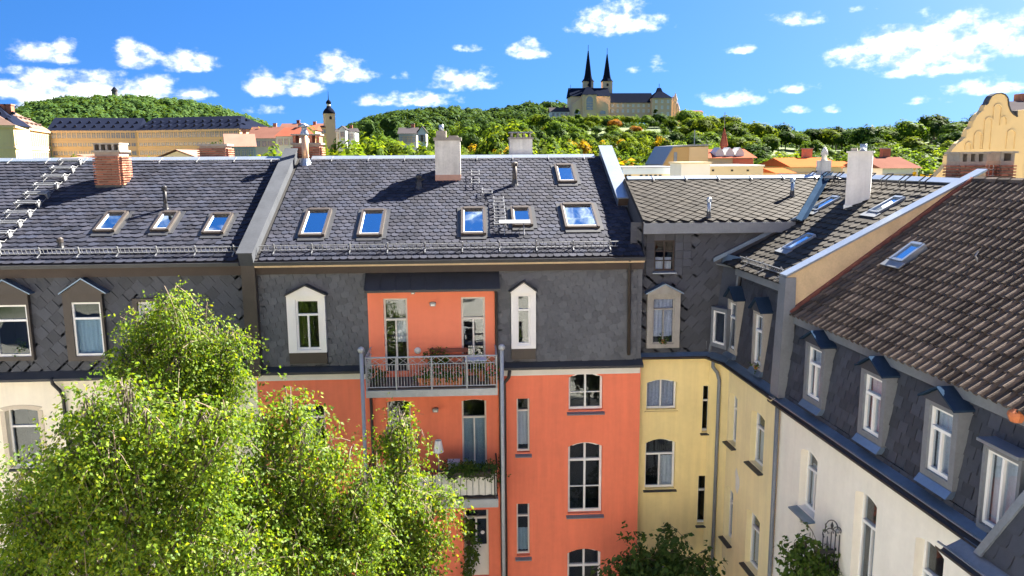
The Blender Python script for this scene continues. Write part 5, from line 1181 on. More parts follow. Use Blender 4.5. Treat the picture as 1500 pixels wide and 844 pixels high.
def zone(name, boxes, n, D0, D1, w0, w1, mix, yspread, seed, kinds=('round', 'round', 'tall'), stuff=False):
    """individual trees over a pixel region: boxes list of (px, skyline y); depth grows towards the top of the picture"""
    rs = random.Random(seed)
    xs = [b[0] for b in boxes]
    for i in range(n):
        px = xs[0] + (xs[-1]-xs[0])*((i+rs.uniform(.1, .9))/n)
        t = rs.random(); D = D0 + (D1-D0)*t
        yt = np.interp(px, xs, [b[1] for b in boxes]) + yspread*(1-t) + rs.uniform(-2, 2)
        mat = rs.choices(list(mix), weights=list(mix.values()))[0]; kind = 'round' if mat in ('gold', 'rust') else rs.choice(kinds)
        w = rs.uniform(w0, w1)*(.7 if kind == 'tall' else 1)
        if stuff:
            p = at(px, yt, D); z = gz(p.x, p.y); h = max(p.z-z, w*.8); STUFF.append((p.x, p.y, z, h, w, mat)); continue
        tpx(px, yt, D, w, kind, mat, f'{CN[mat]} {KN[kind]} tree {name}', f'{CN[mat]} {KN[kind]} trees {name}', hmin=w*.8)
# mid distance trees right behind the ridge
zone('behind the coral house ridge between its chimneys', [(475, 196), (520, 183), (560, 186), (600, 190), (640, 186)], 26, 75, 130, 8, 12, {'mid': 4, 'lime': 4, 'gold': .4}, 22, 1)
zone('left of the brick chimney behind the coral ridge', [(372, 205), (425, 198), (470, 200)], 8, 80, 120, 6, 9, {'mid': 3, 'gold': 2, 'lime': 2}, 16, 2)
zone('below the vineyard slope above the coral ridge', [(655, 205), (700, 195), (740, 175), (800, 180), (900, 200), (1000, 210)], 52, 120, 230, 9, 13, {'mid': 4, 'lime': 4, 'gold': 1.4, 'dark': 1}, 30, 3)
tpx(748, 158, 170, 14, 'round', 'lime', 'largest lime green tree in front of the abbey hill, above the rear chimney', None)
tpx(722, 180, 160, 11, 'round', 'mid', 'broad green tree left of the largest lime tree on the hill', None)
for (px, yt, D, w, mat, lb) in ((935, 208, 75, 9.5, 'gold', 'large golden autumn tree right of the coral gable parapet'), (965, 206, 80, 7, 'lime', 'lime green tree between golden tree and ochre wedge building'), (905, 222, 70, 6, 'gold', 'smaller golden tree beside the coral gable parapet'), (306, 190, 120, 7.2, 'dark', 'dark round tree behind the flat brick chimney, before the palace'),
      (448, 165, 230, 12, 'mid', 'round green tree left of the domed church tower'), (365, 175, 220, 9, 'gold', 'yellow tree at the right end of the palace'), (1365, 232, 60, 5.5, 'gold', 'golden autumn tree beside the ornate yellow gable'), (1340, 240, 62, 4, 'gold', 'small golden tree before the red brown roof'), (1130, 238, 90, 4, 'lime', 'small lime tree between the red roofs')):
    tpx(px, yt, D, w, 'round', mat, lb, None)
for (px, yt, D, w, mat, lb) in ((582, 200, 115, 6, 'lime', 'lime tree just left of the grey roofed house'), (600, 205, 112, 5.5, 'mid', 'green tree hiding the wall of the grey roofed house'), (620, 206, 114, 5.5, 'lime', 'lime tree before the white gabled house, left of the white chimney'), (500, 199, 118, 5.5, 'mid', 'green tree before the white houses right of the church tower'), (515, 202, 110, 5, 'lime', 'lime tree below the white houses near the church tower')):
    tpx(px, yt, D, w, 'round', mat, lb, None)
for i, (px, yt, D, w) in enumerate(((565, 173, 240, 11), (541, 180, 250, 9), (575, 178, 230, 10))): tpx(px, yt, D, w, 'cone', 'dark', 'dark conifer in the clump behind the domed church', 'dark conifers behind the domed church')
for px in (849, 977): tpx(px-3 if px == 849 else 961, 160, 380, 6, 'cone', 'mid', 'pointed green conifer on the terrace before the abbey ' + ('long wing' if px == 849 else 'pavilion'), None)
# terrace hedge trees and slope trees below the abbey
zone('in the terrace row below the abbey', [(782, 166), (990, 167)], 34, 372, 385, 5, 7, {'lime': 3, 'mid': 2}, 2, 4, ('round',), stuff=True)
zone('on the slope below the abbey', [(800, 178), (900, 180), (1000, 176), (1060, 182)], 72, 235, 360, 6, 9, {'mid': 5, 'dark': 2, 'lime': 3, 'gold': .7, 'rust': .3}, 26, 5)
zone('on the wooded slope right of the abbey', [(1000, 170), (1030, 166), (1060, 170), (1110, 182), (1200, 190), (1260, 184), (1300, 180)], 62, 200, 380, 10, 15, {'mid': 5, 'dark': 4, 'lime': 2}, 40, 6)
zone('on the hillside left of the yellow gable', [(1290, 184), (1340, 180), (1380, 176), (1420, 160), (1500, 150)], 36, 180, 330, 11, 17, {'mid': 4, 'dark': 5, 'lime': 1.5}, 40, 7)
zone('behind the red roofs on the right', [(1110, 205), (1180, 208), (1260, 212), (1330, 214), (1400, 205)], 32, 110, 170, 9, 13, {'mid': 4, 'dark': 3, 'lime': 2}, 14, 8)
zone('on the hill among the villas', [(640, 178), (700, 172), (770, 168), (830, 165)], 38, 290, 420, 9, 13, {'mid': 4, 'dark': 4, 'lime': 1}, 18, 9, stuff=True)
zone('behind the domed church', [(490, 180), (530, 178), (600, 176), (640, 172)], 30, 250, 380, 10, 14, {'dark': 4, 'mid': 4}, 14, 10, stuff=True)
zone('before the palace', [(70, 219), (160, 217), (240, 220)], 16, 140, 160, 7, 9, {'mid': 3, 'lime': 2}, 3, 11, ('round',))
zone('before the red roofed houses at the palace end', [(345, 222), (372, 222), (400, 218)], 6, 100, 120, 5, 7, {'gold': 3, 'lime': 1}, 6, 12, ('round',))

zone('x', [(1000, 172), (1060, 172), (1110, 184), (1200, 190), (1300, 184), (1400, 172), (1500, 160)], 80, 380, 450, 10, 14, {'mid': 4, 'dark': 4, 'lime': 1}, 8, 77, stuff=True)
zone('x', [(790, 182), (1060, 186)], 90, 230, 350, 5, 8, {'mid': 4, 'dark': 3, 'lime': 2}, 24, 78, stuff=True)
LITE = []
for i in range(3):
    np.random.seed(900+i); P, Nn = crown_pts(18, 46, 900+i, 'round'); LITE.append(quads_mesh('l', P, Nn, .17)[0])
for mt in ('mid', 'dark', 'lime'):
    A_ = [];
    for i, (x, y, z, h, w, m_) in enumerate(STUFF):
        if m_ != mt: continue
        v = LITE[i % 3]; c, s_ = cos(i), sin(i); A_.append(np.stack([(v[:, 0]*c-v[:, 1]*s_)*w/2, (v[:, 0]*s_+v[:, 1]*c)*w/2, v[:, 2]*h*.5], 1) + np.array([x, y, z+h*.55]))
    A_ = np.concatenate(A_); link('woodland', mesh_from(A_, len(A_)//4, 'woodland', [LM_[mt]]), None, None, label={'mid': 'green', 'dark': 'dark green', 'lime': 'lime green'}[mt]+' treetops massed together on the hills around the abbey', cat='woodland', kind='stuff')
# far woods: one mass
def forest(name, px0, px1, D0, D1, n, r0, r1, label, mat, seed):
    rs = np.random.RandomState(seed); allv = []; tot = 0; protos = []
    for i in range(5):
        np.random.seed(seed+i); P, Nn = crown_pts(11, 22, seed+i, 'round'); protos.append(quads_mesh('f', P, Nn, .25)[0])
    for i in range(n):
        a = az_of(px0) + (az_of(px1)-az_of(px0))*rs.rand(); D = D0 + (D1-D0)*sqrt(rs.rand()); x, y = sin(a)*D, cos(a)*D; r = rs.uniform(r0, r1); c, s = cos(i), sin(i)
        v = protos[rs.randint(5)]; q = np.stack([v[:, 0]*c-v[:, 1]*s, v[:, 0]*s+v[:, 1]*c, v[:, 2]], 1)*np.array([r, r, r*1.0]) + np.array([x, y, gz(x, y)+r*.75]); allv.append(q)
    vs = np.concatenate(allv); me = mesh_from(vs, len(vs)//4, name, [LM_[mat]])
    link(name, me, None, None, label=label, cat='forest', kind='stuff')
forest('forest', -40, 470, 560, 905, 1150, 8, 12.5, 'dense green wood covering the hill behind the palace', 'deep', 500)
forest('forest', 480, 860, 560, 905, 1050, 7.5, 12, 'dark wood on the hills between the domed church and the abbey', 'deep', 600)
forest('forest', 850, 1520, 600, 905, 900, 7, 10, 'distant wood along the horizon right of the abbey', 'deep', 700)
# ------------------------------------------------------------------ background buildings
B = {k: pm(k, c, .85, var=.06, scale=.15, fine=.03, bump=0) for k, c in {'palace ochre': (.64, .47, .25), 'palace stone': (.62, .45, .26), 'sandstone': (.62, .45, .29), 'far white': (.60, .60, .58), 'far cream': (.55, .46, .31), 'far grey': (.36, .37, .38), 'ochre': (.46, .30, .13), 'gable yellow': (.48, .365, .20), 'old wall': (.46, .46, .38), 'castle stone': (.09, .08, .08), 'red fascia': (.55, .15, .09), 'light blue grey': (.48, .56, .64)}.items()}
B.update({k: pm(k, c, .95, var=.1, scale=.4, fine=.05, bump=0, streak=.05, spec=0.) for k, c in {'palace slate': (.010, .013, .026), 'palace tile': (.17, .115, .095), 'abbey slate': (.010, .013, .024), 'red roof': (.26, .085, .055), 'orange roof': (.36, .10, .04), 'brown roof': (.15, .075, .06), 'dark roof': (.06, .055, .06), 'pink roof': (.24, .14, .11)}.items()})
M['farglass'] = pm('far window glass', (.20, .23, .27), .15, var=.2, bump=0, spec=.8); M['farwhite'] = B['far white']
for k in list(B): M[k] = B[k]
Z_ = Vector((0, 0, 1))
_wm = {}
def wins(house, fr, a0, a1, b0, b1, n, w, d=.06, mat='farglass', frame=None, only=None):
    """one row of n windows, each its own part"""
    key = (round(w, 3), round(b1-b0, 3), mat)
    if key not in _wm:
        mb = MB(); f = Fr((0, 0, 0), (1, 0, 0), (0, 1, 0)); h = b1-b0
        mb.box(f, -w/2, w/2, 0, h, -.3, d); mb.box(f, -w*.62, w*.62, -h*.07, -h*.005, -.3, d*3); mb.box(f, -w*.62, w*.62, h*1.005, h*1.07, -.3, d*2.5); mb.box(f, -w*.62, -w*.505, 0, h, -.3, d*2); mb.box(f, w*.505, w*.62, 0, h, -.3, d*2); mb.box(f, -w*.04, w*.04, 0, h, d, d*1.6); mb.box(f, -w/2, w/2, h*.62, h*.66, d, d*1.6)
        me = bpy.data.meshes.new('window'); me.from_pydata([tuple(q) for q in mb.v], [], mb.f); me.materials.append(M[mat]); me.materials.append(M[frame or 'palace stone']); me.update()
        me.polygons.foreach_set('material_index', [0 if i < 6 else 1 for i in range(len(me.polygons))]); _wm[key] = me
    for i in range(n):
        a = a0 + (a1-a0)*(i+.5)/n; o = bpy.data.objects.new('window', _wm[key]); COL.objects.link(o); adopt(o, house); o.matrix_basis = fr.mat(a, b0)
def gable_roof(mb, fr, a0, a1, zb, zr, dep, over=.4, hip0=0, hip1=0):
    """ridge along u; hips optional"""
    m = -dep/2
    e = [fr.p(a0-over, zb, over), fr.p(a1+over, zb, over), fr.p(a1+over, zb, -dep-over), fr.p(a0-over, zb, -dep-over), fr.p(a0-over*(hip0 == 0)+hip0, zr, m), fr.p(a1+over*(hip1 == 0)-hip1, zr, m)]
    mb.add(e, [(0, 1, 5, 4), (2, 3, 4, 5), (1, 2, 5), (3, 0, 4), (3, 2, 1, 0)]); return mb
def simple_house(px0, px1, yb, ye, yr, D, dep, wall, roof, label, rows=1, nw=4, ridge='x', hip=0, skew=0., group=None, name='house', chimney=True, cat='house', ww=1.0, hitg=False):
    if hitg: D = hit((px0+px1)/2, yb) or D
    p0 = at(px0, ye, D); p1 = at(px1, ye, D + skew); z0 = min(at((px0+px1)/2, yb, D).z, gz(p0.x, p0.y)); ze = p0.z; zr = at((px0+px1)/2, yr, D+dep/2).z if ridge == 'x' else at((px0+px1)/2, yr, D).z
    u = Vector((p1.x-p0.x, p1.y-p0.y, 0)); L_ = u.length; fr = Fr((p0.x, p0.y, 0), u, Z_)
    h = thing(name, (p0+u/2)[:2]+(z0,) if False else ((p0.x+p1.x)/2, (p0.y+p1.y)/2, z0), label, cat, group)
    mb = MB(); mb.box(fr, 0, L_, z0-1, ze, -dep, 0); mb.build('wall', wall, h)
    if ridge == 'x': r = gable_roof(MB(), fr, 0, L_, ze+.02, zr, dep, .35, hip, hip).build('roof', roof, h)
    else:
        mb = MB(); c = L_/2; o = .35; e = [fr.p(-o, ze, o), fr.p(L_+o, ze, o), fr.p(c, zr, o), fr.p(-o, ze, -dep-o), fr.p(L_+o, ze, -dep-o), fr.p(c, zr, -dep-o)]
        mb.add(e, [(0, 2, 5, 3), (1, 4, 5, 2)]); r = mb.build('roof', roof, h)
        mb = MB(); mb.prism(fr, [(0, ze), (L_, ze), (c, zr-.15)], -dep, 0); mb.build('gable', wall, h)
    hh = (ze-max(z0, ze-3.2*rows))
    for k in range(rows):
        b1 = ze - .7 - k*3.0; wins(h, fr, .4, L_-.4, b1-1.4, b1, nw, ww)
    if chimney:
        mb = MB(); mb.box(fr, L_*.62, L_*.62+.9, zr-1.2, zr+.9, -dep*.6, -dep*.6+.7); c = mb.build('chimney', 'brick', h); mb = MB(); mb.box(fr, L_*.62-.08, L_*.62+.98, zr+.9, zr+1.02, -dep*.6-.08, -dep*.6+.78); mb.build('cap', 'concrete', c)
    return h, fr, L_, ze, zr
# ---- long baroque palace
PD = 230.
PA = thing('palace', (at(200, 232, PD).x, PD, 0), 'long ochre baroque palace with dark slate roof behind the left ridge', 'palace')
def palace_wing(pA, pB, zE, zR, dep, roofmat, rows, nw, dorm, z0=0, wallmat='palace ochre', hipA=0, hipB=0, w=1.5, bands=True, dn=2):
    u = Vector((pB.x-pA.x, pB.y-pA.y, 0)); L_ = u.length; fr = Fr((pA.x, pA.y, 0), u, Z_)
    mb = MB(); mb.box(fr, 0, L_, z0-2, zE, -dep, 0); mb.build('wall', wallmat, PA)
    gable_roof(MB(), fr, 0, L_, zE+.05, zR, dep, .6, hipA, hipB).build('roof', roofmat, PA)
    mb = MB(); mb.box(fr, -.3, L_+.3, zE-.5, zE+.04, 0, .5); mb.build('cornice', 'palace stone', PA)
    for (b0, b1) in rows:
        wins(PA, fr, .5, L_-.5, b0, b1, nw, w)
        if bands: mb = MB(); mb.box(fr, -.1, L_+.1, b0-1.25, b0-.8, 0, .22); mb.build('string_course', 'palace stone', PA)
    rf = Fr(fr.p(0, zE, .6), u, -fr.n*(dep/2+.6) + Z_*(zR-zE)); sl = sqrt((dep/2+.6)**2+(zR-zE)**2)
    for r in range(dn):
        for i in range(dorm):
            a = L_*(i+.5+.25*(r % 2))/dorm; b = sl*(.26+.32*r); base = rf.p(a, b); f2 = Fr(base, fr.u, Z_); mb = MB()
            mb.prism(f2, [(-.34, -.1), (.34, -.1), (.34, .4), (0, .65), (-.34, .4)], -.9, .22); d = mb.build('dormer', roofmat, PA)
            mb = MB(); mb.box(f2, -.22, .22, .05, .38, .22, .25); mb.build('dormer_window', 'dark', d)
    return fr, L_
zE = at(200, 191, PD).z; zR = at(200, 172, PD+8).z
r1 = (at(200, 202, PD).z, at(200, 194, PD).z); r2 = (at(200, 214, PD).z, at(200, 206, PD).z); r3 = (at(200, 227, PD).z, at(200, 219, PD).z)
pA_, pB_, pC_ = at(72, 191, PD), at(200, 191, PD+4), at(351, 191, PD-8)
palace_wing(pA_, pB_, zE, zR, 16, 'palace slate', [r1, r2, r3], 17, 9, w=1.25)
palace_wing(Vector((pB_.x+.05, pB_.y, 0)), pC_, zE, zR, 16, 'palace slate', [r1, r2, r3], 22, 12, hipB=5, w=1.25)
near = at(19, 184, 190.)
palace_wing(near, Vector((pA_.x-.1, pA_.y, 0)), near.z, near.z+(zR-zE)*1.25, 15, 'palace tile', [(near.z-4.1, near.z-1.2), (near.z-9, near.z-6), (near.z-14.5, near.z-11)], 17, 8, hipA=5, w=1.0)
nl = at(-40, 184, 188.)
palace_wing(nl, Vector((near.x-.1, near.y, 0)), near.z, near.z+(zR-zE)*1.2, 14, 'palace slate', [(near.z-4.1, near.z-1.2), (near.z-9, near.z-6), (near.z-14.5, near.z-11)], 4, 3, w=1.3, hipB=4)
for px in (4, 12):
    q = at(px, 162, 196.); mb = MB(); wbox(mb, q.x-.7, q.x+.7, q.y, q.y+1.4, near.z+3, q.z+1.2); c = mb.build('chimney', 'brick', PA); mb = MB(); wbox(mb, q.x-.85, q.x+.85, q.y-.15, q.y+1.55, q.z+1.2, q.z+1.5); mb.build('cap', 'brick', c)
# ---- hill castle tower
q = at(169, 148, 890.); cz = gz(q.x, q.y)
K = thing('hill_castle', (q.x, q.y, cz), 'tiny dark castle keep on top of the wooded hill', 'castle')
mb = MB().lathe((q.x, q.y, cz), [(3.2, -3), (2.9, at(169, 134, 890.).z-cz), (3.4, at(169, 134, 890.).z-cz+.5), (3.4, at(169, 133, 890.).z-cz+1)], 12); mb.build('keep', 'castle stone', K)
MB().lathe((q.x, q.y, at(169, 132.5, 890.).z), [(3.5, 0), (.2, 4)], 12).build('keep_roof', 'abbey slate', K)
for (px, yt, w) in ((158, 146, 8), (178, 145.5, 12), (188, 147, 9), (164, 140, 1.6)):
    p = at(px, yt, 893.); mb = MB(); wbox(mb, p.x-w/2, p.x+w/2, 888, 900, cz-6, p.z); mb.build('castle_wall', 'castle stone', K)
# ---- abbey with twin spires
AD = 410.
def AZ(y): return at(900, y, AD).z
def AX(px, D=AD): return at(px, 150, D).x
AB = thing('abbey', (AX(900), AD, AZ(168)), 'sandstone abbey with two pointed spires on the hill top', 'abbey'); zb = AZ(174)
af = Fr((0, AD, 0), (1, 0, 0), Z_)
mb = MB(); mb.box(af, AX(836.5), AX(894), zb, AZ(141), -16, 0); mb.build('nave_wall', 'sandstone', AB)
gable_roof(MB(), af, AX(836.5), AX(893), AZ(141), AZ(127), 16, .5).build('nave_roof', 'abbey slate', AB)
cx0, cx1 = AX(853.5, AD-6), AX(874, AD-6); cf_ = Fr((0, AD-6, 0), (1, 0, 0), Z_)
mb = MB(); mb.prism(cf_, [(cx0, zb), (cx1, zb), (cx1, AZ(140)), (cx0, AZ(140))], -8, 0); mb.build('choir_wall', 'sandstone', AB)
mb = MB(); c = (cx0+cx1)/2; e = .5; P = [cf_.p(cx0-e, AZ(140), e), cf_.p(cx1+e, AZ(140), e), cf_.p(c+1, AZ(128), -5), cf_.p(c-1, AZ(128), -5), cf_.p(cx1+e, AZ(140), -10), cf_.p(cx0-e, AZ(140), -10)]
mb.add(P, [(0, 1, 2, 3), (1, 4, 2), (5, 0, 3), (4, 5, 3, 2)]); mb.build('choir_roof', 'abbey slate', AB)
for s in (-1, 1):     # sloping side aisles
    x0 = cx0 if s < 0 else cx1; x1 = AX(837) if s < 0 else AX(889); mb = MB(); mb.prism(af, [(x0, zb), (x1, zb), (x1, AZ(154)), (x0, AZ(143))] if s > 0 else [(x1, zb), (x0, zb), (x0, AZ(143)), (x1, AZ(154))], .1, 4); mb.build('aisle', 'sandstone', AB)
w = arc(c-1.7, c+1.7, AZ(147), 1.6); mb = MB(); mb.prism(cf_, [(c-1.7, AZ(162))] + w + [(c+1.7, AZ(162))], .02, .15); cw_ = mb.build('choir_window', 'farglass', AB)
w2 = arc(c-2.6, c+2.6, AZ(147), 2.4)
mb = MB()
for k in range(len(w)-1): mb.prism(cf_, [w[k], w[k+1], w2[k+1], w2[k]], .02, .4)
for s in (-1, 1): mb.box(cf_, c+s*2.15-.45, c+s*2.15+.45, AZ(162), AZ(147), .02, .4)
mb.build('window_arch', 'palace stone', cw_)
for k in range(3): mb = MB(); mb.box(cf_, c-1.7, c+1.7, AZ(151+k*4), AZ(150.6+k*4), .15, .25); mb.build('mullion', 'sandstone', cw_)
for px in (844, 881): mb = MB(); a = AX(px); mb.prism(af, [(a-1.4, AZ(168)), (a+1.4, AZ(168)), (a+1.4, AZ(164)), (a, AZ(162.5)), (a-1.4, AZ(164))], 4.02, 4.2); mb.build('window', 'farglass', AB)
for px, yt, top in ((861, 118, 70), (888.5, 118, 75)):
    a = AX(px, AD+12); tw = 2.55; D2 = AD+12; tf = Fr((0, D2-tw, 0), (1, 0, 0), Z_); mb = MB(); mb.box(tf, a-tw, a+tw, zb, AZ(117), -2*tw, 0); t = mb.build('tower', 'sandstone', AB)
    for x in (0,): mb = MB(); mb.prism(tf, [(a-.55, AZ(124)), (a+.55, AZ(124)), (a+.55, AZ(120.5)), (a, AZ(119.5)), (a-.55, AZ(120.5))], .02, .12); mb.build('belfry_opening', 'dark', t)
    mb = MB(); mb.box(tf, a-tw-.2, a+tw+.2, AZ(117.3), AZ(116.6), -2*tw-.2, .2); mb.build('cornice', 'palace stone', t)
    MB().lathe((a, D2, AZ(116.6)), [(3.4, 0), (2.2, AZ(112)-AZ(116.6)), (1.75, AZ(106)-AZ(116.6)), (.25, AZ(top)-AZ(116.6))], 8).build('spire', 'abbey slate', t)
    MB().tube([(a, D2, AZ(top)-.3), (a, D2, AZ(top-9))], .13, 5).build('cross', 'lead', t)
a = AX(866.6, AD+2); MB().lathe((a, AD+8, AZ(128)), [(.7, 0), (.6, AZ(112)-AZ(128)), (.05, AZ(94)-AZ(128))], 6).build('ridge_turret', 'abbey slate', AB)
MB().tube([(AX(838.5), AD+8, AZ(128)), (AX(838.5), AD+8, AZ(122))], .12, 4).build('gable_cross', 'lead', AB)
lf = Fr((0, AD+1, 0), (1, 0, 0), Z_)
mb = MB(); mb.box(lf, AX(892), AX(956), zb, AZ(150.5), -12, 0); mb.build('wing_wall', 'sandstone', AB)
gable_roof(MB(), lf, AX(892), AX(957), AZ(150.5), AZ(135), 12, .5).build('wing_roof', 'abbey slate', AB)
M['paleglass'] = pm('bright far pane', (.62, .62, .62), .3, var=.15, bump=0)
for (y0, y1) in ((157, 152.5), (165, 160)): wins(AB, lf, AX(894), AX(955), AZ(y0), AZ(y1), 8, 1.1, mat='paleglass', frame='palace stone')
pf = Fr((0, AD-3, 0), (1, 0, 0), Z_); mb = MB(); mb.box(pf, AX(955.5, AD-3), AX(984, AD-3), zb-6, AZ(144.5), -14, 0); mb.build('pavilion_wall', 'sandstone', AB)
x0, x1 = AX(954.5, AD-3), AX(985, AD-3); c = (x0+x1)/2; mb = MB(); P = [pf.p(x0, AZ(144.5), .6), pf.p(x1, AZ(144.5), .6), pf.p(x1, AZ(144.5), -14.6), pf.p(x0, AZ(144.5), -14.6), pf.p(x0+4, AZ(134), -5), pf.p(x1-4, AZ(134), -5), pf.p(x1-4, AZ(134), -9), pf.p(x0+4, AZ(134), -9), pf.p(c-1, AZ(128), -7), pf.p(c+1, AZ(128), -7)]
mb.add(P, [(0,1,5,4),(1,2,6,5),(2,3,7,6),(3,0,4,7),(4,5,9,8),(5,6,9),(6,7,8,9),(7,4,8)]); mb.build('pavilion_roof', 'abbey slate', AB)
for (y0, y1) in ((152, 147), (161, 155.5), (171, 165)): wins(AB, pf, AX(957, AD-3), AX(983, AD-3), AZ(y0), AZ(y1), 3, 1.25, mat='paleglass', frame='palace stone')
MB().tube([(c, AD+4, AZ(128)), (c, AD+4, AZ(122))], .15, 5).build('finial', 'lead', AB)
for k, (px, yt) in enumerate(((986, 140), (989.5, 136), (993, 150))): q = at(px, yt, AD+5); MB().lathe((q.x, AD+5, zb), [(1.0, 0), (.95, q.z-zb-4), (1.2, q.z-zb-3.6), (.1, q.z-zb)], 8).build('turret', 'sandstone', AB)
simple_house(806, 840, 172, 164, 157.5, 415, 9, 'far white', 'dark roof', 'low dark roofed outbuilding left of the abbey church', 1, 5, cat='building')
simple_house(996, 1030, 172, 165, 162, 420, 9, 'sandstone', 'brown roof', 'low stone wall building right of the abbey pavilion', 1, 5, cat='building', chimney=False)
# ---- domed church tower
CD = 300.
def CZ(y): return at(484, y, CD).z
q = at(484.5, 180, CD); CH = thing('church', (q.x, CD, gz(q.x, CD)), 'stone church tower with dark onion dome and needle spire', 'church'); tw = 1.75
tf = Fr((q.x, CD, 0), (cos(.45), sin(.45), 0), Z_); mb = MB(); mb.box(tf, -tw, tw, 0, CZ(167), -tw*2, 0); t = mb.build('tower', 'palace stone', CH)
tf2 = Fr(tf.p(tw, 0, 0), -tf.n, Z_)
for f_, a in ((tf, 0), (tf2, tw)): mb = MB(); mb.prism(f_, [(a-.45, CZ(175)), (a+.45, CZ(175)), (a+.45, CZ(171.2)), (a, CZ(170)), (a-.45, CZ(171.2))], .02, .1); mb.build('belfry_opening', 'dark', t)
mb = MB(); mb.box(tf, -tw-.2, tw+.2, CZ(167.4), CZ(166.4), -2*tw-.2, .2); mb.build('cornice', 'sandstone', t)
cc = tf.p(0, 0, -tw); z = lambda y: CZ(y)-CZ(166.4)
MB().lathe((cc.x, cc.y, CZ(166.4)), [(2.3, 0), (2.1, z(163)), (1.5, z(159.5)), (.9, z(157.5)), (.75, z(155))], 10).build('dome', 'abbey slate', t, True)
MB().lathe((cc.x, cc.y, CZ(155.2)), [(.72, 0), (.72, CZ(152)-CZ(155.2))], 8).build('lantern', 'far white', t)
MB().lathe((cc.x, cc.y, CZ(152.2)), [(.8, 0), (1.0, .5), (.8, 1.0), (.3, 1.5), (.14, CZ(145)-CZ(152.2)), (.05, CZ(133)-CZ(152.2))], 8).build('spire', 'abbey slate', t, True)
simple_house(462, 480, 196, 187, 181, 300, 10, 'palace stone', 'brown roof', 'brown roofed nave left of the domed church tower', 1, 3, cat='church', chimney=False)
# ---- town roofs
simple_house(363, 410, 224, 203, 186, 215, 12, 'old wall', 'brown roof', 'old house with long brown tile roof right of the palace', 1, 5)
simple_house(404, 434, 222, 200, 187, 205, 9, 'old wall', 'red roof', 'red tile roof house beside the brick chimney with copper flue', 1, 3, skew=-2)
simple_house(410, 442, 200, 190, 181, 235, 9, 'far cream', 'brown roof', 'cream house with brown roof and white dormers above the red roof', 1, 6)
simple_house(442, 462, 200, 191, 183, 240, 9, 'far cream', 'red roof', 'small red roofed house left of the church nave', 1, 3)
simple_house(492, 520, 200, 193, 188, 250, 8, 'far white', 'dark roof', 'white house with dark roof right of the church tower', 1, 3)
simple_house(496, 506, 197, 190, 184, 245, 6, 'far white', 'dark roof', 'narrow white gable beside the church tower', 1, 1, ridge='y', chimney=False)
simple_house(584, 610, 205, 196, 187, 200, 9, 'far grey', 'dark roof', 'grey roofed house among the lime trees', 1, 4)
simple_house(612, 624, 206, 194, 184, 190, 7, 'far white', 'dark roof', 'white gabled house among the lime trees', 2, 2, ridge='y', chimney=False)
simple_house(331, 374, 234, 215, 196, 190, 11, 'far grey', 'pink roof', 'pink roofed annex with two dormers at the palace end', 1, 4, skew=2)
simple_house(230, 290, 240, 233, 219, 70, 5, 'far cream', 'pink roof', 'low pale gabled roof just behind the left ridge', 0, 0, ridge='y', chimney=False)
simple_house(80, 140, 240, 234, 226, 66, 6, 'far cream', 'pink roof', 'low pale hipped roof behind the brick chimney', 0, 0, hip=3, chimney=False)
for i, (px0, px1, ye, yr, D, wl, rf, lb) in enumerate(((690, 702, 183, 178, 330, 'far white', 'brown roof', 'white villa with brown roof on the hill, left of the lime tree'), (703, 716, 184, 177, 320, 'light blue grey', 'brown roof', 'pale blue villa with brown roof on the hill'), (662, 672, 180, 176, 360, 'far white', 'dark roof', 'tiny white house on the middle hill, leftmost'), (674, 684, 178, 174.5, 380, 'far white', 'brown roof', 'tiny white house higher up the middle hill'), (722, 732, 178, 174, 350, 'far white', 'dark roof', 'small white house beside the big lime tree'), (640, 648, 186, 182, 320, 'far white', 'dark roof', 'small white house behind the white chimney'))):
    simple_house(px0, px1, ye+7, ye, yr, D, 8, wl, rf, lb, 1, 3, chimney=False, hitg=True)
for i, (px0, px1, ye, yr, D, wl, rf, lb) in enumerate(((1119, 1138, 202, 193, 200, 'far white', 'dark roof', 'white house between trees right of the red spire'), (1226, 1242, 207, 199, 190, 'light blue grey', 'dark roof', 'blue grey house among trees above the orange roof'), (1345, 1360, 216, 208, 170, 'light blue grey', 'dark roof', 'pale blue house among trees left of the yellow gable'), (1378, 1398, 212, 202, 180, 'far grey', 'brown roof', 'grey house with red brown roof left of the yellow gable'), (1394, 1412, 193, 187, 260, 'far white', 'dark roof', 'white villa high on the right hillside'))):
    simple_house(px0, px1, ye+9, ye, yr, D, 8, wl, rf, lb, 1, 3, hitg=True)
# orange and brown roofs on the right
simple_house(1161, 1232, 262, 245, 231, 80, 9, 'far cream', 'orange roof', 'long house with bright orange tile roof behind the white chimney', 1, 14, ww=.6)
for k, px in enumerate((1191, 1201, 1211, 1223)):
    pass
simple_house(1293, 1345, 262, 247, 230, 82, 9, 'far white', 'brown roof', 'white house with red brown roof and skylights right of the white chimney', 1, 6)
simple_house(1232, 1296, 262, 246, 236, 92, 8, 'far cream', 'orange roof', 'cream house half hidden behind the white chimney', 1, 5)
simple_house(1140, 1160, 262, 254, 246, 70, 6, 'far cream', 'orange roof', 'small orange roof left of the long orange roof', 0, 0, chimney=False)
h_, fr_, L_, ze_, zr_ = simple_house(1036, 1104, 262, 232, 218.5, 95, 9, 'far cream', 'red roof', 'red roofed hall with small pointed ridge turret', 1, 6, chimney=False)
q = at(1060, 219, 99); MB().lathe((q.x, 99, q.z-.6), [(.42, 0), (.42, 1.0), (.55, 1.05), (.30, 2.2), (.03, 3.3)], 8).build('ridge_turret', 'red roof', h_)
MB().tube([(q.x, 99, q.z+2.5), (q.x, 99, q.z+4.6)], .04, 4).build('pole', 'galv', h_)
mb = MB(); mb.box(fr_, L_*.55, L_*.98, ze_-1.6, ze_-.1, .01, .2); mb.build('sign_fascia', 'red fascia', h_)
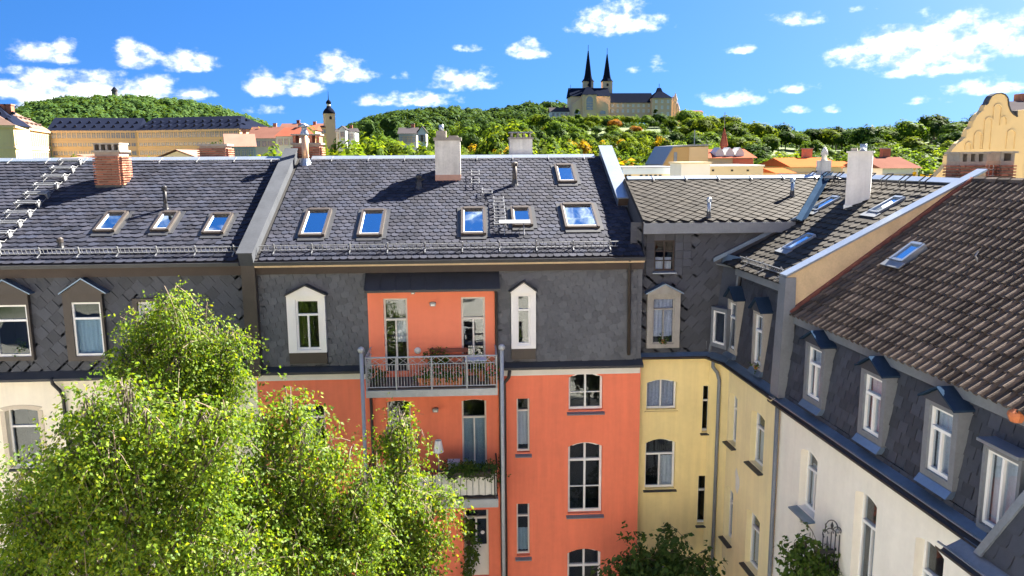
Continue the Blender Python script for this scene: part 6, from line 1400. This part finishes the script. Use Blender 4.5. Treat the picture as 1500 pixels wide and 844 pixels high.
for a in (.3, .52, .74): mb = MB(); q0 = fr_.p(L_*a, ze_, -1); f3 = Fr(q0, fr_.u, Z_); mb.prism(f3, [(-.5, -.2), (.5, -.2), (.5, .7), (0, 1.3), (-.5, .7)], -2, .4); mb.build('dormer', 'far white', h_)
# ochre wedge building
OD = 72.
def OX(x, y): p = at(x, y, OD); return (p.x, p.z)
of = Fr((0, OD, 0), (1, 0, 0), Z_); OB = thing('wedge_building', (at(1000, 250, OD).x, OD, 0), 'ochre building with sloping roofline above the blue flat roof', 'building')
mb = MB(); mb.prism(of, [(OX(971, 250)[0], 0), (OX(1037, 250)[0], 0), OX(1037, 214.5), OX(1008, 215), OX(986, 216.5), OX(971, 243)], -7, 0); mb.build('wall', 'ochre', OB)
mb = MB(); P = [OX(970, 243.5), OX(985.5, 216), OX(1008, 214.2), OX(1037.5, 213.6)]
for k in range(3): a_, b_ = P[k], P[k+1]; mb.prism(of, [a_, b_, (b_[0], b_[1]+.14), (a_[0], a_[1]+.14)], -7.1, .12)
mb.build('roof_edge', 'galv', OB)
mb = MB(); a = OX(989, 235); mb.box(of, a[0]-.14, a[0]+.16, OX(989, 243)[1], OX(989, 223)[1], .005, .05); mb.build('window', 'farglass', OB)
mb = MB(); a = OX(1009, 235); mb.box(of, a[0], OX(1036.9, 235)[0], 0, OX(1037, 215.2)[1], .005, .06); mb.build('side_panel', 'palace stone', OB)
q = at(1017, 214, OD+2); MB().tube([(q.x, OD+2, q.z-.2), (q.x, OD+2, q.z+1.5)], .05, 5).build('aerial', 'galv', OB)
FD = 56.
ffr = Fr((0, FD, 0), (1, 0, 0), Z_); FX = lambda x, y: (at(x, y, FD).x, at(x, y, FD).z)
FB = thing('flat_roof_building', (at(955, 255, FD).x, FD, 0), 'low flat building with pale blue roof edge behind the diamond slate roof', 'building')
mb = MB(); mb.box(ffr, FX(912, 250)[0], FX(996, 250)[0], 0, FX(950, 255)[1], -6, 0); mb.build('wall', 'far cream', FB)
mb = MB(); mb.box(ffr, FX(911, 250)[0], FX(996, 250)[0], FX(950, 255)[1], FX(950, 246)[1], -6.2, .3); mb.build('roof_fascia', 'light blue grey', FB)
mb = MB(); mb.box(ffr, FX(910.5, 250)[0], FX(996, 250)[0], FX(950, 246)[1], FX(950, 244.6)[1], -6.3, .4); mb.build('roof_edge', 'zinc', FB)
for px in (917, 922, 939, 947, 953, 960, 967, 986): mb = MB(); a = FX(px, 258); mb.box(ffr, a[0]-.09, a[0]+.1, FX(px, 262)[1], FX(px, 256)[1], .005, .03); mb.build('window', 'dark', FB)
WB = thing('rooftop_housing', (at(1020, 250, 52).x, 52, 0), 'white boxy rooftop housing beside the blue flat roof', 'building')
wfr = Fr((0, 52, 0), (1, 0, 0), Z_); WX = lambda x, y: (at(x, y, 52).x, at(x, y, 52).z)
mb = MB(); mb.box(wfr, WX(998, 250)[0], WX(1040, 250)[0], 0, WX(1020, 240)[1], -3, 0); mb.build('wall', 'far white', WB); mb = MB(); mb.box(wfr, WX(996, 250)[0], WX(1042, 250)[0], WX(1020, 240)[1], WX(1020, 237.5)[1], -3.1, .12); mb.build('roof_slab', 'far cream', WB)
CB = thing('parapet_building', (at(1070, 250, 60).x, 60, 0), 'cream building with parapet right of the white rooftop housing', 'building')
bfr = Fr((0, 60, 0), (1, 0, 0), Z_); BX = lambda x, y: (at(x, y, 60).x, at(x, y, 60).z)
mb = MB(); mb.box(bfr, BX(1040, 250)[0], BX(1118, 250)[0], 0, BX(1080, 244)[1], -6, 0); mb.build('wall', 'far cream', CB); mb = MB(); mb.box(bfr, BX(1039, 250)[0], BX(1119, 250)[0], BX(1080, 244)[1], BX(1080, 242)[1], -6.1, .15); mb.build('parapet', 'far white', CB)
for px in (1044, 1072, 1095): mb = MB(); a = BX(px, 250); mb.box(bfr, a[0]-.08, a[0]+.1, a[1]-.06, a[1]+.08, .005, .03); mb.build('vent', 'dark', CB)
# ---- ornate yellow gable on the right
GD = 34.
def G(x, y): p = at(1100+x/3.75, 100+y/3.75, GD); return (p.x, p.z)
gf = Fr((0, GD, 0), (1, 0, 0), Z_); GB = thing('gabled_house', (at(1450, 250, GD).x, GD, 0), 'yellow house with curved baroque gable at the right edge', 'house')
outl = [(1012, 600), (1050, 560), (1078, 528), (1084, 482), (1110, 448), (1135, 418), (1165, 398), (1182, 380), (1194, 340), (1214, 326), (1226, 292), (1250, 256), (1276, 236), (1290, 204), (1302, 196), (1308, 178), (1322, 156), (1345, 143), (1372, 140), (1394, 148), (1408, 166), (1412, 205), (1424, 238), (1440, 256), (1462, 268), (1462, 232), (1520, 226)]
P = [(G(1012, 600)[0], 0), ] + [G(*q) for q in outl] + [(G(1520, 600)[0], 0)]
mb = MB(); mb.prism(gf, P[::-1], -.3, 0); gw = mb.build('gable_wall', 'gable yellow', GB)
for lo, hi, mt in ((1, 14, 'gable yellow'), (14, len(P)-3, 'lead')):
    mb = MB()
    for k in range(lo, hi): a_, b_ = P[k], P[k+1]; t_ = Vector((b_[0]-a_[0], b_[1]-a_[1])).normalized(); nx, nz = -t_.y*.045, t_.x*.045; mb.prism(gf, [a_, b_, (b_[0]+nx, b_[1]+nz), (a_[0]+nx, a_[1]+nz)], -.31, .05)
    mb.build('gable_coping', mt, gw)
for (x0, x1, y0, y1) in ((1335, 1368, 195, 312), (1285, 1312, 268, 445), (1372, 1402, 262, 310), (1228, 1262, 345, 445), (1408, 1446, 335, 445), (1177, 1207, 405, 450), (1128, 1155, 475, 520), (1080, 1100, 545, 585)):
    a0_, z1_ = G(x0, y0); a1_, z0_ = G(x1, y1); ar = arc(a0_, a1_, z1_-.12, .12, 6); mb = MB(); ring = [(a0_, z0_)] + ar + [(a1_, z0_)]; t = .05
    for k in range(len(ring)-1):
        a_, b_ = ring[k], ring[k+1]; c_ = (a0_+a1_)/2; s = lambda q: (q[0]+(c_-q[0])*.16, q[1]-(.05 if q[1] > z0_+.1 else 0)); mb.prism(gf, [a_, b_, s(b_), s(a_)], .0, .05)
    mb.build('blind_arch', 'gable yellow', gw)
B0 = [at(1400, 250, GD+.5), at(1700, 250, GD+.5), at(1700, 250, GD+9), at(1430, 250, GD+9)]; zt_ = G(0, 450)[1]
mb = MB(); mb.hexa([Vector((q.x, q.y, 0)) for q in B0] + [Vector((q.x, q.y, zt_)) for q in B0]); mb.build('wall', 'gable yellow', GB)
R0 = [at(1470, 166, GD+.52), at(1700, 166, GD+.52), at(1700, 148.5, GD+4), at(1474, 148.5, GD+4), at(1700, 166, GD+8), at(1478, 166, GD+8)]
mb = MB(); mb.add(R0, [(0, 1, 2, 3), (3, 2, 4, 5), (0, 3, 5)]); mb.build('roof', 'dark roof', GB)
q = at(1499, 160, GD+4); mb = MB(); wbox(mb, q.x-.12, q.x+.6, GD+4, GD+4.6, 15, at(1499, 137, GD+4).z); mb.build('chimney', 'brick', GB)

# ---- unseen house behind the viewer, added to bounce sun onto the shaded walls
HX = thing('town_house', (0, -10, 0), 'unseen cream house added across the courtyard to bounce sunlight, mirrored in the coral house windows', 'house')
xf = Fr((26, -10, 0), (-1, 0, 0), Z_); ops = []
for r in range(4):
    for i in range(14): ops.append([2+i*3.4, 3.3+i*3.4, 1.2+r*3.4, 3.0+r*3.4])
wall_mesh(MB(), xf, 0, 50, 0, 15, ops).build('wall', 'cream2', HX)
for o in ops: window(HX, xf, o, lights=2, transom=.7, sill=('zinc', .1, .05))
gable_roof(MB(), xf, 0, 50, 15.02, 19, 11, .5).build('roof', 'red roof', HX)
mb = MB(); mb.box(xf, 0, 50, 0, 14.99, -11, -2.5); mb.build('rear_wall', 'cream2', HX)

# garden trees below the viewer (they show in the window panes)
rg = random.Random(77)
for i in range(14):
    x = -15+i*1.75+rg.uniform(-.6, .6); y = rg.choice((-6, -3, 0, 3, 6))+rg.uniform(-1, 1)
    bgtree(x, y, rg.uniform(3.5, 5.5), rg.uniform(2.6, 3.8), 'round', rg.choice(('mid', 'lime', 'mid')), 'low garden tree below the viewer, mirrored in the coral house windows', 'garden trees mirrored in the windows')
# ------------------------------------------------------------------ trees in the courtyard
LM_['birch'] = leafmat('courtyard tree leaves', (.042, .105, .009), (.165, .245, .018), (.26, .28, .02), trans=.5, objvar=0, spec=.3)
LM_['ivy'] = leafmat('dark shrub leaves', (.022, .055, .010), (.06, .11, .02), trans=.35, objvar=0, spec=.3)
LM_['shrub'] = leafmat('shrub leaves', (.035, .085, .010), (.09, .15, .02), trans=.4, objvar=0, spec=.3)
M['birchbark'] = pm('pale birch bark', (.13, .11, .085), .8, var=.25, scale=5, fine=.15, bump=.3); M['twig'] = pm('pale twigs', (.19, .15, .10), .8, var=.2, bump=0)
def foliage(lobes, dens, leaf, rs, droop=.8, per=11, spl=.55):
    """lobes: centre, radii (metres). returns leaf quads and twig lines"""
    S = []; OUT = []; LOB = []
    for k, (c, r) in enumerate(lobes):
        n = int(dens*r[0]*r[2]*pi/per)
        d = rs.normal(size=(n, 3)); d /= np.linalg.norm(d, axis=1, keepdims=True)
        # bumpy lobe outline
        bump = 1 + .16*np.sin(d[:, 0]*5+k)*np.sin(d[:, 2]*6+2*k) + .10*np.sin(d[:, 1]*11+d[:, 0]*9+k)
        rad = rs.uniform(.12, 1, n)**.42*bump
        S.append(np.array(c) + d*rad[:, None]*np.array(r)); OUT.append(d)
    S = np.concatenate(S); OUT = np.concatenate(OUT); n = len(S)
    D = OUT*.8 + rs.normal(size=(n, 3))*.45 + np.array([0, 0, -droop]); D /= np.linalg.norm(D, axis=1, keepdims=True)
    L_ = rs.uniform(.5, 1.1, n)*spl
    tw = np.stack([S, S + D*L_[:, None]*.55 + np.array([0, 0, .02]), S + D*L_[:, None] - np.array([0, 0, .10])*L_[:, None]], 1)
    t = rs.uniform(.05, 1, (n, per)); B_ = S[:, None] + D[:, None]*(L_[:, None]*t)[..., None] - np.array([0, 0, .12])*(t**2*L_[:, None])[..., None] + rs.normal(size=(n, per, 3))*.035
    B_ = B_.reshape(-1, 3); m = len(B_)
    ax = np.repeat(D, per, 0)*.5 + rs.normal(size=(m, 3))*.6 + np.array([0, 0, -.45]); ax /= np.linalg.norm(ax, axis=1, keepdims=True)
    nn = np.repeat(OUT, per, 0)*.5 + rs.normal(size=(m, 3))*.55 + np.array([0, 0, .55]); sd_ = np.cross(ax, nn); sd_ /= np.linalg.norm(sd_, axis=1, keepdims=True); nn = np.cross(sd_, ax)
    s = leaf*rs.uniform(.65, 1.25, m)[:, None]
    vs = np.stack([B_, B_+ax*s*.42+sd_*s*.33+nn*s*.05, B_+ax*s, B_+ax*s*.42-sd_*s*.33+nn*s*.05], 1).reshape(-1, 3)
    return vs, m, tw
def px_lobes(L_, Y, squash=.85, sub=0, seed=3):
    out = []; rs = np.random.RandomState(seed)
    for (cx, cy, rx, ry) in [q[:4] for q in L_]:
        k = Y/FPX; c = at(cx, cy, Y); r = np.array((rx*k, min(rx, ry*1.3)*k*squash, ry*k))
        if not sub or min(rx, ry) < 28: out.append((c, tuple(r))); continue
        out.append((c, tuple(r*.50)))
        for i in range(sub):
            d = rs.normal(size=3); d /= np.linalg.norm(d); d[1] = -abs(d[1]) if rs.rand() < .75 else d[1]
            q = rs.uniform(.24, .38); out.append((c + Vector(d*r*rs.uniform(.68, .92)), tuple(np.full(3, q*(r[0]*r[2])**.5)*np.array([1.1, 1, .8]))))
    return out
def leafy_tree(name, label, base, lobes, dens, leaf, mat, seed, barkmat='birchbark', ntw=220, tr=.14, cat='tree', spl=.72, trunkpts=None, per=11):
    rs = np.random.RandomState(seed); random.seed(seed)
    e = thing(name, base, label, cat); base = Vector(base)
    vs, n, tw = foliage(lobes, dens, leaf, rs, spl=spl, per=per)
    me = mesh_from(vs, n, 'crown', [LM_[mat]]); link('crown', me, None, e)
    top = max((Vector(c) for c, r in lobes), key=lambda q: q.z)
    mb = MB(); mid = base.lerp(top, .5) + Vector((random.uniform(-.2, .2), random.uniform(-.2, .2), 0)); trunk = [base - Vector((0, 0, .2)), base.lerp(mid, .5), mid, mid.lerp(top, .6), top]
    mb.tube(trunk, tr, 9, r1=.02)
    for c, r in lobes:
        c = Vector(c); h = max(.25, min(.85, (c.z-base.z)/(top.z-base.z)-.25)); i = h*4; s = trunk[int(i)].lerp(trunk[min(4, int(i)+1)], i-int(i))
        mb.tube([s, s.lerp(c, .5)+Vector((0, 0, .12)), c], tr*.22, 6, r1=.008)
        for k in range(3):
            d = Vector(rs.normal(size=3)).normalized(); t = c + Vector((d.x*r[0], d.y*r[1], d.z*r[2]))*.85; mm = c.lerp(t, .5) + Vector((0, 0, .1)); mb.tube([s.lerp(c, .6+.4*random.random()), mm, t - Vector((0, 0, .1))], .014, 5, r1=.004)
    mb.build('trunk', barkmat, e, True)
    tb = MB(); idx = rs.choice(len(tw), min(ntw, len(tw)), replace=False)
    for i in idx: tb.tube(list(tw[i]), .006, 3, r1=.003, cap=False)
    big = rs.choice(len(tw), min(ntw//7, len(tw)), replace=False)
    for i in big:
        a = Vector(tw[i][0]); d = (Vector(tw[i][2])-a).normalized(); L2 = random.uniform(.5, 1.0); sd_ = d.cross(Z_).normalized() if abs(d.z) < .95 else Vector((1, 0, 0))
        pts = [a - d*L2*.6, a - d*L2*.2 + Vector((0, 0, .07)), a + d*L2*.2 + Vector((0, 0, .06)), a + d*L2*.6 - Vector((0, 0, .14))]
        tb.tube(pts, .011, 4, r1=.004, cap=False)
        for k in (1, 2): tb.tube([pts[k], pts[k]+(d+sd_*random.choice((-.8, .8))).normalized()*.22, pts[k]+(d*1.4+sd_*random.choice((-.7, .7))-Z_*.4).normalized()*.42], .006, 3, r1=.003, cap=False)
    tb.build('twigs', 'twig', e, kind='stuff')
    return e
leafy_tree('tree', 'tallest bright green courtyard tree rising before the cream house mansard', (at(275, 700, 18.6).x, 18.6, 0), px_lobes([(262, 480, 66, 48), (215, 515, 50, 34), (318, 515, 44, 48), (268, 550, 92, 52), (255, 440, 26, 18), (330, 560, 34, 34), (300, 650, 70, 70), (345, 500, 16, 22)], 18.6, sub=13), 1350, .078, 'birch', 11)
leafy_tree('tree', 'broad bright green courtyard tree in the lower left corner', (at(190, 800, 13.5).x, 13.6, 0), px_lobes([(205, 600, 92, 52), (190, 650, 120, 70), (105, 705, 88, 70), (55, 780, 82, 74), (210, 740, 130, 90), (300, 640, 74, 56), (322, 745, 76, 86), (150, 820, 150, 66), (320, 830, 80, 50), (35, 830, 60, 40)], 13.5, sub=13), 1350, .078, 'birch', 12)
leafy_tree('tree', 'bright green courtyard tree before the coral wall, centre of the group', (at(440, 800, 15.6).x, 15.6, 0), px_lobes([(430, 622, 62, 44), (425, 580, 22, 26), (400, 690, 84, 76), (485, 690, 64, 62), (440, 800, 118, 80), (520, 790, 60, 70), (390, 835, 70, 40), (545, 720, 30, 50), (350, 720, 40, 70)], 15.6, sub=13), 1350, .08, 'birch', 13)
leafy_tree('tree', 'slimmer green courtyard tree before the lower balcony, right end of the group', (at(590, 800, 17.2).x, 17.2, 0), px_lobes([(592, 640, 32, 36), (588, 605, 12, 16), (588, 700, 56, 52), (625, 755, 46, 52), (570, 790, 66, 60), (600, 830, 72, 44), (655, 725, 16, 26)], 17.2, sub=13), 1350, .082, 'birch', 14, tr=.11)
leafy_tree('shrub', 'dark green leafy shrub growing up before the coral and yellow wall', (at(965, 844, 19.6).x, 19.6, 0), px_lobes([(905, 830, 18, 16), (925, 805, 12, 34), (940, 830, 26, 24), (985, 800, 16, 34), (972, 825, 34, 30), (1010, 830, 26, 22), (1040, 822, 14, 14), (960, 860, 80, 26)], 19.6), 1000, .15, 'ivy', 15, barkmat=bark, ntw=60, tr=.06, cat='shrub', spl=.5, per=9)
leafy_tree('shrub', 'green climbing shrub around the iron trellis before the ivory wall', (at(1195, 844, 15.4).x, 15.4, 0), px_lobes([(1165, 805, 14, 18), (1180, 795, 18, 14), (1190, 825, 40, 26), (1228, 815, 16, 26), (1200, 850, 46, 26)], 15.4), 1400, .12, 'shrub', 16, barkmat=bark, ntw=60, tr=.05, cat='shrub', spl=.4, per=9)
leafy_tree('creeper', 'thin green creeper hanging beside the lowest balcony door', (at(684, 840, 21.7).x, 21.75, 1.45), px_lobes([(686, 770, 5, 14), (688, 795, 6, 14), (690, 815, 5, 12), (683, 830, 5, 14)], 21.7), 2200, .11, 'shrub', 17, barkmat=bark, ntw=10, tr=.02, cat='plant', spl=.25, per=7)
random.seed(5)

# ------------------------------------------------------------------ small things on the balconies and in the yard
def potplant(label, p, r, h, leafr, mat, seed, potmat='terracotta', cat='plant', group=None, flowers=None, n=260, boxy=None):
    e = thing('potted_plant' if not boxy else 'planter_box', p, label, cat, group); p = Vector(p)
    if boxy:
        mb = MB(); w, d = boxy; P = [Vector((sx*w*(.46 if z == 0 else .5), sy*d*(.42 if z == 0 else .5), z*h)) + p for z in (0, 1) for sx, sy in ((-1, -1), (1, -1), (1, 1), (-1, 1))]; mb.hexa(P); pot = mb.build('trough', potmat, e)
    else: pot = MB().lathe(p, [(r*.7, 0), (r*.95, h*.85), (r*1.08, h*.86), (r*1.08, h), (r*.9, h), (r*.85, h*.9)], 12).build('pot', potmat, e, True)
    rs = np.random.RandomState(seed)
    lob = [(p+Vector((0, 0, h+leafr*.55)), (leafr, leafr, leafr*.85))] if not boxy else [(p+Vector((boxy[0]*(t-.5)*.85, 0, h+leafr*.45)), (leafr, leafr*.8, leafr*rs.uniform(.7, 1.3))) for t in np.linspace(0, 1, max(2, int(boxy[0]/leafr/1.2)))]
    vs, m, tw = foliage(lob, n/(leafr*leafr*pi)/max(1, len(lob))*1.6, .07, rs, droop=.2, per=6, spl=.18)
    link('foliage', mesh_from(vs, m, 'foliage', [LM_[mat]]), None, e)
    if flowers:
        mb = MB()
        for k in range(26):
            c, r_ = lob[k % len(lob)]; d = rs.normal(size=3); d /= np.linalg.norm(d); d[2] = abs(d[2]); q = Vector(c)+Vector(d*np.array(r_))*1.05; mb.lathe(q, [(.012, -.02), (.035, 0), (.02, .02)], 6)
        mb.build('flowers', flowers, e, kind='stuff')
    return e
M['redflower'] = pm('red flowers', (.60, .06, .05), .6, bump=0); M['pinkflower'] = pm('pink flowers', (.70, .25, .22), .6, bump=0); M['darkpot'] = pm('dark pot', (.06, .05, .05), .6); M['greypot'] = pm('grey trough', (.25, .25, .26), .7)
za = BA[2]+.03
def onA(px, d): return MF.off(d).px(px, 548)[0]
potplant('long terracotta planter with red flowers in the middle of the top balcony', MF.p(onA(645, .95), za, .95), 0, .24, .17, 'shrub', 21, boxy=(1.25, .24), flowers='pinkflower', n=900)
potplant('tall leafy potted plant behind the flower planter on the top balcony', MF.p(onA(640, .3), za, .3), .17, .45, .30, 'shrub', 22, n=420)
potplant('green plant in dark pot at the left end of the top balcony', MF.p(onA(552, .9), za, .9), .14, .22, .22, 'ivy', 23, potmat='darkpot', n=260)
potplant('yellow green potted plant by the right door of the top balcony', MF.p(onA(706, .55), za, .55), .14, .3, .24, 'birch', 24, n=260)
potplant('small potted plant at the right end of the top balcony', MF.p(onA(722, .95), za, .95), .12, .26, .18, 'shrub', 25, n=160, flowers='redflower')
# bench against the alcove wall
def bench(label, c, w, mat):
    e = thing('bench', c, label, 'bench'); c = Vector(c)
    for k in range(3): mb = MB(); wbox(mb, c.x-w/2, c.x+w/2, c.y-.2+.135*k, c.y-.08+.135*k, c.z+.42, c.z+.45); mb.build('seat_slat', mat, e)
    for k in range(2): mb = MB(); wbox(mb, c.x-w/2, c.x+w/2, c.y+.20, c.y+.225, c.z+.55+.17*k, c.z+.67+.17*k); mb.build('back_slat', mat, e)
    for sx in (-1, 1):
        for sy in (-.17, .17): mb = MB(); wbox(mb, c.x+sx*(w/2-.08)-.02, c.x+sx*(w/2-.08)+.02, c.y+sy-.02, c.y+sy+.02, c.z, c.z+.42); mb.build('leg', mat, e)
        mb = MB(); wbox(mb, c.x+sx*(w/2-.08)-.02, c.x+sx*(w/2-.08)+.02, c.y+.226, c.y+.256, c.z+.3, c.z+.86); mb.build('back_post', mat, e)
M['redwood'] = pm('red brown wood', (.20, .055, .035), .6, var=.12)
bench('red brown wooden bench against the coral wall on the top balcony', MF.p(onA(645, .32)+.25, za, .33), 1.1, 'redwood')
# small folding table with pale top
e = thing('folding_table', MF.p(onA(700, .8), za, .8), 'small pale blue folding table at the right of the top balcony', 'table'); c = MF.p(onA(697, .8), za, .8)
mb = MB(); wbox(mb, c.x-.3, c.x+.3, c.y-.22, c.y+.22, c.z+.68, c.z+.71); mb.build('table_top', pm('pale blue paint', (.52, .60, .68), .5), e)
for sx in (-1, 1):
    for s in (-1, 1): MB().tube([(c.x+sx*.26, c.y-.2*s, c.z), (c.x+sx*.26, c.y+.2*s, c.z+.68)], .014, 5).build('leg', 'galv', e)
# round wall ornament
q = MF.px(612, 513); e = MB().lathe((0, 0, 0), [(.09, 0), (.1, .02), (.08, .05), (.03, .06)], 14).build('wall_ornament', 'offwhite', None, True, label='small round white ornament on the coral alcove wall', cat='ornament'); e.matrix_basis = Matrix.Translation(MF.p(q[0], q[1], .032)) @ Matrix.Rotation(radians(90), 4, 'X')
# lower balcony
zb_ = BB[2]+.03
def onB(px, d, y=690): return MF.off(d).px(px, y)[0]
e = thing('floor_lamp', MF.p(onB(643, .8), zb_, .8), 'white floor lamp with cone shade standing on the lower balcony', 'lamp'); c = MF.p(onB(643, .8), zb_, .8); zt = MF.off(.8).px(643, 645)[1]
MB().lathe(c, [(.13, 0), (.13, .02), (.02, .03)], 12).build('base', 'white', e); MB().tube([c+Vector((0, 0, .02)), Vector((c.x, c.y, zt-.25))], .012, 6).build('stem', 'white', e)
mb = MB(); n = 20; R0, R1 = .15, .09; P = [Vector((c.x+cos(2*pi*k/n)*r, c.y+sin(2*pi*k/n)*r, z)) for r, z in ((R0, zt-.34), (R1, zt)) for k in range(n)]
mb.add(P, [(k, (k+1) % n, n+(k+1) % n, n+k) for k in range(n)]); mb.build('shade', 'white', e, True)
for i, (px, mt, lb) in enumerate(((672, 'shrub', 'trailing green window box on the lower balcony rail beside the lamp'), (702, 'ivy', 'trailing dark green window box on the lower balcony rail beside the post'))):
    potplant(lb, MF.p(onB(px, BD+.02), BB[3]-.16, BD+.02), 0, .15, .16, mt, 40+i, boxy=(.62, .18), potmat='darkpot', n=700, cat='planter')
potplant('tall dark potted plant in the right corner of the lower balcony', MF.p(onB(719, .7), zb_, .7), .16, .35, .36, 'ivy', 43, potmat='darkpot', n=420)
potplant('reddish potted plant behind the lower balcony rail', MF.p(onB(657, .6), zb_, .6), .14, .5, .26, 'shrub', 44, n=200, flowers='redflower')
mb = MB(); c = MF.p(onB(665, 1.0), zb_+.0, 1.0); wbox(mb, c.x-.15, c.x+.15, c.y-.12, c.y+.12, zb_+.0, zb_+.97); wbox(mb, c.x-.17, c.x+.17, c.y-.14, c.y+.14, zb_+.972, zb_+1.04); mb.build('storage_box', pm('grey box', (.42, .42, .46), .7), None, label='tall grey lidded box on the lower balcony beside the lamp', cat='box')
# shell chairs on the terrace
def shell_chair(label, c, rot, mat):
    e = thing('shell_chair', c, label, 'chair', 'shell chairs on the terrace'); c = Vector(c); Rz = Matrix.Rotation(rot, 4, 'Z'); mb = MB(); nu, nv = 9, 9; P = []
    for i in range(nu):
        for j in range(nv):
            u = (i/(nu-1)-.5)*2; v = j/(nv-1)
            if v < .5: x, y, z = u*.27*(1-.2*abs(v-.25)), -.22+v*.85, .44+.10*u*u+.03*sin(pi*v*2)
            else: w = (v-.5)*2; x, y, z = u*.27*(1-.35*w*w), .205+.10*w-.09*u*u*(1-w*.4), .46+.40*w+.08*u*u*(1-w)
            P.append(c + Rz @ Vector((x, y, z)))
    mb.add(P, [(i*nv+j, (i+1)*nv+j, (i+1)*nv+j+1, i*nv+j+1) for i in range(nu-1) for j in range(nv-1)]); mb.build('shell', mat, e, True)
    for sx in (-1, 1):
        for sy in (-1, 1): mb = MB(); mb.tube([c + Rz @ Vector((sx*.22, sy*.2, 0)), c + Rz @ Vector((sx*.12, sy*.1, .45))], .013, 5); mb.build('leg', 'galv', e)
M['cshell'] = pm('cream shell plastic', (.68, .55, .36), .4, bump=0); M['gshell'] = pm('grey shell plastic', (.16, .18, .20), .4, bump=0)
def onT(px, y, d): return MF.off(d).px(px, y)[0]
shell_chair('cream moulded shell chair on the terrace before the lowest door', MF.p(onT(667, 836, 1.6), 1.85-.4, 1.6), 2.2, 'cshell'); shell_chair('grey moulded shell chair left of the cream chair on the terrace', MF.p(onT(650, 838, 1.1), 1.45, 1.1), 1.7, 'gshell')
# iron trellis beside the ivory wall
tp = Fr((at(1205, 800, 15.2).x, 15.2, 0), (1, 0, 0), Z_); E_ = thing('iron_trellis', (at(1215, 800, 15.2).x, 15.2, 0), 'curled black wrought iron trellis rising from the climbing shrub', 'trellis')
def T_(x, y): p = at(x, y, 15.2); return Vector((p.x, 15.2, p.z))
for (x, yt) in ((1206, 782), (1212, 786), (1218, 779), (1224, 781), (1230, 784)): MB().tube([Vector((T_(x, 800).x, 15.2, 0)), T_(x, yt)], .012, 5).build('upright', 'blacksteel', E_)
def ring(cx, cy, rx, ry, a0, a1, n=14): return [T_(cx+rx*cos(a0+(a1-a0)*k/n), cy-ry*sin(a0+(a1-a0)*k/n)) for k in range(n+1)]
for r_ in (ring(1218, 774, 9, 12, -.2, pi+.2), ring(1209, 782, 4, 5, 0, pi*1.4), ring(1226, 778, 6, 6, -.6, pi*1.2), ring(1216, 790, 10, 16, .3, pi*.8)): MB().tube(r_, .011, 5, cap=False).build('scroll', 'blacksteel', E_)
MB().lathe(T_(1219, 770), [(.005, -.1), (.035, 0), (.005, .09)], 8).build('leaf_finial', 'blacksteel', E_, True)
for (x, y) in ((1227, 778), (1241.5, 780)): MB().lathe(T_(x, y)-Vector((0, 0, .05)), [(.02, 0), (.05, .03), (.05, .07), (.02, .1)], 8).build('ball_finial', 'galv', E_, True)
MB().tube([Vector((T_(1239, 800).x, 15.2, 0)), T_(1241, 783)], .01, 5).build('upright', 'blacksteel', E_)
mb = MB(); q = T_(1196, 808); wbox(mb, q.x-.05, T_(1220, 808).x, 15.15, 15.22, q.z-.03, q.z+.05); mb.build('cross_bar', 'blacksteel', E_)
# plants and toys on window sills
potplant('small red pot plant on the sill of the lace curtained grey dormer', YF.p(YF.px(970, 500)[0], YF.px(970, 501)[1]+.0, .10), .05, .09, .06, 'shrub', 51, n=60)
potplant('tiny red pot on the sill of the right yellow wing dormer', WF.p(WF.px(1110, 535)[0], 8.83, .05), .05, .09, .05, 'shrub', 52, n=50)
potplant('plant on the sill of the leftmost mansard window', MF.p(MF.px(28, 520)[0], MF.px(28, 521)[1]+.07, -.06), .06, .1, .16, 'shrub', 53, n=120)
# cable across the cream wall
MB().tube([MF.p(-13.6, MF.px(0, 699)[1], .3), MF.p(*MF.px(12, 690), .06), MF.p(*MF.px(34, 689), .05)], .012, 5).build('cable', 'blacksteel', None, label='thin black cable on the cream wall under the left window', cat='cable')
